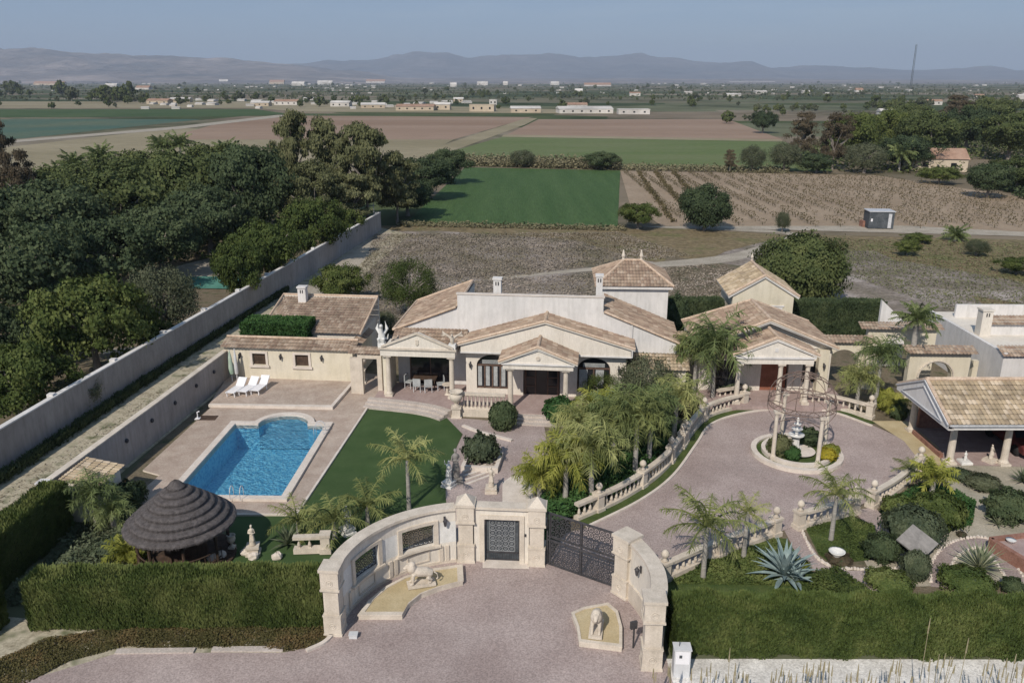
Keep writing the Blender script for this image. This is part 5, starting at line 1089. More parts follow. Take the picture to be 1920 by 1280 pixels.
g = G(790, 1095, .27); lion(g.x, g.y, .27, R(195), 'pale stone lion standing on the left crescent platform', 1.05)
g = G(1118, 1180, .27); lion(g.x, g.y, .27, R(-100), 'pale stone lion on the small right platform, seen from its head end', 1.05)
# small things near the entrance
g = G(1187, 1215); t = thing('notice_board', 'small dark keypad post leaning beside the right lion platform', 'post', (g.x, g.y, 0), R(20))
MB().bx(0, 0, 0, .05, .05, 1.0).build('post', 'iron', t); MB().bx(-.05, -.05, .92, .26, .1, .3).build('panel', 'iron', t)
g = G(663, 1195); t = thing('ground_marker', 'small white drain box standing on the forecourt gravel', 'box', (g.x, g.y, 0.03)); MB().bx(0, 0, 0, .30, .22, .14).bx(0, 0, .14, .34, .26, .03).build('body', 'box_paint', t)
MX, MY = 5.95, 24.35
t = thing('meter_box', 'white electricity meter cabinet against the right entrance pillar', 'cabinet', (MX, MY, 0), R(-2))
MB().bx(0, 0, 0, .56, .40, 1.15).bx(0, 0, 1.15, .62, .46, .04).build('body', 'box_paint', t); MB().box(-.24, -.212, .6, .24, -.203, 1.1).build('door', 'white_plastic', t); MB().box(-.12, -.219, .85, -.02, -.213, .97).build('window', 'metal_dark', t)
MB().tube([(-.1, 0, 1.19), (-.1, 0, 1.42)], .012, 5).build('antenna', 'iron', t)

# ================================================================== BALUSTRADES OF THE DRIVEWAY
lb = smoothline(PXP([(1080, 976), (1160, 940), (1215, 905), (1250, 875), (1278, 840)]), 5)
balustrade('long pale balustrade with urn finials rising from the sliding gate along the drive', lb, .92, 0, (0.14, .47, .80, 1.0))
lb = smoothline(PXP([(1283, 832), (1300, 808), (1322, 786), (1355, 772), (1394, 762)]), 5)
balustrade('curved pale balustrade round the back left of the turning circle', lb, .92, 0, (0.0, .5, 1.0), True)
balustrade('pale balustrade behind the dome pergola ending beside the tan path', smoothline(PXP([(1505, 760), (1560, 766), (1630, 784)]), 5), .92, 0, (0.0, 1.0))
balustrade('low pale balustrade stepping up from the right entrance wall', smoothline(PXP([(1240, 1090), (1320, 1054), (1390, 1026), (1452, 1003)]), 4), .85, 0, (0.02, .5, 1.0))
balustrade('short pale balustrade section behind the leaning young palm', smoothline(PXP([(1497, 990), (1550, 976), (1600, 962)]), 4), .85, 0, (0.0, 1.0))
balustrade('pale balustrade section running up to the yellow green palm', smoothline(PXP([(1634, 950), (1680, 922), (1722, 884)]), 4), .85, 0, (0.0, 1.0))
balustrade('low pale balustrade fragment between the thatched hut and the entrance pillar', PXP([(552, 1038), (612, 1036)]), .8, .1, (1.0,), False)
balustrade('raised pale balustrade in front of the guest house shade palm', PXP([(1345, 752), (1352, 750), (1395, 744)]), .8, .0, (), False)

# ================================================================== DOME PERGOLA ON THE ROUND BED
g = G(1502, 850); DC = (15.95, 42.35)
t = thing('round_bed', 'round planted island with pale double kerb under the dome pergola', 'planter', (DC[0], DC[1], 0))
ring = [(2.38 * math.cos(k * math.pi / 18), 2.38 * math.sin(k * math.pi / 18)) for k in range(37)]
MB().sweep([(x * .98, y * .98) for x, y in ring], .30, 0, .26).build('outer_kerb', 'coping_stone', t); MB().sweep([(x * .76, y * .76) for x, y in ring], .22, 0, .34).build('inner_kerb', 'coping_stone', t)
MB().sheet([(x * .96, y * .96) for x, y in ring[:-1]], .14).build('soil', 'garden_grass', t)
MB().sheet([(x * .38 + .1, y * .38) for x, y in ring[:-1]], .30).build('fountain_base', 'coping_stone', t)
D_ = thing('dome_pergola', 'open rusted iron dome on four slender stone columns over the round bed', 'pergola', (DC[0], DC[1], 0))
ca_ = [(G(1443, 862, .3)), (G(1533, 868, .3)), (G(1465, 812, .3)), (G(1558, 835, .3))]
for a in (209, 287, 18, 100): column(D_, 1.84 * math.cos(R(a)), 1.84 * math.sin(R(a)), .16, 2.86, .115, 'stone')
RD = 1.80; mb = MB()
for z, r_ in ((3.02, RD), (3.3, RD), (4.18, RD * .80), (4.76, RD * .34)): mb.tube([(r_ * math.cos(k * math.pi / 16), r_ * math.sin(k * math.pi / 16), z) for k in range(32)], .027, 5, True)
for i in range(12):
    a = i * math.pi / 6; mb.tube([(RD * math.cos(q) * math.cos(a), RD * math.cos(q) * math.sin(a), 3.3 + 1.55 * math.sin(q)) for q in [k * math.pi / 16 * .93 for k in range(9)]], .023, 4)
    b_ = a + math.pi / 12; mb.tube([(RD * math.cos(a), RD * math.sin(a), 3.3), (RD * .98 * math.cos(b_), RD * .98 * math.sin(b_), 3.02), (RD * math.cos(a + math.pi / 6), RD * math.sin(a + math.pi / 6), 3.3)], .018, 4)
for i in range(48):
    a = i * math.pi / 24; mb.tube([(RD * math.cos(a), RD * math.sin(a), 3.02), (RD * math.cos(a + .06), RD * math.sin(a + .06), 3.3)], .012, 3)
mb.build('iron_dome', 'rust_iron', D_)
mb = MB()
for a0, a1 in ((209, 287), (100, 209), (18, 100), (-73, 18)):
    mb.tube([(1.80 * math.cos(R(a0 + (a1 - a0) * k / 10)), 1.80 * math.sin(R(a0 + (a1 - a0) * k / 10)), 2.35 + .5 * math.sin(math.pi * k / 10)) for k in range(11)], .022, 4)
mb.build('iron_arches', 'rust_iron', D_)
F_ = thing('fountain', 'white three tiered stone fountain standing under the iron dome', 'fountain', (DC[0] - .05, DC[1] + .15, .3))
MB().lathe([(.36, 0), (.34, .08), (.22, .12), (.20, .62), (.26, .72)], 0, 0, 0, 8).build('pedestal', 'marble', F_)
MB().lathe([(.08, .70), (.42, .84), (.44, .90), (.36, .88), (.09, .82), (.08, 1.1), (.30, 1.2), (.31, 1.25), (.25, 1.23), (.06, 1.2), (.06, 1.42), (.20, 1.5), (.20, 1.54), (.05, 1.5), (.05, 1.68), (.10, 1.74), (.03, 1.9)], 0, 0, 0, 16).build('basins', 'marble', F_, True)
shrub(DC[0] - 1.1, DC[1] - .35, .62, 1.1, 'tall brownish green clipped bush at the left of the dome bed', leaf='leaf_euca', ls=.13, z0=.16)
shrub(DC[0] - .55, DC[1] - .95, .42, .75, 'low dark green bush at the front of the dome bed', leaf='leaf_box', ls=.13, z0=.16)
shrub(DC[0] + 1.0, DC[1] + 1.0, .60, 1.0, 'dark green bush behind the white fountain', leaf='leaf_dark', ls=.13, z0=.16)
shrub(DC[0] + 1.35, DC[1] - .95, .50, .62, 'bright yellow flowering bush at the right of the dome bed', leaf='flower_yellow', ls=.13, z0=.16)
shrub(DC[0] + 1.85, DC[1] - .25, .42, .55, 'green bush beside the yellow flowering bush on the round bed', leaf='leaf_palm_yellow', ls=.13, z0=.16)

# ================================================================== THATCHED HUT
HC = (-14.35, 31.8); H_ = thing('thatched_hut', 'round poolside hut with a dark stepped thatch roof', 'hut', (HC[0], HC[1], 0))
nr = 8; rr = random.Random(3)
for k in range(nr):
    r0 = 2.28 * (1 - (k - .02) / (nr + .25)); r1 = 2.28 * (1 - (k + 1.35) / (nr + .25)); z0 = 1.92 + (k / nr) ** .93 * 1.85; z1 = z0 + .30; mb = MB(); z1 = z0 + .13; prof = [(r0 - .10, z0 - .11), (r0 + .03, z0 - .10), (r0 + .035, z0 - .02), (r0 - .03, z0 + .04), (max(r1, .03), z1)]
    if k == nr - 1: prof = [(r0 - .02, z0 - .12), (r0 + .02, z0 - .03), (r0 * .6, z0 + .16), (.03, z0 + .28)]
    seg = 130; n0 = len(mb.v); mb.lathe(prof, 0, 0, 0, seg, False)
    for i in range(len(mb.v)):
        x, y, z = mb.v[i]; f = 1 + rr.uniform(-.009, .007); mb.v[i] = (x * f, y * f, z + rr.uniform(-.008, .008))
    mb.build('thatch_tier', 'thatch', H_)
MB().lathe([(2.2, 1.85), (.1, 3.3)], 0, 0, 0, 32, False).build('roof_lining', 'dark_wood', H_)
for i in range(8):
    a = R(22 + 45 * i); MB().tube([(1.85 * math.cos(a), 1.85 * math.sin(a), 0), (1.85 * math.cos(a), 1.85 * math.sin(a), 2.1)], .07, 7).build('post', 'dark_wood', H_)
mb = MB()
for z in (.45, .85): mb.tube([(1.85 * math.cos(R(a)), 1.85 * math.sin(R(a)), z) for a in range(190, 355, 11)], .035, 5)
for a in range(192, 352, 7): mb.tube([(1.85 * math.cos(R(a)), 1.85 * math.sin(R(a)), .1), (1.85 * math.cos(R(a)), 1.85 * math.sin(R(a)), .85)], .018, 4)
mb.build('railing', 'dark_wood', H_)
rr = random.Random(77); mb = MB()
for i in range(2600):
    a = rr.uniform(0, 6.283); k = rr.random() * (nr - .6); kk = int(k); r0 = 2.28 * (1 - (kk - .02) / (nr + .25)) + .03; z0 = 1.92 + (kk / nr) ** .93 * 1.85 - .02; l_ = rr.uniform(.08, .2); da = rr.uniform(-.03, .03) / max(r0, .3)
    mb.v += [(r0 * math.cos(a), r0 * math.sin(a), z0), (r0 * math.cos(a + .02 / r0), r0 * math.sin(a + .02 / r0), z0), ((r0 + .04) * math.cos(a + da), (r0 + .04) * math.sin(a + da), z0 - l_)]; n = len(mb.v); mb.f.append((n - 3, n - 2, n - 1))
mb.build('thatch_fringe', 'thatch', H_)
struct(MB().lathe([(2.15, 0), (2.15, .12)], HC[0], HC[1], 0, 32).build('hut_floor', 'dark_wood'))
mb = MB().lathe([(.9, 0), (.9, 1.0), (1.0, 1.0), (1.0, 1.06)], 0, 0, .12, 20); tag(mb.build('bar_counter', 'dark_wood'), 'round dark bar counter under the thatched hut', 'counter', loc=(HC[0], HC[1] + .2, 0))
# shed
S_ = thing('pump_shed', 'tiny tiled pump shed against the low inner wall', 'shed', (-21.15, 34.9, 0), -R(4))
MB().box(0, .1, 0, 1.6, 2.3, 1.85).build('wall', 'stucco', S_); Tt = Vector((-1.95, 0, .38)); MB().tiles((1.85, 0, 1.86), (0, 1, 0), Tt, [(0, 0), (2.45, 0), (2.45, 1.95), (0, 1.95)]).build('roof', 'roof_tile_pale', S_); MB().box(-.05, .05, 1.85, 1.8, 2.38, 1.9).build('roof_slab', 'stucco', S_)
g = G(125, 930); t = thing('wall_post', 'white square post at the near end of the low inner wall', 'post', (-21.75, 34.6, 0), -R(5)); MB().bx(0, 0, 0, .42, .42, 2.25).bx(0, 0, 2.25, .5, .5, .08).build('shaft', 'white_wall', t)

# ================================================================== LONG WALLS
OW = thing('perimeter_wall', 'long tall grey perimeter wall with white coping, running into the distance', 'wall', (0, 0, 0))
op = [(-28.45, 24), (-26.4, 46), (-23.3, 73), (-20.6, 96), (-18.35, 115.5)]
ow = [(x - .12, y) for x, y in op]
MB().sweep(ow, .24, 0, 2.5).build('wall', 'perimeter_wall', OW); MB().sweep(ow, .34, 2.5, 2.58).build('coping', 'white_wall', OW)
for i in range(1, 15):
    y = 26 + i * 6.3; 
    for (a, b_) in zip(ow, ow[1:]):
        if a[1] <= y <= b_[1]: x = a[0] + (b_[0] - a[0]) * (y - a[1]) / (b_[1] - a[1]); MB().bx(x - .16, y, 0, .36, .36, 2.7).build('pier', 'white_wall', OW)
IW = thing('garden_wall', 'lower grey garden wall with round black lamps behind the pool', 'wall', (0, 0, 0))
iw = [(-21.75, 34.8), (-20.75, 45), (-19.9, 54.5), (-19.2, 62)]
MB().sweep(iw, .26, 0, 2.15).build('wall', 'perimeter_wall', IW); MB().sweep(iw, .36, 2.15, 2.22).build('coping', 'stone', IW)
for (px, py) in ((236, 826), (284, 788), (327, 755), (367, 723), (400, 697)):
    # lamp position on the wall's garden face
    best = None
    for k in range(400):
        y = 35 + k * .05
        for (a, b_) in zip(iw, iw[1:]):
            if a[1] <= y <= b_[1]:
                x = a[0] + (b_[0] - a[0]) * (y - a[1]) / (b_[1] - a[1]) + .13; z = ZT(py, y); sx = 960 + x * (FPX * TS + (py - 640) * TC) / (CH - z)
                if best is None or abs(sx - px) < best[0]: best = (abs(sx - px), x, y, z)
    _, x, y, z = best; MB().ball((x + .05, y, z), (.1, .13, .13), 10, 8).build('lamp', 'iron', IW)

# ================================================================== POOL FURNITURE
def lounger():
    t = thing('sun_lounger', 'white plastic sun lounger by the pool house wall, leftmost of the row', 'sun lounger', (0, 0, 0), 0, 'white loungers by the pool house')
    f = MB(); f.box(-.32, -.95, .30, -.27, .35, .35).box(.27, -.95, .30, .32, .35, .35); 
    for k in range(12): f.box(-.27, -.93 + k * .105, .315, .27, -.86 + k * .105, .34)
    f.build('seat', 'white_plastic', t); b = MB()
    b.add([(-.30, .33, .33), (.30, .33, .33), (.30, .85, .80), (-.30, .85, .80), (-.30, .37, .29), (.30, .37, .29), (.30, .89, .76), (-.30, .89, .76)], [(0, 1, 2, 3), (7, 6, 5, 4), (0, 4, 5, 1), (2, 6, 7, 3), (1, 5, 6, 2), (3, 7, 4, 0)]); b.build('backrest', 'white_plastic', t)
    for x in (-.29, .24):
        for y in (-.85, .3): MB().box(x, y, 0, x + .05, y + .06, .31).build('leg', 'white_plastic', t)
    return t
lg = lounger(); gs = [G(448, 735, .3), G(468, 733, .3), G(489, 731, .3)]
lg.location = (gs[0].x - .1, gs[0].y, .27); lg.rotation_euler = (0, 0, R(-12))
dup(lg, (gs[1].x, gs[1].y, .27), R(-14), label='white plastic sun lounger by the pool house wall, middle of the row'); dup(lg, (gs[2].x, gs[2].y, .27), R(-10), label='white plastic sun lounger by the pool house wall, rightmost of the row')
g = G(445, 702, .3); t = thing('closed_parasol', 'closed pale green parasol leaning in the corner by the pool house', 'parasol', (-19.3, 53.6, .26), 0)
MB().tube([(0, 0, 0), (0, 0, 2.25)], .03, 6).build('pole', 'white_plastic', t); MB().lathe([(.05, .45), (.15, .55), (.17, .9), (.12, 1.7), (.03, 2.2)], 0, 0, 0, 9).build('canopy', 'parasol_cloth', t)
t = thing('closed_parasol', 'second closed parasol, half hidden at the corner wall behind the loungers', 'parasol', (-19.0, 53.75, .26), 0)
MB().tube([(0, 0, 0), (0, 0, 2.3)], .03, 6).build('pole', 'white_plastic', t); MB().lathe([(.05, .4), (.12, .5), (.14, .9), (.10, 1.7), (.03, 2.25)], 0, 0, 0, 9).build('canopy', 'box_paint', t)
g = G(512, 706, .3); mb = MB().tube([(0, 0, 0), (.9, .1, .0)], .06, 6).tube([(.2, -.1, .03), (1.3, -.05, .03)], .05, 6); tag(mb.build('rolled_cover', 'chair_cloth'), 'dark rolled cover lying on the sun terrace right of the loungers', 'cover', loc=(g.x - .2, g.y - .1, .31))
g = G(385, 785); tag(MB().box(-.55, -.35, 0, .55, .35, .02).build('hatch', 'dark_wood'), 'dark pump hatch in the paving left of the pool', 'hatch', loc=(g.x + .2, g.y - .1, .104))
g = G(371, 785, .1); t = thing('pool_shower', 'small white shower tap post at the deck edge', 'tap', (g.x, g.y, .1)); MB().tube([(0, 0, 0), (0, 0, .45), (.15, 0, .5)], .04, 6).bx(0, 0, 0, .3, .3, .05).build('body', 'white_plastic', t)
# dining porch furniture
def chair(lb_, x, y, rz, grp='grey cushioned chairs on the dining porch'):
    t = thing('chair', lb_, 'chair', (x, y, TZ + .002), rz, grp)
    MB().bx(0, 0, .40, .52, .5, .08).build('seat', 'chair_cloth', t); MB().bx(0, .23, .46, .52, .06, .48).build('backrest', 'chair_cloth', t)
    for sx in (-.23, .23):
        for sy in (-.2, .22): MB().bx(sx, sy, 0, .04, .04, .4).build('leg', 'steel', t)
    return t
ch = chair('grey cushioned chair at the left of the dining porch table', *VW(-3.0, .5)[:2], R(170)); 
x, y, _ = VW(-2.3, .45); dup(ch, (x, y, TZ + .002), R(190), label='grey cushioned chair at the middle of the dining porch table')
x, y, _ = VW(-3.7, 1.1); dup(ch, (x, y, TZ + .002), R(70), label='grey cushioned chair deep in the left shade of the dining porch')
x, y, _ = VW(-1.55, .9); dup(ch, (x, y, TZ + .002), R(-80), label='grey cushioned chair right of the dining porch table')
x, y, _ = VW(-2.65, 1.25); t = thing('dining_table', 'long dining table in the shade of the left porch', 'table', (x, y, TZ), VR); MB().bx(0, 0, .70, 1.6, .9, .05).build('table_top', 'dark_wood', t)
for sx in (-.7, .7):
    for sy in (-.38, .38): MB().bx(sx, sy, 0, .06, .06, .7).build('leg', 'dark_wood', t)
x, y, _ = VW(-.95, .1); t = thing('side_table', 'round stone side table against the right column of the dining porch', 'table', (x, y, TZ)); MB().lathe([(.3, .66), (.34, .68), (.34, .74)], 0, 0, 0, 18).build('table_top', 'stone', t); MB().lathe([(.2, 0), (.1, .1), (.08, .6), (.14, .66)], 0, 0, 0, 12).build('leg', 'stone', t)

# ================================================================== STATUES
g = G(855, 905); statue(g.x, g.y, .03, 1.5, 'mottled grey cluster figure statue at the lawn corner behind the left gate pillar', R(20), 'slate', .35, 1)
g = G(842, 912); statue(g.x, g.y, .03, 1.1, 'small white companion statue on the lawn edge, left of the mottled figure', R(-30), 'marble', .3, 0)
g = G(921, 922); statue(g.x, g.y, .03, 1.05, 'small stone statue on the paving seen above the pedestrian gate', R(0), 'stone', .3, 0)
g = G(487, 1040); statue(g.x - .3, g.y + .1, 0, .95, 'pale stone bust statue on a block right of the thatched hut', R(10), 'stone', .45, 1)
g = G(436, 1032); urn(g.x, g.y, .0, .8, 'squat stone urn at the right foot of the thatched hut', ped=.3)
g = G(652, 1000); statue(g.x, g.y, 0, 1.05, 'greenish stone garden statue behind the curved entrance wall', R(40), 'marble', .35, 0)
g = G(540, 1022); spiky(g.x, g.y, 22, 1.0, .09, 'pale leaved aloe growing by the small balustrade left of the entrance', 'leaf_grey', 5, 'aloe')
for k, (px, py) in enumerate([(462, 1040), (475, 1048), (400, 1052), (415, 1046), (520, 1048)]):
    g = G(px, py); rr = random.Random(k); mb = MB().ball((0, 0, .16), (.26, .22, .2), 8, 6); mb.v = [(x * rr.uniform(.85, 1.15), y * rr.uniform(.85, 1.15), z * rr.uniform(.85, 1.15)) for x, y, z in mb.v]
    tag(mb.build('rock', 'coping_stone'), ['pale rounded rock in the rockery right of the thatched hut', 'larger pale rock touching the small balustrade near the hut', 'white block rock at the hut front by the hedge', 'pale rock just right of the hut front step', 'pale rock below the aloe near the entrance'][k], 'rock', 'rocks in the rockery by the hut', (g.x, g.y, 0))
g = G(1567, 1052); t = thing('planter_bowl', 'white pedestal bowl planter on the garden grass', 'planter', (g.x, g.y, .03)); MB().lathe([(.2, 0), (.12, .08), (.1, .2), (.3, .42), (.36, .5), (.3, .48), (.1, .35)], 0, 0, 0, 14).build('bowl', 'marble', t, True)
g = G(1470, 0 + 900)
for k, (px, py, lb_) in enumerate([(1480, 868, 'pale garden gnome sized figure by the middle carport column')]): pass
g = G(1808, 868); statue(g.x, g.y, .02, .55, 'tiny pink white figurine on the gravel before the carport', 0, 'marble', .15, 1)
g = G(1856, 866); statue(g.x, g.y, .02, .8, 'small stone figure beside the second carport column', R(30), 'stone', .2, 0)
g = G(905, 868); t = thing('low_planter', 'square low stone planter holding a grey green shrub near the lawn', 'planter', (g.x, g.y - .2, 0.03), R(-8))
mb = MB(); 
for (a, b_, c, d) in ((-1.0, -1.0, 1.0, -.8), (-1.0, .8, 1.0, 1.0), (-1.0, -.8, -.8, .8), (.8, -.8, 1.0, .8)): mb.box(a, b_, 0, c, d, .32)
mb.build('kerb', 'coping_stone', t)
for k in range(4): struct(MB().sweep(PXP([(868 + k * 2, 888 + k * 7), (935 - k * 3, 868 + k * 7)]), .16, 0, .16 - k * .03).build('garden_step', 'coping_stone'))
struct(MB().sweep(smoothline(PXP([(868, 800), (900, 812), (960, 828)])), .22, 0, .14).build('garden_step', 'coping_stone'))
# ================================================================== HEDGES
hedge('front_hedge', 'tall dense cypress hedge along the street left of the entrance', [(-18.3, 27.35), (-7.25, 27.55)], 1.25, 2.02, 'leaf_hedge', 1900, .19, 21, lw=.019)
hedge('front_hedge', 'broad soft cypress hedge above the white gravel, right of the entrance', [(5.9, 25.9), (20.5, 25.75)], 1.35, 1.86, 'leaf_hedge', 1800, .16, 22, lw=.019, rough=.22)
hedge('side_hedge', 'cypress hedge running back along the left strip, its garden side in deep shade', [(-21.6, 27.2), (-21.0, 34.2)], 1.15, 2.4, 'leaf_hedge', 1100, .19, 23, lw=.022)
hedge('corner_hedge', 'cut off corner hedge at the bottom left of the picture', [(-24, 27.2), (-19.6, 26.6)], 1.3, 2.1, 'leaf_hedge', 1100, .19, 24, lw=.022)
hedge('rear_hedge', 'tall dark clipped hedge behind the tower house and villa', [(10.9, 64.8), (17.0, 65.0)], 1.3, 3.1, 'leaf_dark', 300, .22, 25, lw=.04)
hedge('rear_hedge', 'straight dark clipped hedge right of the garden pavilion', [(22.8, 65.2), (30.2, 65.2)], 1.3, 2.9, 'leaf_dark', 300, .22, 26, lw=.04)
hedge('wall_ivy', 'low dark creeper along the foot of the long perimeter wall', [(-27.6, 30), (-26.4, 41), (-24.9, 58), (-22.4, 80)], .5, .55, 'leaf_dark', 160, .18, 27, cat='creeper', lw=.04)
hedge('topiary', 'dense dark green clipped box mass rising behind the pool house coping', [(-18.9, 56.6), (-14.3, 56.15)], 2.1, 3.85, 'leaf_box', 500, .13, 28, lw=.05, upr=.4, rough=.05)
# ground cover at the street
def patch(name, label, poly, n, leaf, hgt, ls, seed, kind='stuff', cat=None):
    r = random.Random(seed); xs = [p[0] for p in poly]; ys = [p[1] for p in poly]; mb = MB(); c = 0
    while c < n:
        x, y = r.uniform(min(xs), max(xs)), r.uniform(min(ys), max(ys)); ins = False
        for i in range(len(poly)):
            (x1, y1), (x2, y2) = poly[i], poly[i - 1]
            if (y1 > y) != (y2 > y) and x < (x2 - x1) * (y - y1) / (y2 - y1) + x1: ins = not ins
        if not ins: continue
        c += 1; z = hgt * r.random() * (.6 + .4 * math.sin(x * 2.1) * math.cos(y * 1.7)); leafquad(mb, Vector((x, y, z)), (rdir(r) * .8 + Vector((0, 0, 1))).normalized(), ls * r.uniform(.6, 1.5), r, .6)
    o = mb.build(name, leaf); o['kind'] = kind; o['label'] = label; return o
gcv = PXP([(-20, 1290), (0, 1235), (90, 1200), (200, 1180), (450, 1172), (600, 1172), (634, 1182), (585, 1215), (540, 1222), (400, 1216), (230, 1214), (130, 1240), (50, 1282)])
patch('ground_cover', 'olive and rusty red succulent ground cover between the hedge and the street', gcv, 34000, 'ground_cover', .20, .075, 31)
for k, (a, b_) in enumerate([((218, 1223), (365, 1221)), ((398, 1219), (532, 1218))]):
    tag(MB().sweep(PXP([a, b_]), .26, 0, .09).build('street_kerb', 'step_stone'), ['left piece of pale street kerb below the ground cover', 'right piece of pale street kerb below the ground cover'][k], 'kerb', 'street kerb pieces')
tag(MB().sweep(smoothline(PXP([(575, 1222), (610, 1205), (634, 1178)])), .16, 0, .12).build('street_kerb', 'coping_stone'), 'curved thin kerb meeting the left entrance pillar', 'kerb')
patch('bed_plants', 'low dark green planting on the shaded bed by the thatched hut', [(-20.5, 28.3), (-12.5, 28.3), (-14, 30), (-17.2, 31), (-17.5, 35), (-20.3, 36)], 9000, 'leaf_grey', .5, .13, 32)
patch('bed_plants', 'green shrubby planting under the palms between path and drive', PXP([(1010, 960), (1040, 870), (1120, 820), (1250, 800), (1285, 800), (1240, 860), (1200, 905), (1080, 965), (1020, 1030)]), 22000, 'leaf_box', .9, .16, 33)
patch('bed_plants', 'thick green ivy bed inside the right street hedge', PXP([(1262, 1095), (1340, 1048), (1450, 1012), (1480, 1030), (1510, 1080), (1520, 1100)]), 16000, 'leaf_hedge', .30, .10, 34)
patch('bed_plants', 'rusty orange flecked planting below the blue agave', PXP([(1530, 1080), (1570, 1070), (1620, 1100), (1640, 1130), (1500, 1130)]), 7000, 'leaf_bright', .6, .10, 35)
patch('bed_plants', 'dense green creeping bed under the yellow green palm', PXP([(1650, 960), (1690, 930), (1740, 905), (1790, 925), (1830, 940), (1822, 985), (1770, 1000), (1730, 1010), (1690, 995)]), 18000, 'leaf_box', .55, .11, 36)
patch('grass_tufts', 'short grass of the small lawn bed by the leaning palm', PXP([(1514, 990), (1590, 967), (1638, 985), (1642, 1010), (1630, 1048), (1560, 1056), (1537, 1040)]), 12000, 'leaf_hedge', .16, .07, 37)
# waste lot scrub
patch('dry_scrub', 'dry brown and grey scrub tufts across the waste lot', PXP([(700, 440), (1160, 436), (1300, 480), (1100, 500), (900, 530), (880, 600), (600, 600), (690, 480)]), 42000, 'scrub_leaf', .22, .20, 38)
patch('dry_scrub', 'olive scrub growing on the far right waste ground', PXP([(1500, 446), (1925, 458), (1925, 640), (1830, 600), (1600, 520), (1490, 470)]), 15000, 'leaf_euca', .25, .20, 39)
patch('dry_scrub', 'scrub strip between the villa roofs and the track', PXP([(900, 528), (1100, 512), (1345, 496), (1430, 520), (1430, 600), (900, 600)]), 16000, 'scrub_leaf', .22, .19, 40)
patch('reed_strip', 'strip of pale dry reeds between the two green fields', PXP([(868, 312), (868, 302), (1165, 308), (1165, 320)]), 13000, 'reed', 2.6, .55, 41)
patch('field_weeds', 'rough tall weeds along the near edge of the light green field', PXP([(1165, 320), (1165, 312), (1480, 316), (1480, 326)]), 4500, 'reed', 1.3, .5, 42)
patch('field_weeds', 'ragged weeds along the near edge of the dark green field', PXP([(745, 417), (1175, 426), (1175, 434), (745, 425)]), 3500, 'reed', .6, .35, 45)
patch('undergrowth', 'tangled green scrub between the trees of the right grove', PXP([(1490, 322), (1505, 285), (1545, 262), (1640, 250), (1930, 262), (1930, 300), (1815, 300), (1800, 335), (1700, 326), (1640, 324)]), 15000, 'leaf_grove', 3.0, .75, 46)
patch('undergrowth', 'green scrub right of the tiled house at the vineyard corner', PXP([(1815, 345), (1840, 320), (1935, 320), (1935, 385), (1890, 362)]), 6000, 'leaf_dark', 2.0, .6, 47)
patch('shed_weeds', 'weeds in the pale strip between the two long walls', [(-26.6, 34), (-23.5, 34), (-20.8, 62), (-22.5, 62)], 2500, 'scrub_leaf', .12, .12, 43)
# dry stalks at the bottom right, close to the lens
rr = random.Random(9)
st = [(1262, 1262), (1300, 1268), (1330, 1275), (1358, 1215, 1), (1370, 1270), (1380, 1268), (1440, 1265), (1455, 1272), (1468, 1262), (1500, 1268), (1515, 1258), (1535, 1266), (1553, 1270), (1590, 1262), (1620, 1272), (1650, 1268), (1672, 1262), (1720, 1165, 1), (1735, 1265), (1786, 1200, 1), (1830, 1262), (1885, 1258), (1902, 1266), (1690, 1270), (1400, 1268), (1480, 1275), (1605, 1275), (1760, 1272), (1860, 1272), (1230, 1270)]
for k, s in enumerate(st):
    big = len(s) == 3; Y = rr.uniform(21.2, 22.6); xw = (s[0] - 960) / 1550 * (Y * TC + 19.5 * TS) ; h = (ZT(s[1], Y) if big else ZT(s[1] - rr.uniform(0, 38), Y)); mb = MB()
    for q in range(3 if not big else 1):
        dx, dy = rr.uniform(-.25, .25), rr.uniform(-.1, .1); hh = h * rr.uniform(.88, 1) if q else h; mb.tube([(dx * .3, 0, 0), (dx * .5 * (not big), dy * .5, hh * .5), (dx * (1 - .7 * big), dy, hh)], [.016, .013, .008], 4)
        mb.tube([(dx * (1 - .7 * big), dy, hh * .86), (dx * (1 - .7 * big) * 1.05, dy, hh * 1.02)], [.028, .01], 5)
    o = mb.build('dry_stalk', 'dry_stalk'); o.location = (xw, Y, 0)
    o['category'] = 'grass stalk'
    if big: o['label'] = {3: 'tall thin dry stalk in front of the right hedge, nearest the meter box', 17: 'tallest dry seed stalk in front of the right hedge', 19: 'second tall dry stalk in front of the hedge, towards the right edge'}[k]
    else: o['label'] = 'thin brown dry grass stalk standing over the white gravel'; o['group'] = 'dry stalks over the white gravel'

# ================================================================== ESTATE TREES AND SHRUBS
tree_px('bright', 640, 572, 488, 112, 'bright green round tree between the long wall and the pool house roof')
tree_px('willow', 768, 592, 470, 135, 'feathery willow like tree left of the villa gable')
shrub_px(1520, 582, 443, 172, 'very large dense round dark green tree ball beside the garden pavilion', leaf='leaf_grove', ls=.042, n=20000, name='round_tree', cat='tree', lump=.12)
shrub_px(690, 636, 592, 60, 'thin grey green shrub beside the pool house roof', leaf='leaf_grey', ls=.14)
t = tree_px('olive', 722, 640, 575, 70, 'small olive tree behind the tiled doorway wall')
shrub_px(943, 812, 754, 54, 'clipped dark green ball on a short stem before the villa steps', leaf='leaf_dark', ls=.12, n=4500, lump=.02)
shrub(G(902, 868).x, G(902, 868).y + .1, .95, 1.35, 'grey green bushy shrub inside the square stone planter', leaf='leaf_grey', ls=.12, n=4500, z0=.2)
shrub_px(1050, 800, 745, 60, 'dark green rounded shrub at the right side of the door steps', leaf='leaf_box', ls=.13)
shrub_px(1080, 730, 700, 66, 'pale flowered oleander shrub before the right arched window', leaf='leaf_olive', ls=.13)
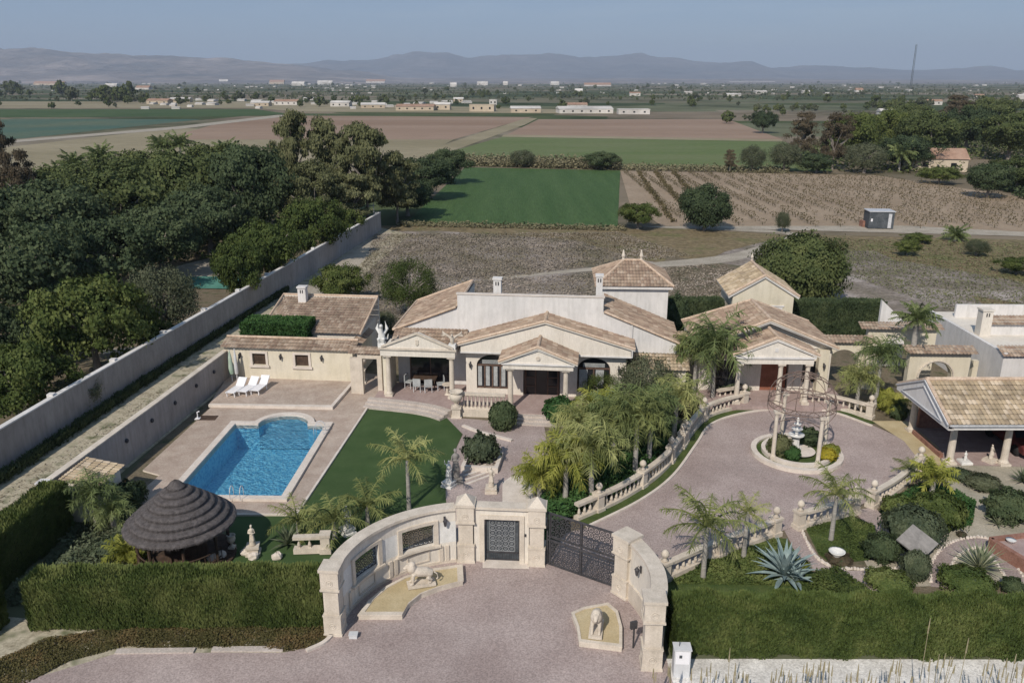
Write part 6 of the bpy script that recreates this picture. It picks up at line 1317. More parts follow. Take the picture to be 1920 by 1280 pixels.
tree_px('willow', 1130, 765, 690, 100, 'loose bright green pepper tree in front of the villa right corner')
tree_px('olive', 1212, 765, 652, 150, 'broad grey green olive tree right of the villa, with a forked pale trunk')
tree_px('willow', 1225, 820, 705, 90, 'second loose green tree behind the back balustrade')
shrub_px(1280, 1000 - 215, 740, 60, 'rusty brown shrub behind the curved balustrade', leaf='leaf_brown', ls=.13)
# central palm cluster
g = G(1108, 945); palm('queen', g.x, g.y, 3.1, 2.1, 'tall feathery palm nearest the sliding gate, in the planted wedge', lean=.02)
g = G(1060, 940); palm('yellow', g.x, g.y, 2.4, 2.0, 'yellow green arching palm above the small gate')
g = G(1012, 935); palm('yellow', g.x, g.y, 1.3, 1.6, 'low yellow green palm spilling over the paving behind the entrance')
g = G(1190, 892); palm('queen', g.x, g.y, 3.3, 2.1, 'slim pale trunked palm in the middle of the planted wedge')
g = G(1216, 872); palm('green', g.x, g.y, 3.4, 2.0, 'greener palm touching the drive balustrade')
g = G(1148, 880); palm('green', g.x, g.y, 3.0, 2.2, 'dense palm crown right in front of the villa door path')
g = G(1085, 875); palm('queen', g.x, g.y, 2.6, 2.0, 'broad palm crown left of the planted wedge')
g = G(1262, 835); palm('queen', g.x, g.y, 3.0, 1.9, 'palm leaning over the bend of the drive balustrade', lean=.05)
g = G(1120, 850); palm('yellow', g.x, g.y, 2.6, 1.8, 'yellowish palm behind the tallest palm of the wedge')
# lawn palms
g = G(767, 955); palm('young', g.x, g.y, 2.7, 2.0, 'slender young palm on the lawn behind the curved entrance wall')
g = G(628, 1010); palm('young', g.x, g.y, .9, 1.9, 'sprawling low palm at the lawn end left of the curved wall')
g = G(560, 1000); palm('young', g.x, g.y, .6, 1.6, 'small thin palm beside the low balustrade near the pool corner')
g = G(690, 985); palm('young', g.x, g.y, 1.0, 1.8, 'low spreading palm just behind the curved entrance wall')
g = G(183, 985); palm('green', g.x, g.y, 1.7, 1.5, 'thin trunked palm left of the thatched hut')
g = G(240, 1050); palm('low', g.x, g.y, .3, 1.25, 'yellow green low palm at the front left foot of the thatched hut')
g = G(215, 990); palm('green', g.x, g.y, .9, 1.3, 'small dark palm in the shaded corner beside the hut')
shrub_px(150, 960, 890, 60, 'dark bushy shrub in front of the pump shed', leaf='leaf_hedge', ls=.12)
shrub_px(235, 960, 905, 60, 'shaded shrub between the pump shed and the thatched hut', leaf='leaf_dark', ls=.12)
shrub_px(195, 1052, 1010, 80, 'grey green shrub at the shady bed left of the hut', leaf='leaf_grey', ls=.12)
shrub_px(250, 1060, 1030, 40, 'small yellow green fern bush under the hut eaves', leaf='leaf_palm_yellow', ls=.12)
# right side palms
g = G(1335, 752); palm('green', g.x, g.y, 3.7, 3.1, 'big drooping palm in front of the guest house left side', lean=.04)
g = G(1300, 745); palm('queen', g.x, g.y, 3.2, 2.1, 'smaller palm left of the guest house with drooping fronds')
g = G(1640, 765); palm('green', g.x, g.y, 3.6, 1.9, 'grey trunked palm in front of the arcade arches', lean=-.03)
g = G(1700, 742); palm('date', g.x, g.y, 5.2, 1.7, 'tall palm with upright crown between arcade and neighbour house', lean=.02)
g = G(1605, 765); palm('queen', g.x, g.y, 2.0, 1.7, 'low brownish palm left of the grey trunked palm')
g = G(1675, 780); palm('yellow', g.x, g.y, .8, 1.1, 'bright yellow green low palm by the carport corner')
g = G(1558, 1012); palm('young', g.x, g.y, 2.3, 1.8, 'young palm on the small lawn bed behind the street hedge')
g = G(1318, 1084); palm('young', g.x, g.y, 2.5, 2.2, 'thick based young palm close to the right entrance wall')
g = G(1394, 1045); palm('young', g.x, g.y, 2.2, 1.2, 'thin stemmed small palm beside the low balustrade')
g = G(1745, 935); palm('low', g.x, g.y, 1.2, 1.35, 'yellow green bushy palm before the carport columns')
g = G(1700, 905); palm('young', g.x, g.y, .8, 1.0, 'tiny palm at the upper end of the low balustrade')
g = G(1470, 1082); spiky(g.x, g.y, 42, 1.75, .12, 'large blue grey agave with long pointed leaves', 'leaf_agave', 1, arch=.45)
g = G(1492, 1092); spiky(g.x, g.y, 18, 1.0, .10, 'small blue agave tucked under the large one', 'leaf_agave', 2, arch=.5)
g = G(1836, 1068); spiky(g.x, g.y, 70, 1.35, .045, 'spiky pale green yucca on the grey gravel bed', 'leaf_yucca', 3, 'yucca', arch=.25)
g = G(1918, 905); spiky(g.x, g.y, 40, .9, .05, 'dark spiky yucca cut by the right edge', 'leaf_grey', 4, 'yucca', arch=.3)
g = G(1870, 985); spiky(g.x, g.y, 30, .8, .04, 'small spiky plant at the foot of the big grey bush', 'leaf_yucca', 6, 'yucca', arch=.3)
for (bx, by, ty, w_, lf, lb_) in [
    (1662, 1062, 1005, 66, 'leaf_dark', 'dark green ball bush left of the grey slab'), (1726, 1040, 955, 104, 'leaf_grey', 'large loose grey green bush in the middle of the garden'),
    (1775, 1000, 930, 92, 'leaf_bright', 'bright green bush dotted with white flowers'), (1703, 985, 935, 70, 'leaf_hedge', 'brownish green low bush beside the garden path'),
    (1903, 990, 922, 78, 'leaf_dark', 'big dark rounded bush near the right edge of the garden'), (1680, 1118, 1075, 82, 'leaf_hedge', 'clipped green dome at the inner side of the street hedge'),
    (1832, 1122, 1072, 96, 'leaf_hedge', 'wide clipped green dome below the spiky yucca'), (1905, 1118, 1085, 40, 'leaf_dark', 'small dark bush at the right end of the street hedge'),
    (1808, 905, 880, 44, 'leaf_grey', 'low grey green cushion on the gravel before the carport'), (1855, 925, 893, 62, 'leaf_olive', 'olive cushion shrub spreading on the pale gravel'),
    (1722, 1095, 1035, 50, 'leaf_grey', 'purplish grey bush in front of the grey slab'), (1740, 890, 905 - 40, 40, 'leaf_palm_yellow', 'small yellow green shrub at the foot of the carport column'),
    (1580, 1062, 1040, 44, 'leaf_brown', 'low purplish shrub behind the white bowl'), (1505, 1072, 1050, 30, 'leaf_palm_yellow', 'pale yellow tuft right of the blue agave'),
    (1665, 772, 730, 34, 'leaf_palm_yellow', 'upright yellow green shrub behind the carport corner'), (1688, 790, 755, 30, 'leaf_dark', 'dark shrub in the carport corner shadow'),
    (1260, 700, 660, 50, 'leaf_dark', 'dark shrub below the round window wall'), (1380, 742, 712, 60, 'leaf_grey', 'grey plants in the shade of the guest house porch'),
    (1270, 640, 560, 50, 'leaf_dark', 'dark cypress shrub right of the tower house'), (1000, 905, 880, 34, 'leaf_palm_yellow', 'small yellow green bush at the pale paving corner')]:
    shrub_px(bx, by, ty, w_, lb_, leaf=lf, ls=.10, n=6500)
# grey slab shelter and red pergola
g = G(1712, 1060); t = thing('slab_shelter', 'tilted square grey slab roof on one post in the garden', 'shelter', (g.x, g.y, 0), R(35)); MB().bx(0, 0, 0, .12, .12, 1.1).build('post', 'dark_wood', t); o = MB().box(-.62, -.62, 0, .62, .62, .07).build('slab', 'slate', t); o.location = (0, 0, 1.15); o.rotation_euler = (R(22), R(-16), 0)
g0, g1, g2 = G(1858, 1008, .6), G(1925, 1060, .6), G(1935, 992, .6)
t = thing('brick_planter', 'brick red edged raised planter at the right edge of the garden', 'planter', (g0.x, g0.y, 0)); q = [(0, 0), (g1.x - g0.x + .6, g1.y - g0.y - .45), (g2.x - g0.x + 1.4, g2.y - g0.y)]
MB().sweep(q[:2], .22, 0, .6).sweep([q[0], q[2]], .22, 0, .6).build('kerb', 'brick_red', t); MB().sheet(q, .45).build('soil', 'terrace_tile', t)
g = G(1895, 1015, .5); t = thing('flower_pot', 'white bowl pot inside the brick red planter', 'pot', (g.x, g.y, .455)); MB().lathe([(.12, 0), (.2, .14), (.22, .16), (.1, .12)], 0, 0, 0, 12).build('bowl', 'marble', t, True)
for k, (px, py) in enumerate([(1802, 1006), (1880, 1030)]): g = G(px, py); o = shrub(g.x, g.y, .22, .25, ['small brown tussock on the upper gravel loop', 'small brown tussock right of the yucca'][k], leaf='leaf_brown', ls=.16, n=700)

# ================================================================== LEFT GROVE
grove = [
 ('bright', 187, 705, 500, 235, 'big bright green tree leaning over the left perimeter wall, trunk visible'), ('bright2', 40, 800, 625, 200, 'bright green tree in the lower left corner beyond the perimeter wall'),
 ('olive', 310, 640, 480, 165, 'grey olive tree with a thin crown right of the big bright tree'), ('bright', 292, 662, 592, 84, 'small yellow green bush like tree at the perimeter wall'), ('olive', 150, 775, 690, 110, 'low grey green tree under the big bright tree'),
 ('bright2', 505, 540, 402, 150, 'light green round tree along the wall, nearest the turquoise patch'), ('bright', 590, 492, 362, 130, 'light green tree along the wall, second from the wall end'), ('bright2', 455, 580, 440, 100, 'light green tree along the wall beside the turquoise patch'), ('bright', 640, 455, 385, 90, 'smallest light green tree by the far end of the wall'),
 ('dark', 60, 600, 400, 230, 'huge dark green tree mass at the left border'), ('dark2', 190, 560, 395, 200, 'dark green tree behind the big bright tree'), ('dark', 305, 520, 372, 170, 'dark green tree above the olive tree'), ('dark2', 395, 480, 340, 160, 'dark tree in the middle of the grove'),
 ('dark', 100, 500, 325, 220, 'broad dark tree at the left, second row'), ('grove', 235, 465, 305, 200, 'green tree in the centre of the grove, second row'), ('grove', 345, 440, 275, 180, 'green tree below the twin palms'), ('dark2', 470, 450, 262, 160, 'blackish tall tree in front of the eucalyptus row'),
 ('dark', -30, 520, 330, 200, 'dark tree cut by the left border'), ('brown', 15, 400, 222, 100, 'brownish tall thin tree at the far left'), ('brown', 55, 420, 280, 90, 'second brownish tree beside the far left one'),
 ('grove', 130, 405, 300, 150, 'green tree at the left back of the grove'), ('grove', 215, 395, 285, 150, 'rounded green tree at the back of the grove, under the small palms'), ('grove', 290, 380, 272, 150, 'bright topped tree at the back of the grove'), ('grove', 400, 380, 262, 160, 'broad tree at the back of the grove near the brown field'),
 ('euca', 560, 415, 205, 105, 'tall eucalyptus, first of the row beside the wall end'), ('dark2', 540, 400, 300, 90, 'dark tree between the blackish tree and the eucalyptus'), ('euca2', 625, 425, 222, 120, 'tall wide eucalyptus, second of the row'), ('euca', 690, 430, 228, 150, 'tallest broad eucalyptus of the row'), ('euca2', 745, 420, 285, 110, 'lower eucalyptus at the right end of the row'),
 ('euca2', 590, 450, 300, 130, 'lower eucalyptus crown in front of the row'), ('euca', 660, 440, 320, 130, 'lower eucalyptus crown near the wall end'), ('dark', 790, 375, 288, 120, 'dark green carob tree beside the crop field'), ('dark2', 838, 345, 275, 78, 'small dark green tree at the far tip of the grove'), ('dark', 765, 405, 330, 100, 'dark tree casting its shadow on the green field'),
 ('grove', 60, 370, 325, 110, 'low green tree at the far left back'), ('dark2', 0, 700, 560, 150, 'shaded tree at the left border, third row'), ('dark', 400, 445, 370, 120, 'shadowed tree by the white post'), ('grove', 470, 340, 268, 80, 'small green tree behind the blackish tree')]
for gi in grove: tree_px(gi[0], gi[1], gi[2], gi[3], gi[4] * (1.16 if gi[0] in ('dark', 'dark2', 'grove') else 1.0), gi[5])
patch('undergrowth', 'dark green undergrowth filling the gaps beneath the left grove', [(-120, 62), (-36, 40), (-31, 50), (-33, 66), (-41, 72), (-41, 92), (-27, 97), (-23, 105), (-35, 150), (-60, 175), (-150, 170)], 42000, 'leaf_grove', 3.2, .75, 44)
for k, (px, py, ty, lb_) in enumerate([(310, 345, 248, 'left one of the twin date palms above the grove'), (345, 345, 245, 'right one of the twin date palms above the grove'), (200, 372, 265, 'date palm crown over the middle of the grove'), (150, 380, 280, 'small date palm crown at the left of the grove'), (120, 392, 300, 'lowest date palm crown at the left of the grove'), (430, 345, 258, 'date palm crown beside the brown field')]):
    g = G(px, py); palm('date', g.x, g.y, max(1, ZT(ty, g.y) - 2.9), 3.6, lb_)
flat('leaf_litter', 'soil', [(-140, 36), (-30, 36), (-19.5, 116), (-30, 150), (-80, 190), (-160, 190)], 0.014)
g = G(385, 530); struct(MB().sheet([(g.x - 3, g.y - 2.5), (g.x + 3.4, g.y - 3), (g.x + 3.2, g.y + 2.5), (g.x - 3, g.y + 2.5)], .10).build('sports_court', 'teal_court'))
flat('orchard_path', 'track', PXP([(190, 656), (255, 650), (262, 660), (190, 664)]), .03); flat('orchard_path', 'track', PXP([(330, 500), (410, 480), (415, 520), (340, 522)]), .028)
for k, (px, py) in enumerate([(363, 460), (425, 440)]): g = G(px, py); t = thing('garden_post', ['white post standing between the grove trunks', 'second white post deeper in the grove'][k], 'post', (g.x, g.y, 0)); MB().bx(0, 0, 0, .35, .35, 2.2).bx(0, 0, 2.2, .5, .5, .1).build('shaft', 'white_wall', t)
g = G(706, 436); t = thing('street_lamp', 'thin pole lamp at the far end of the perimeter wall', 'lamp', (g.x - .4, g.y + 1, 0)); MB().tube([(0, 0, 0), (0, 0, 4.4), (-.6, 0, 4.9), (-1.3, 0, 5.0)], .05, 5).build('pole', 'steel', t); MB().bx(-1.4, 0, 4.94, .5, .2, .1).build('lamp_head', 'steel', t)

# ================================================================== RIGHT GROVE AND FIELD TREES
rg = [('round', 1320, 432, 338, 108, 'lone rounded dark tree at the vineyard edge with its shadow on the soil'), ('olive', 1466, 436, 392, 34, 'small grey shrub like tree in the vineyard'), ('bright2', 1196, 430, 375, 82, 'yellow green spreading tree at the crop field corner'),
 ('fardark', 1362, 232, 206, 26, 'small lone tree beside the ploughed field'), ('dark', 1430, 250, 205, 54, 'dark round tree beyond the ploughed field'), ('dark2', 1128, 318, 282, 70, 'round dark bush tree in the reed strip'), ('olive', 980, 314, 278, 60, 'brown green bush tree in the middle of the reed strip'),
 ('olive', 1410, 322, 268, 60, 'bare grey tree at the corner of the light field'), ('brown', 1368, 322, 280, 36, 'slim grey tree left of the bare one'), ('brown', 1500, 300, 210, 80, 'grey brown tall tree at the left of the right grove'), ('brown', 1560, 318, 212, 90, 'grey leafless tall tree in the right grove'), ('olive', 1470, 322, 262, 80, 'grey bush tree at the vineyard back edge'),
 ('bright', 1600, 300, 205, 110, 'yellow green crown behind the grey trees'), ('bright2', 1660, 290, 200, 110, 'light green crown in the middle of the right grove'), ('grove', 1740, 300, 205, 120, 'green crown left of the tiled house'), ('dark', 1810, 285, 195, 110, 'dark green crown behind the tiled house'), ('grove', 1890, 300, 200, 130, 'green crown cut by the right border'),
 ('dark', 1850, 372, 300, 90, 'dark bluish tree right of the tiled house'), ('grove', 1905, 360, 285, 100, 'green tree at the right border near the vineyard'), ('bright', 1760, 345, 310, 80, 'low yellow green tree in front of the tiled house'), ('dark2', 1690, 318, 250, 120, 'dark tree behind the great palm'), ('olive', 1620, 325, 262, 90, 'grey green tree at the grove foot'),
 ('grove', 1700, 245, 190, 90, 'far green crown at the top of the right grove'), ('grove', 1840, 240, 178, 100, 'far tall crown at the upper right'), ('brown', 1790, 240, 178, 80, 'far brownish crown at the upper right'), ('dark2', 1530, 325, 285, 70, 'dark low tree at the vineyard back edge'),
 ('bright', 1720, 455, 435, 60, 'low green bush tree beside the dark container'), ('bright2', 1905, 515, 478, 70, 'green bush tree at the right border behind the estate'), ('bright', 1700, 480, 445, 50, 'low bush tree behind the container track'), ('olive', 1830, 480, 445, 60, 'grey bush tree on the right waste ground'), ('bright', 1905, 625, 585, 60, 'bright green shrub tree at the right border behind the neighbour')]
for gi in rg: tree_px(*gi[:5], gi[5])
for (px, py, h_, s_, lb_) in [(1685, 322, 3.6, 4.2, 'great arching date palm in the right grove'), (1765, 300, 6, 3, 'slim palm behind the tiled house'), (1740, 250, 7, 3, 'palm crown in the upper right grove'), (1790, 452, .6, 2.2, 'low palm on the waste ground right of the container'), (1640, 300, 4, 3.5, 'palm crown among the grey trees'), (1500, 560 - 60, .5, .5, 'tiny palm tuft behind the large round tree')]:
    g = G(px, py); palm('date', g.x, g.y, h_, s_, lb_)
def house(name, label, x, y, w_, d_, h_, rz, roofh=0.0, wall='far_wall', group=None, win=True, flatroof=False, cat='house', roof='roof_far'):
    t = thing(name, label, cat, (x, y, 0), rz, group); MB().box(-w_ / 2, -d_ / 2, 0, w_ / 2, d_ / 2, h_).build('wall', wall, t)
    if roofh: MB().add([(-w_ / 2 - .3, -d_ / 2 - .3, h_ + .02), (w_ / 2 + .3, -d_ / 2 - .3, h_ + .02), (w_ / 2 + .3, d_ / 2 + .3, h_ + .02), (-w_ / 2 - .3, d_ / 2 + .3, h_ + .02), (-w_ / 2 - .3, 0, h_ + roofh), (w_ / 2 + .3, 0, h_ + roofh)], [(0, 1, 5, 4), (2, 3, 4, 5), (0, 4, 3), (1, 2, 5), (3, 2, 1, 0)]).build('roof', roof, t)
    else: MB().box(-w_ / 2 - .15, -d_ / 2 - .15, h_, w_ / 2 + .15, d_ / 2 + .15, h_ + .35).build('roof', wall, t)
    if win:
        n = max(2, int(w_ / 5))
        for i in range(n): x_ = -w_ / 2 + w_ * (i + .5) / n; MB().box(x_ - .6, -d_ / 2 - .04, h_ * .35, x_ + .6, -d_ / 2 - .01, h_ * .7).build('window', 'glass_dark', t)
    return t
g = G(1770, 322); house('farm_house', 'low farmhouse with brown tiled roof among the right grove trees', g.x, g.y + 5, 12, 9, 2.8, R(-12), 2.2, 'far_wall_tan', win=True)
g = G(1652, 430); t = thing('container', 'dark blue grey site container by the vineyard track', 'container', (g.x, g.y + 1.2, 0), R(-6)); MB().box(-1.7, -1.3, .15, 1.7, 1.3, 2.45).build('body', 'metal_dark', t); MB().box(-1.8, -1.4, 2.45, 1.8, 1.4, 2.55).build('roof', 'steel', t); MB().box(-1.45, -1.33, 1.1, -1.2, -1.302, 1.5).build('sign', 'white_plastic', t); MB().box(.9, -1.33, .2, 1.35, -1.302, 2.2).build('door', 'steel', t)
g = G(1625, 425); t = thing('brick_stack', 'brown low brick block left of the dark container', 'block', (g.x, g.y, 0)); MB().box(-.9, -.6, 0, .7, .6, .9).build('body', 'brick_red', t)
# vineyard: every vine its own object up to 300, the rest one mass
va, vb = G(1240, 424), G(1165, 321)
rr = random.Random(17); vines = []
def in_v(x, y, poly=PXP([(1170, 324), (1636, 331), (1925, 376), (1925, 432), (1500, 426), (1262, 420), (1200, 380)])):
    ins = False
    for i in range(len(poly)):
        (x1, y1), (x2, y2) = poly[i], poly[i - 1]
        if (y1 > y) != (y2 > y) and x < (x2 - x1) * (y - y1) / (y2 - y1) + x1: ins = not ins
    return ins
vd = Vector((.0, 1)).normalized(); vr = Vector((1, .04)).normalized(); o0 = Vector((22, 112))
for i in range(0, 38):
    for j in range(-2, 66):
        p = o0 + vr * (i * 3.6) + vd * (j * 1.75)
        if in_v(p.x, p.y) and rr.random() < .93 and not (abs(p.x - G(1320, 430).x) < 5 and p.y < 125): vines.append((p.x + rr.uniform(-.15, .15), p.y + rr.uniform(-.3, .3)))
vines.sort(key=lambda p: p[0] ** 2 + p[1] ** 2)
def vine_mb(r, mb, x, y, s, n=34):
    mb.tube([(x, y, 0), (x + .05, y, .55 * s)], [.05, .04], 4, cap=False)
    for _ in range(n): d = rdir(r); leafquad(mb, Vector((x + d.x * .5 * s, y + d.y * .6 * s, .75 * s + d.z * .4 * s)), rdir(r), .19 * r.uniform(.6, 1.3), r)
vp = []
for k in range(4): mb = MB(); vine_mb(rr, mb, 0, 0, 1); o = mb.build('vine', 'vine_leaf'); vp.append(o)
for k, (x, y) in enumerate(vines[:296]):
    o = vp[k] if k < 4 else vp[k % 4].copy()
    if k >= 4: COL.objects.link(o)
    o.location = (x, y, 0.03); o.rotation_euler = (0, 0, rr.uniform(0, 6.28)); s = rr.uniform(.75, 1.1); o.scale = (s, s, s); tag(o, 'small brownish green vine standing in the tan vineyard rows', 'vine', 'vines of the vineyard')
mb = MB()
for (x, y) in vines[296:]: vine_mb(rr, mb, x, y, rr.uniform(.75, 1.1), 26)
o = mb.build('vines', 'vine_leaf'); o['kind'] = 'stuff'; o['label'] = 'farther brownish vines of the vineyard behind the nearest rows'
# greener rows at the vineyard's left edge
for k, (a, b_) in enumerate([((1196, 323), (1262, 418)), ((1228, 323), (1300, 412)), ((1262, 324), (1330, 400))]):
    p, q = G(*a), G(*b_); d = (q - p); n = int(d.length * 13); mb = MB()
    for i in range(n): t_ = rr.random(); c = p + d * t_; leafquad(mb, Vector((c.x + rr.gauss(0, .28), c.y, rr.uniform(.05, .55))), rdir(rr), .34, rr)
    tag(mb.build('vine_row', 'vine_leaf'), ['continuous green vine row nearest the crop field', 'second continuous green vine row from the crop field', 'third continuous green vine row from the crop field'][k], 'vine row')['kind'] = 'stuff'

# ================================================================== FAR PLAIN
HS = [(905, 209, 46, 7, 'cream two part farm building with tall left end', 'far_wall_tan'), (985, 211, 55, 4, 'long low pinkish shed beside the cream farm building', 'far_wall_tan'), (1095, 212, 100, 4.5, 'long grey white warehouse with small windows', 'far_wall'), (1187, 214, 58, 4.5, 'pale warehouse with a row of five windows', 'far_wall'), (1080, 203, 40, 4, 'low white shed behind the long grey warehouse', 'far_wall'),
      (925, 197, 14, 7, 'small white tower block behind the cream farm building', 'far_wall'), (60, 143, 120, 9, 'long white industrial hall at the far left', 'far_wall'), (95, 160, 60, 5, 'pale farm sheds below the industrial hall', 'far_wall_tan'), (270, 168, 26, 5, 'pale house beyond the dark tree clump', 'far_wall'), (300, 195, 40, 5, 'tan house at the edge of the far green field', 'far_wall_tan'),
      (340, 192, 36, 5, 'tan farm cluster house among small trees', 'far_wall_tan'), (540, 197, 44, 5, 'white farmhouse left of the eucalyptus top', 'far_wall'), (490, 199, 34, 4, 'grey low farmhouse beside the white one', 'far_wall_tan'), (640, 200, 36, 5, 'white house behind the eucalyptus row', 'far_wall'), (700, 203, 44, 4, 'long low house right of the eucalyptus tops', 'far_wall_tan'), (780, 207, 70, 4.5, 'long tan farm wall with outbuildings', 'far_wall_tan'), (830, 206, 30, 6, 'tan square house beside the long farm wall', 'far_wall_tan'), (860, 192, 18, 5, 'small cream house behind the tan farm', 'far_wall_tan'),
      (705, 157, 36, 6, 'white hall on the middle plain', 'far_wall'), (850, 163, 12, 6, 'small white house above the middle fields', 'far_wall'), (905, 160, 20, 5, 'white roofed shed on the middle plain', 'far_wall'), (948, 160, 9, 5, 'tiny white house on the middle plain', 'far_wall'), (1040, 160, 16, 5, 'pale shed near the right of the middle plain', 'far_wall'), (1120, 162, 50, 4, 'row of pale sheds under the far mountains', 'far_wall'), (1190, 180, 20, 6, 'white house with a dark tree beside it', 'far_wall'), (1085, 172, 14, 3, 'low white shed in the green fields', 'far_wall'),
      (1290, 178, 14, 6, 'white house at the right middle distance', 'far_wall'), (1375, 181, 26, 3, 'low white barn roof on the right plain', 'far_wall'), (1425, 176, 22, 6, 'pale house with gabled end on the right plain', 'far_wall'), (1510, 176, 14, 6, 'small white house left of the mast', 'far_wall'), (1610, 173, 14, 6, 'white house just left of the mast', 'far_wall'), (1665, 217, 36, 4, 'white roofed house in the right grove', 'far_wall'), (1750, 197, 26, 5, 'pale house above the right grove', 'far_wall'), (1835, 184, 16, 5, 'small white house at the far right', 'far_wall'), (1915, 186, 16, 6, 'white house cut by the right border', 'far_wall'),
      (210, 163, 22, 4, 'white shed left of the far dark clump', 'far_wall'), (455, 150, 36, 7, 'pale village block at the left village', 'far_wall'), (480, 155, 30, 6, 'white village house, lower left village', 'far_wall'), (520, 158, 28, 6, 'tan village house, right of the left village', 'far_wall_tan'), (560, 161, 24, 6, 'grey village house at the village end', 'far_wall'), (420, 157, 16, 6, 'white village house at the village start', 'far_wall'), (610, 159, 28, 6, 'pale shed beyond the eucalyptus top', 'far_wall'), (660, 155, 22, 6, 'white shed at the left of the middle plain', 'far_wall')]
for k, (px, py, wpx, hh, lb_, wl) in enumerate(HS):
    g = G(px, py); s = PPM(g.y, 0); w_ = wpx / s; big = w_ > 40
    house('warehouse' if big else 'far_house', lb_, g.x, g.y, w_, min(w_ * .6, 16 + w_ * .1), max(hh * .62, 2.6) if g.y < 1500 else hh * g.y / 1500 * .6, rnd.uniform(-.12, .12), 0 if k in (0, 3, 5) else 1.6 * (g.y / 700 if g.y > 1500 else 1), wl, win=g.y < 900, cat='warehouse' if big else 'house', roof='roof_far' if rnd.random() < .3 else 'far_wall')
# anonymous far white houses and dark trees
rr = random.Random(23)
fh = None
for k in range(230):
    py = rr.choice((153.5, 154.5, 156, 158, 161, 165, 170, 176)) + rr.uniform(-.6, .9); px = rr.uniform(0, 1920)
    if k % 3 == 0: px, py = (rr.uniform(260, 900), rr.uniform(188, 205)) if k % 2 else (rr.uniform(380, 720), rr.uniform(152, 168))
    g = G(px, py); s = PPM(g.y, 0); sz = rr.uniform(2.5, 9) / s if py < 185 else rr.uniform(6, 20) / s
    if fh is None:
        fh = tag(MB().box(-.5, -.5, 0, .5, .5, .42).add([(-.52, -.52, .42), (.52, -.52, .42), (.52, .52, .42), (-.52, .52, .42), (-.52, 0, .6), (.52, 0, .6)], [(0, 1, 5, 4), (2, 3, 4, 5), (0, 4, 3), (1, 2, 5)]).build('far_house', 'far_wall'), 'tiny pale house speck on the hazy plain', 'house', 'pale house specks of the far plain'); o = fh
    else: o = fh.copy(); COL.objects.link(o)
    o.location = (g.x, g.y, 0); o.scale = (sz, min(sz, 40), max(sz * .5, 3)); o.rotation_euler = (0, 0, rr.uniform(-.5, .5))
kinds = ('fardark', 'farolive', 'fargreen')
clumps = [(190, 185, 95, 30, 15), (60, 175, 110, 25, 10), (250, 190, 60, 20, 6), (690, 188, 60, 16, 7), (900, 178, 40, 14, 4), (1100, 190, 60, 10, 4), (1380, 225, 60, 14, 4), (470, 185, 70, 14, 6), (600, 190, 60, 14, 6), (1500, 205, 140, 16, 14), (1700, 200, 200, 22, 24), (1860, 205, 120, 28, 16), (380, 190, 90, 14, 8), (790, 180, 60, 8, 5)]
far = []
for (cx, cy, sx, h_, n) in clumps:
    for _ in range(n): far.append((cx + rr.uniform(-.6, .6) * sx, cy + rr.uniform(0, 7), h_ * rr.uniform(.5, 1.0)))
for _ in range(298 - len(far)):
    u = rr.random(); py = 156 + 62 * u ** 1.7; px = rr.uniform(-20, 1940)
    if 205 < py: py = 190 + rr.random() * 12 if not (px > 1450) else py
    far.append((px, py, (3 + (py - 150) * .22) * rr.uniform(.5, 1.25)))
for k, (px, py, hp) in enumerate(far):
    g = G(px, py); s = PPM(g.y, 0); H = hp / s * 1.02
    put_tree(rr.choice(kinds), g.x, g.y, H, H * rr.uniform(.45, .75), 'distant dark green tree on the plain beyond the fields', 'distant trees of the plain', name='far_tree')
mb = MB(); r2 = random.Random(31)
for _ in range(3600):
    u = r2.random(); py = 152.8 + 36 * u ** 2.3; g = G(r2.uniform(-60, 1980), py); s = PPM(g.y, 0); H = (1.2 + (py - 151) * .16) / s * r2.uniform(.5, 1.2); wd = H * r2.uniform(.5, 3.0)
    for q in range(5): leafquad(mb, Vector((g.x + r2.uniform(-.5, .5) * wd, g.y + r2.uniform(-.3, .3) * wd, H * r2.uniform(.25, .75))), (rdir(r2) + Vector((0, -.8, .4))).normalized(), H * .75, r2)
o = mb.build('distant_woods', 'leaf_olive'); o['kind'] = 'stuff'; o['label'] = 'dark specks of hedgerows and orchards across the far plain'
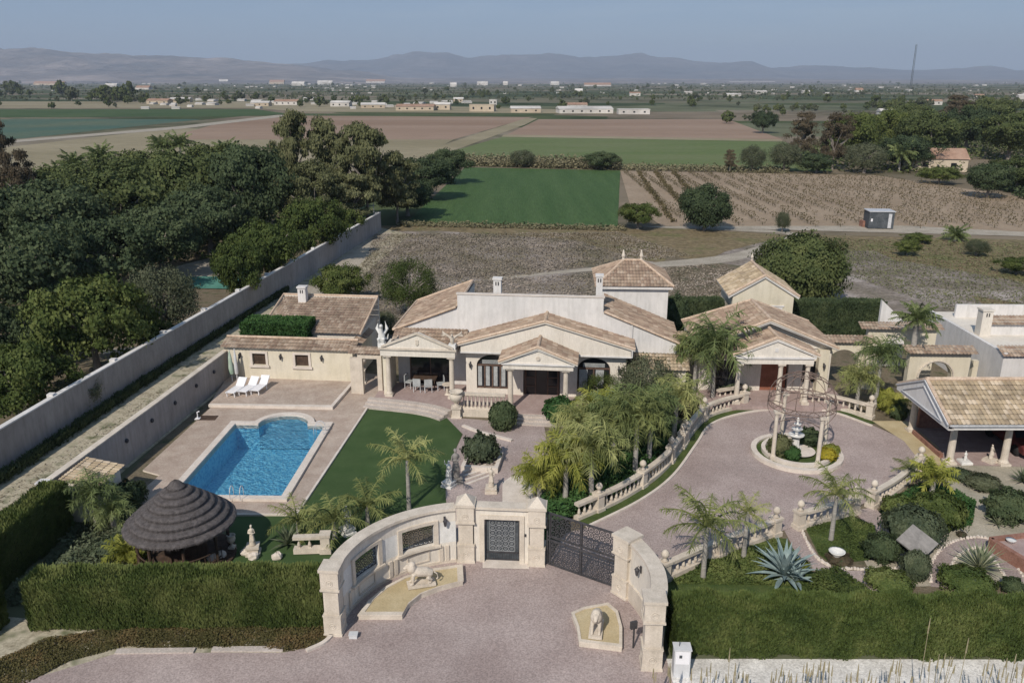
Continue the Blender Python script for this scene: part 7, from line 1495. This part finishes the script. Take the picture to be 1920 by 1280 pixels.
for k, (px, wpx) in enumerate([(20, 60), (110, 40), (225, 90), (330, 30), (640, 50), (760, 40), (870, 110), (960, 70), (1040, 100), (1150, 130), (1270, 60), (1400, 80), (1490, 40)]):
    Y = 8200; w_ = wpx / PPM(Y, 0); g = Vector(((px - 960) / PPM(Y, 0), Y + 200 * math.sin(k * 2.1), 0)); hh = ZT(149 - (k % 3) * 1.2, Y)
    o = fh.copy(); COL.objects.link(o); o.location = g; o.scale = (w_, 60, max(12, hh * .6)); o.rotation_euler = (0, 0, 0); o.name = 'glasshouse'; o['label'] = 'thin white glasshouse strip at the foot of the mountains'; o['category'] = 'glasshouse'; o['group'] = 'glasshouses under the mountains'
# lattice mast
g = G(1706, 172); H = ZT(84, g.y); t = thing('radio_mast', 'tall slender lattice radio mast against the right sky', 'mast', (g.x, g.y, 0)); mb = MB(); wd = 1.6; n = 40
for (a, b_) in ((-1, -.6), (1, -.6), (0, 1.1)): mb.tube([(a * wd, b_ * wd, 0), (a * wd * .8, b_ * wd * .8, H)], .28, 4)
cs_ = [(-1, -.6), (1, -.6), (0, 1.1)]
for i in range(n):
    z0, z1 = H * i / n, H * (i + 1) / n
    for q in range(3): a, b_ = cs_[q], cs_[(q + 1) % 3]; mb.tube([(a[0] * wd, a[1] * wd, z0), (b_[0] * wd, b_[1] * wd, z1)], .14, 3)
mb.build('lattice', 'metal_dark', t); MB().box(-3, -3, 0, 3, 3, 4).build('base_hut', 'far_wall', t); MB().tube([(0, 0, H), (0, 0, H * 1.03)], .15, 4).build('antenna', 'steel', t)

# ================================================================== HAZE
m = bpy.data.materials.new('haze_air'); m.use_nodes = True; nt = m.node_tree; nt.nodes.clear()
o_ = nt.nodes.new('ShaderNodeOutputMaterial'); pv = nt.nodes.new('ShaderNodeVolumePrincipled'); pv.inputs['Color'].default_value = (0.70, 0.82, 1.0, 1); pv.inputs['Density'].default_value = 8.5e-5; pv.inputs['Anisotropy'].default_value = 0.0
L(nt, pv.outputs[0], o_.inputs['Volume']); MAT['haze_air'] = m
hz = MB().box(-19000, -80, -31, 19000, 24000, 750).build('haze', 'haze_air'); hz['kind'] = 'stuff'
hz.visible_shadow = True
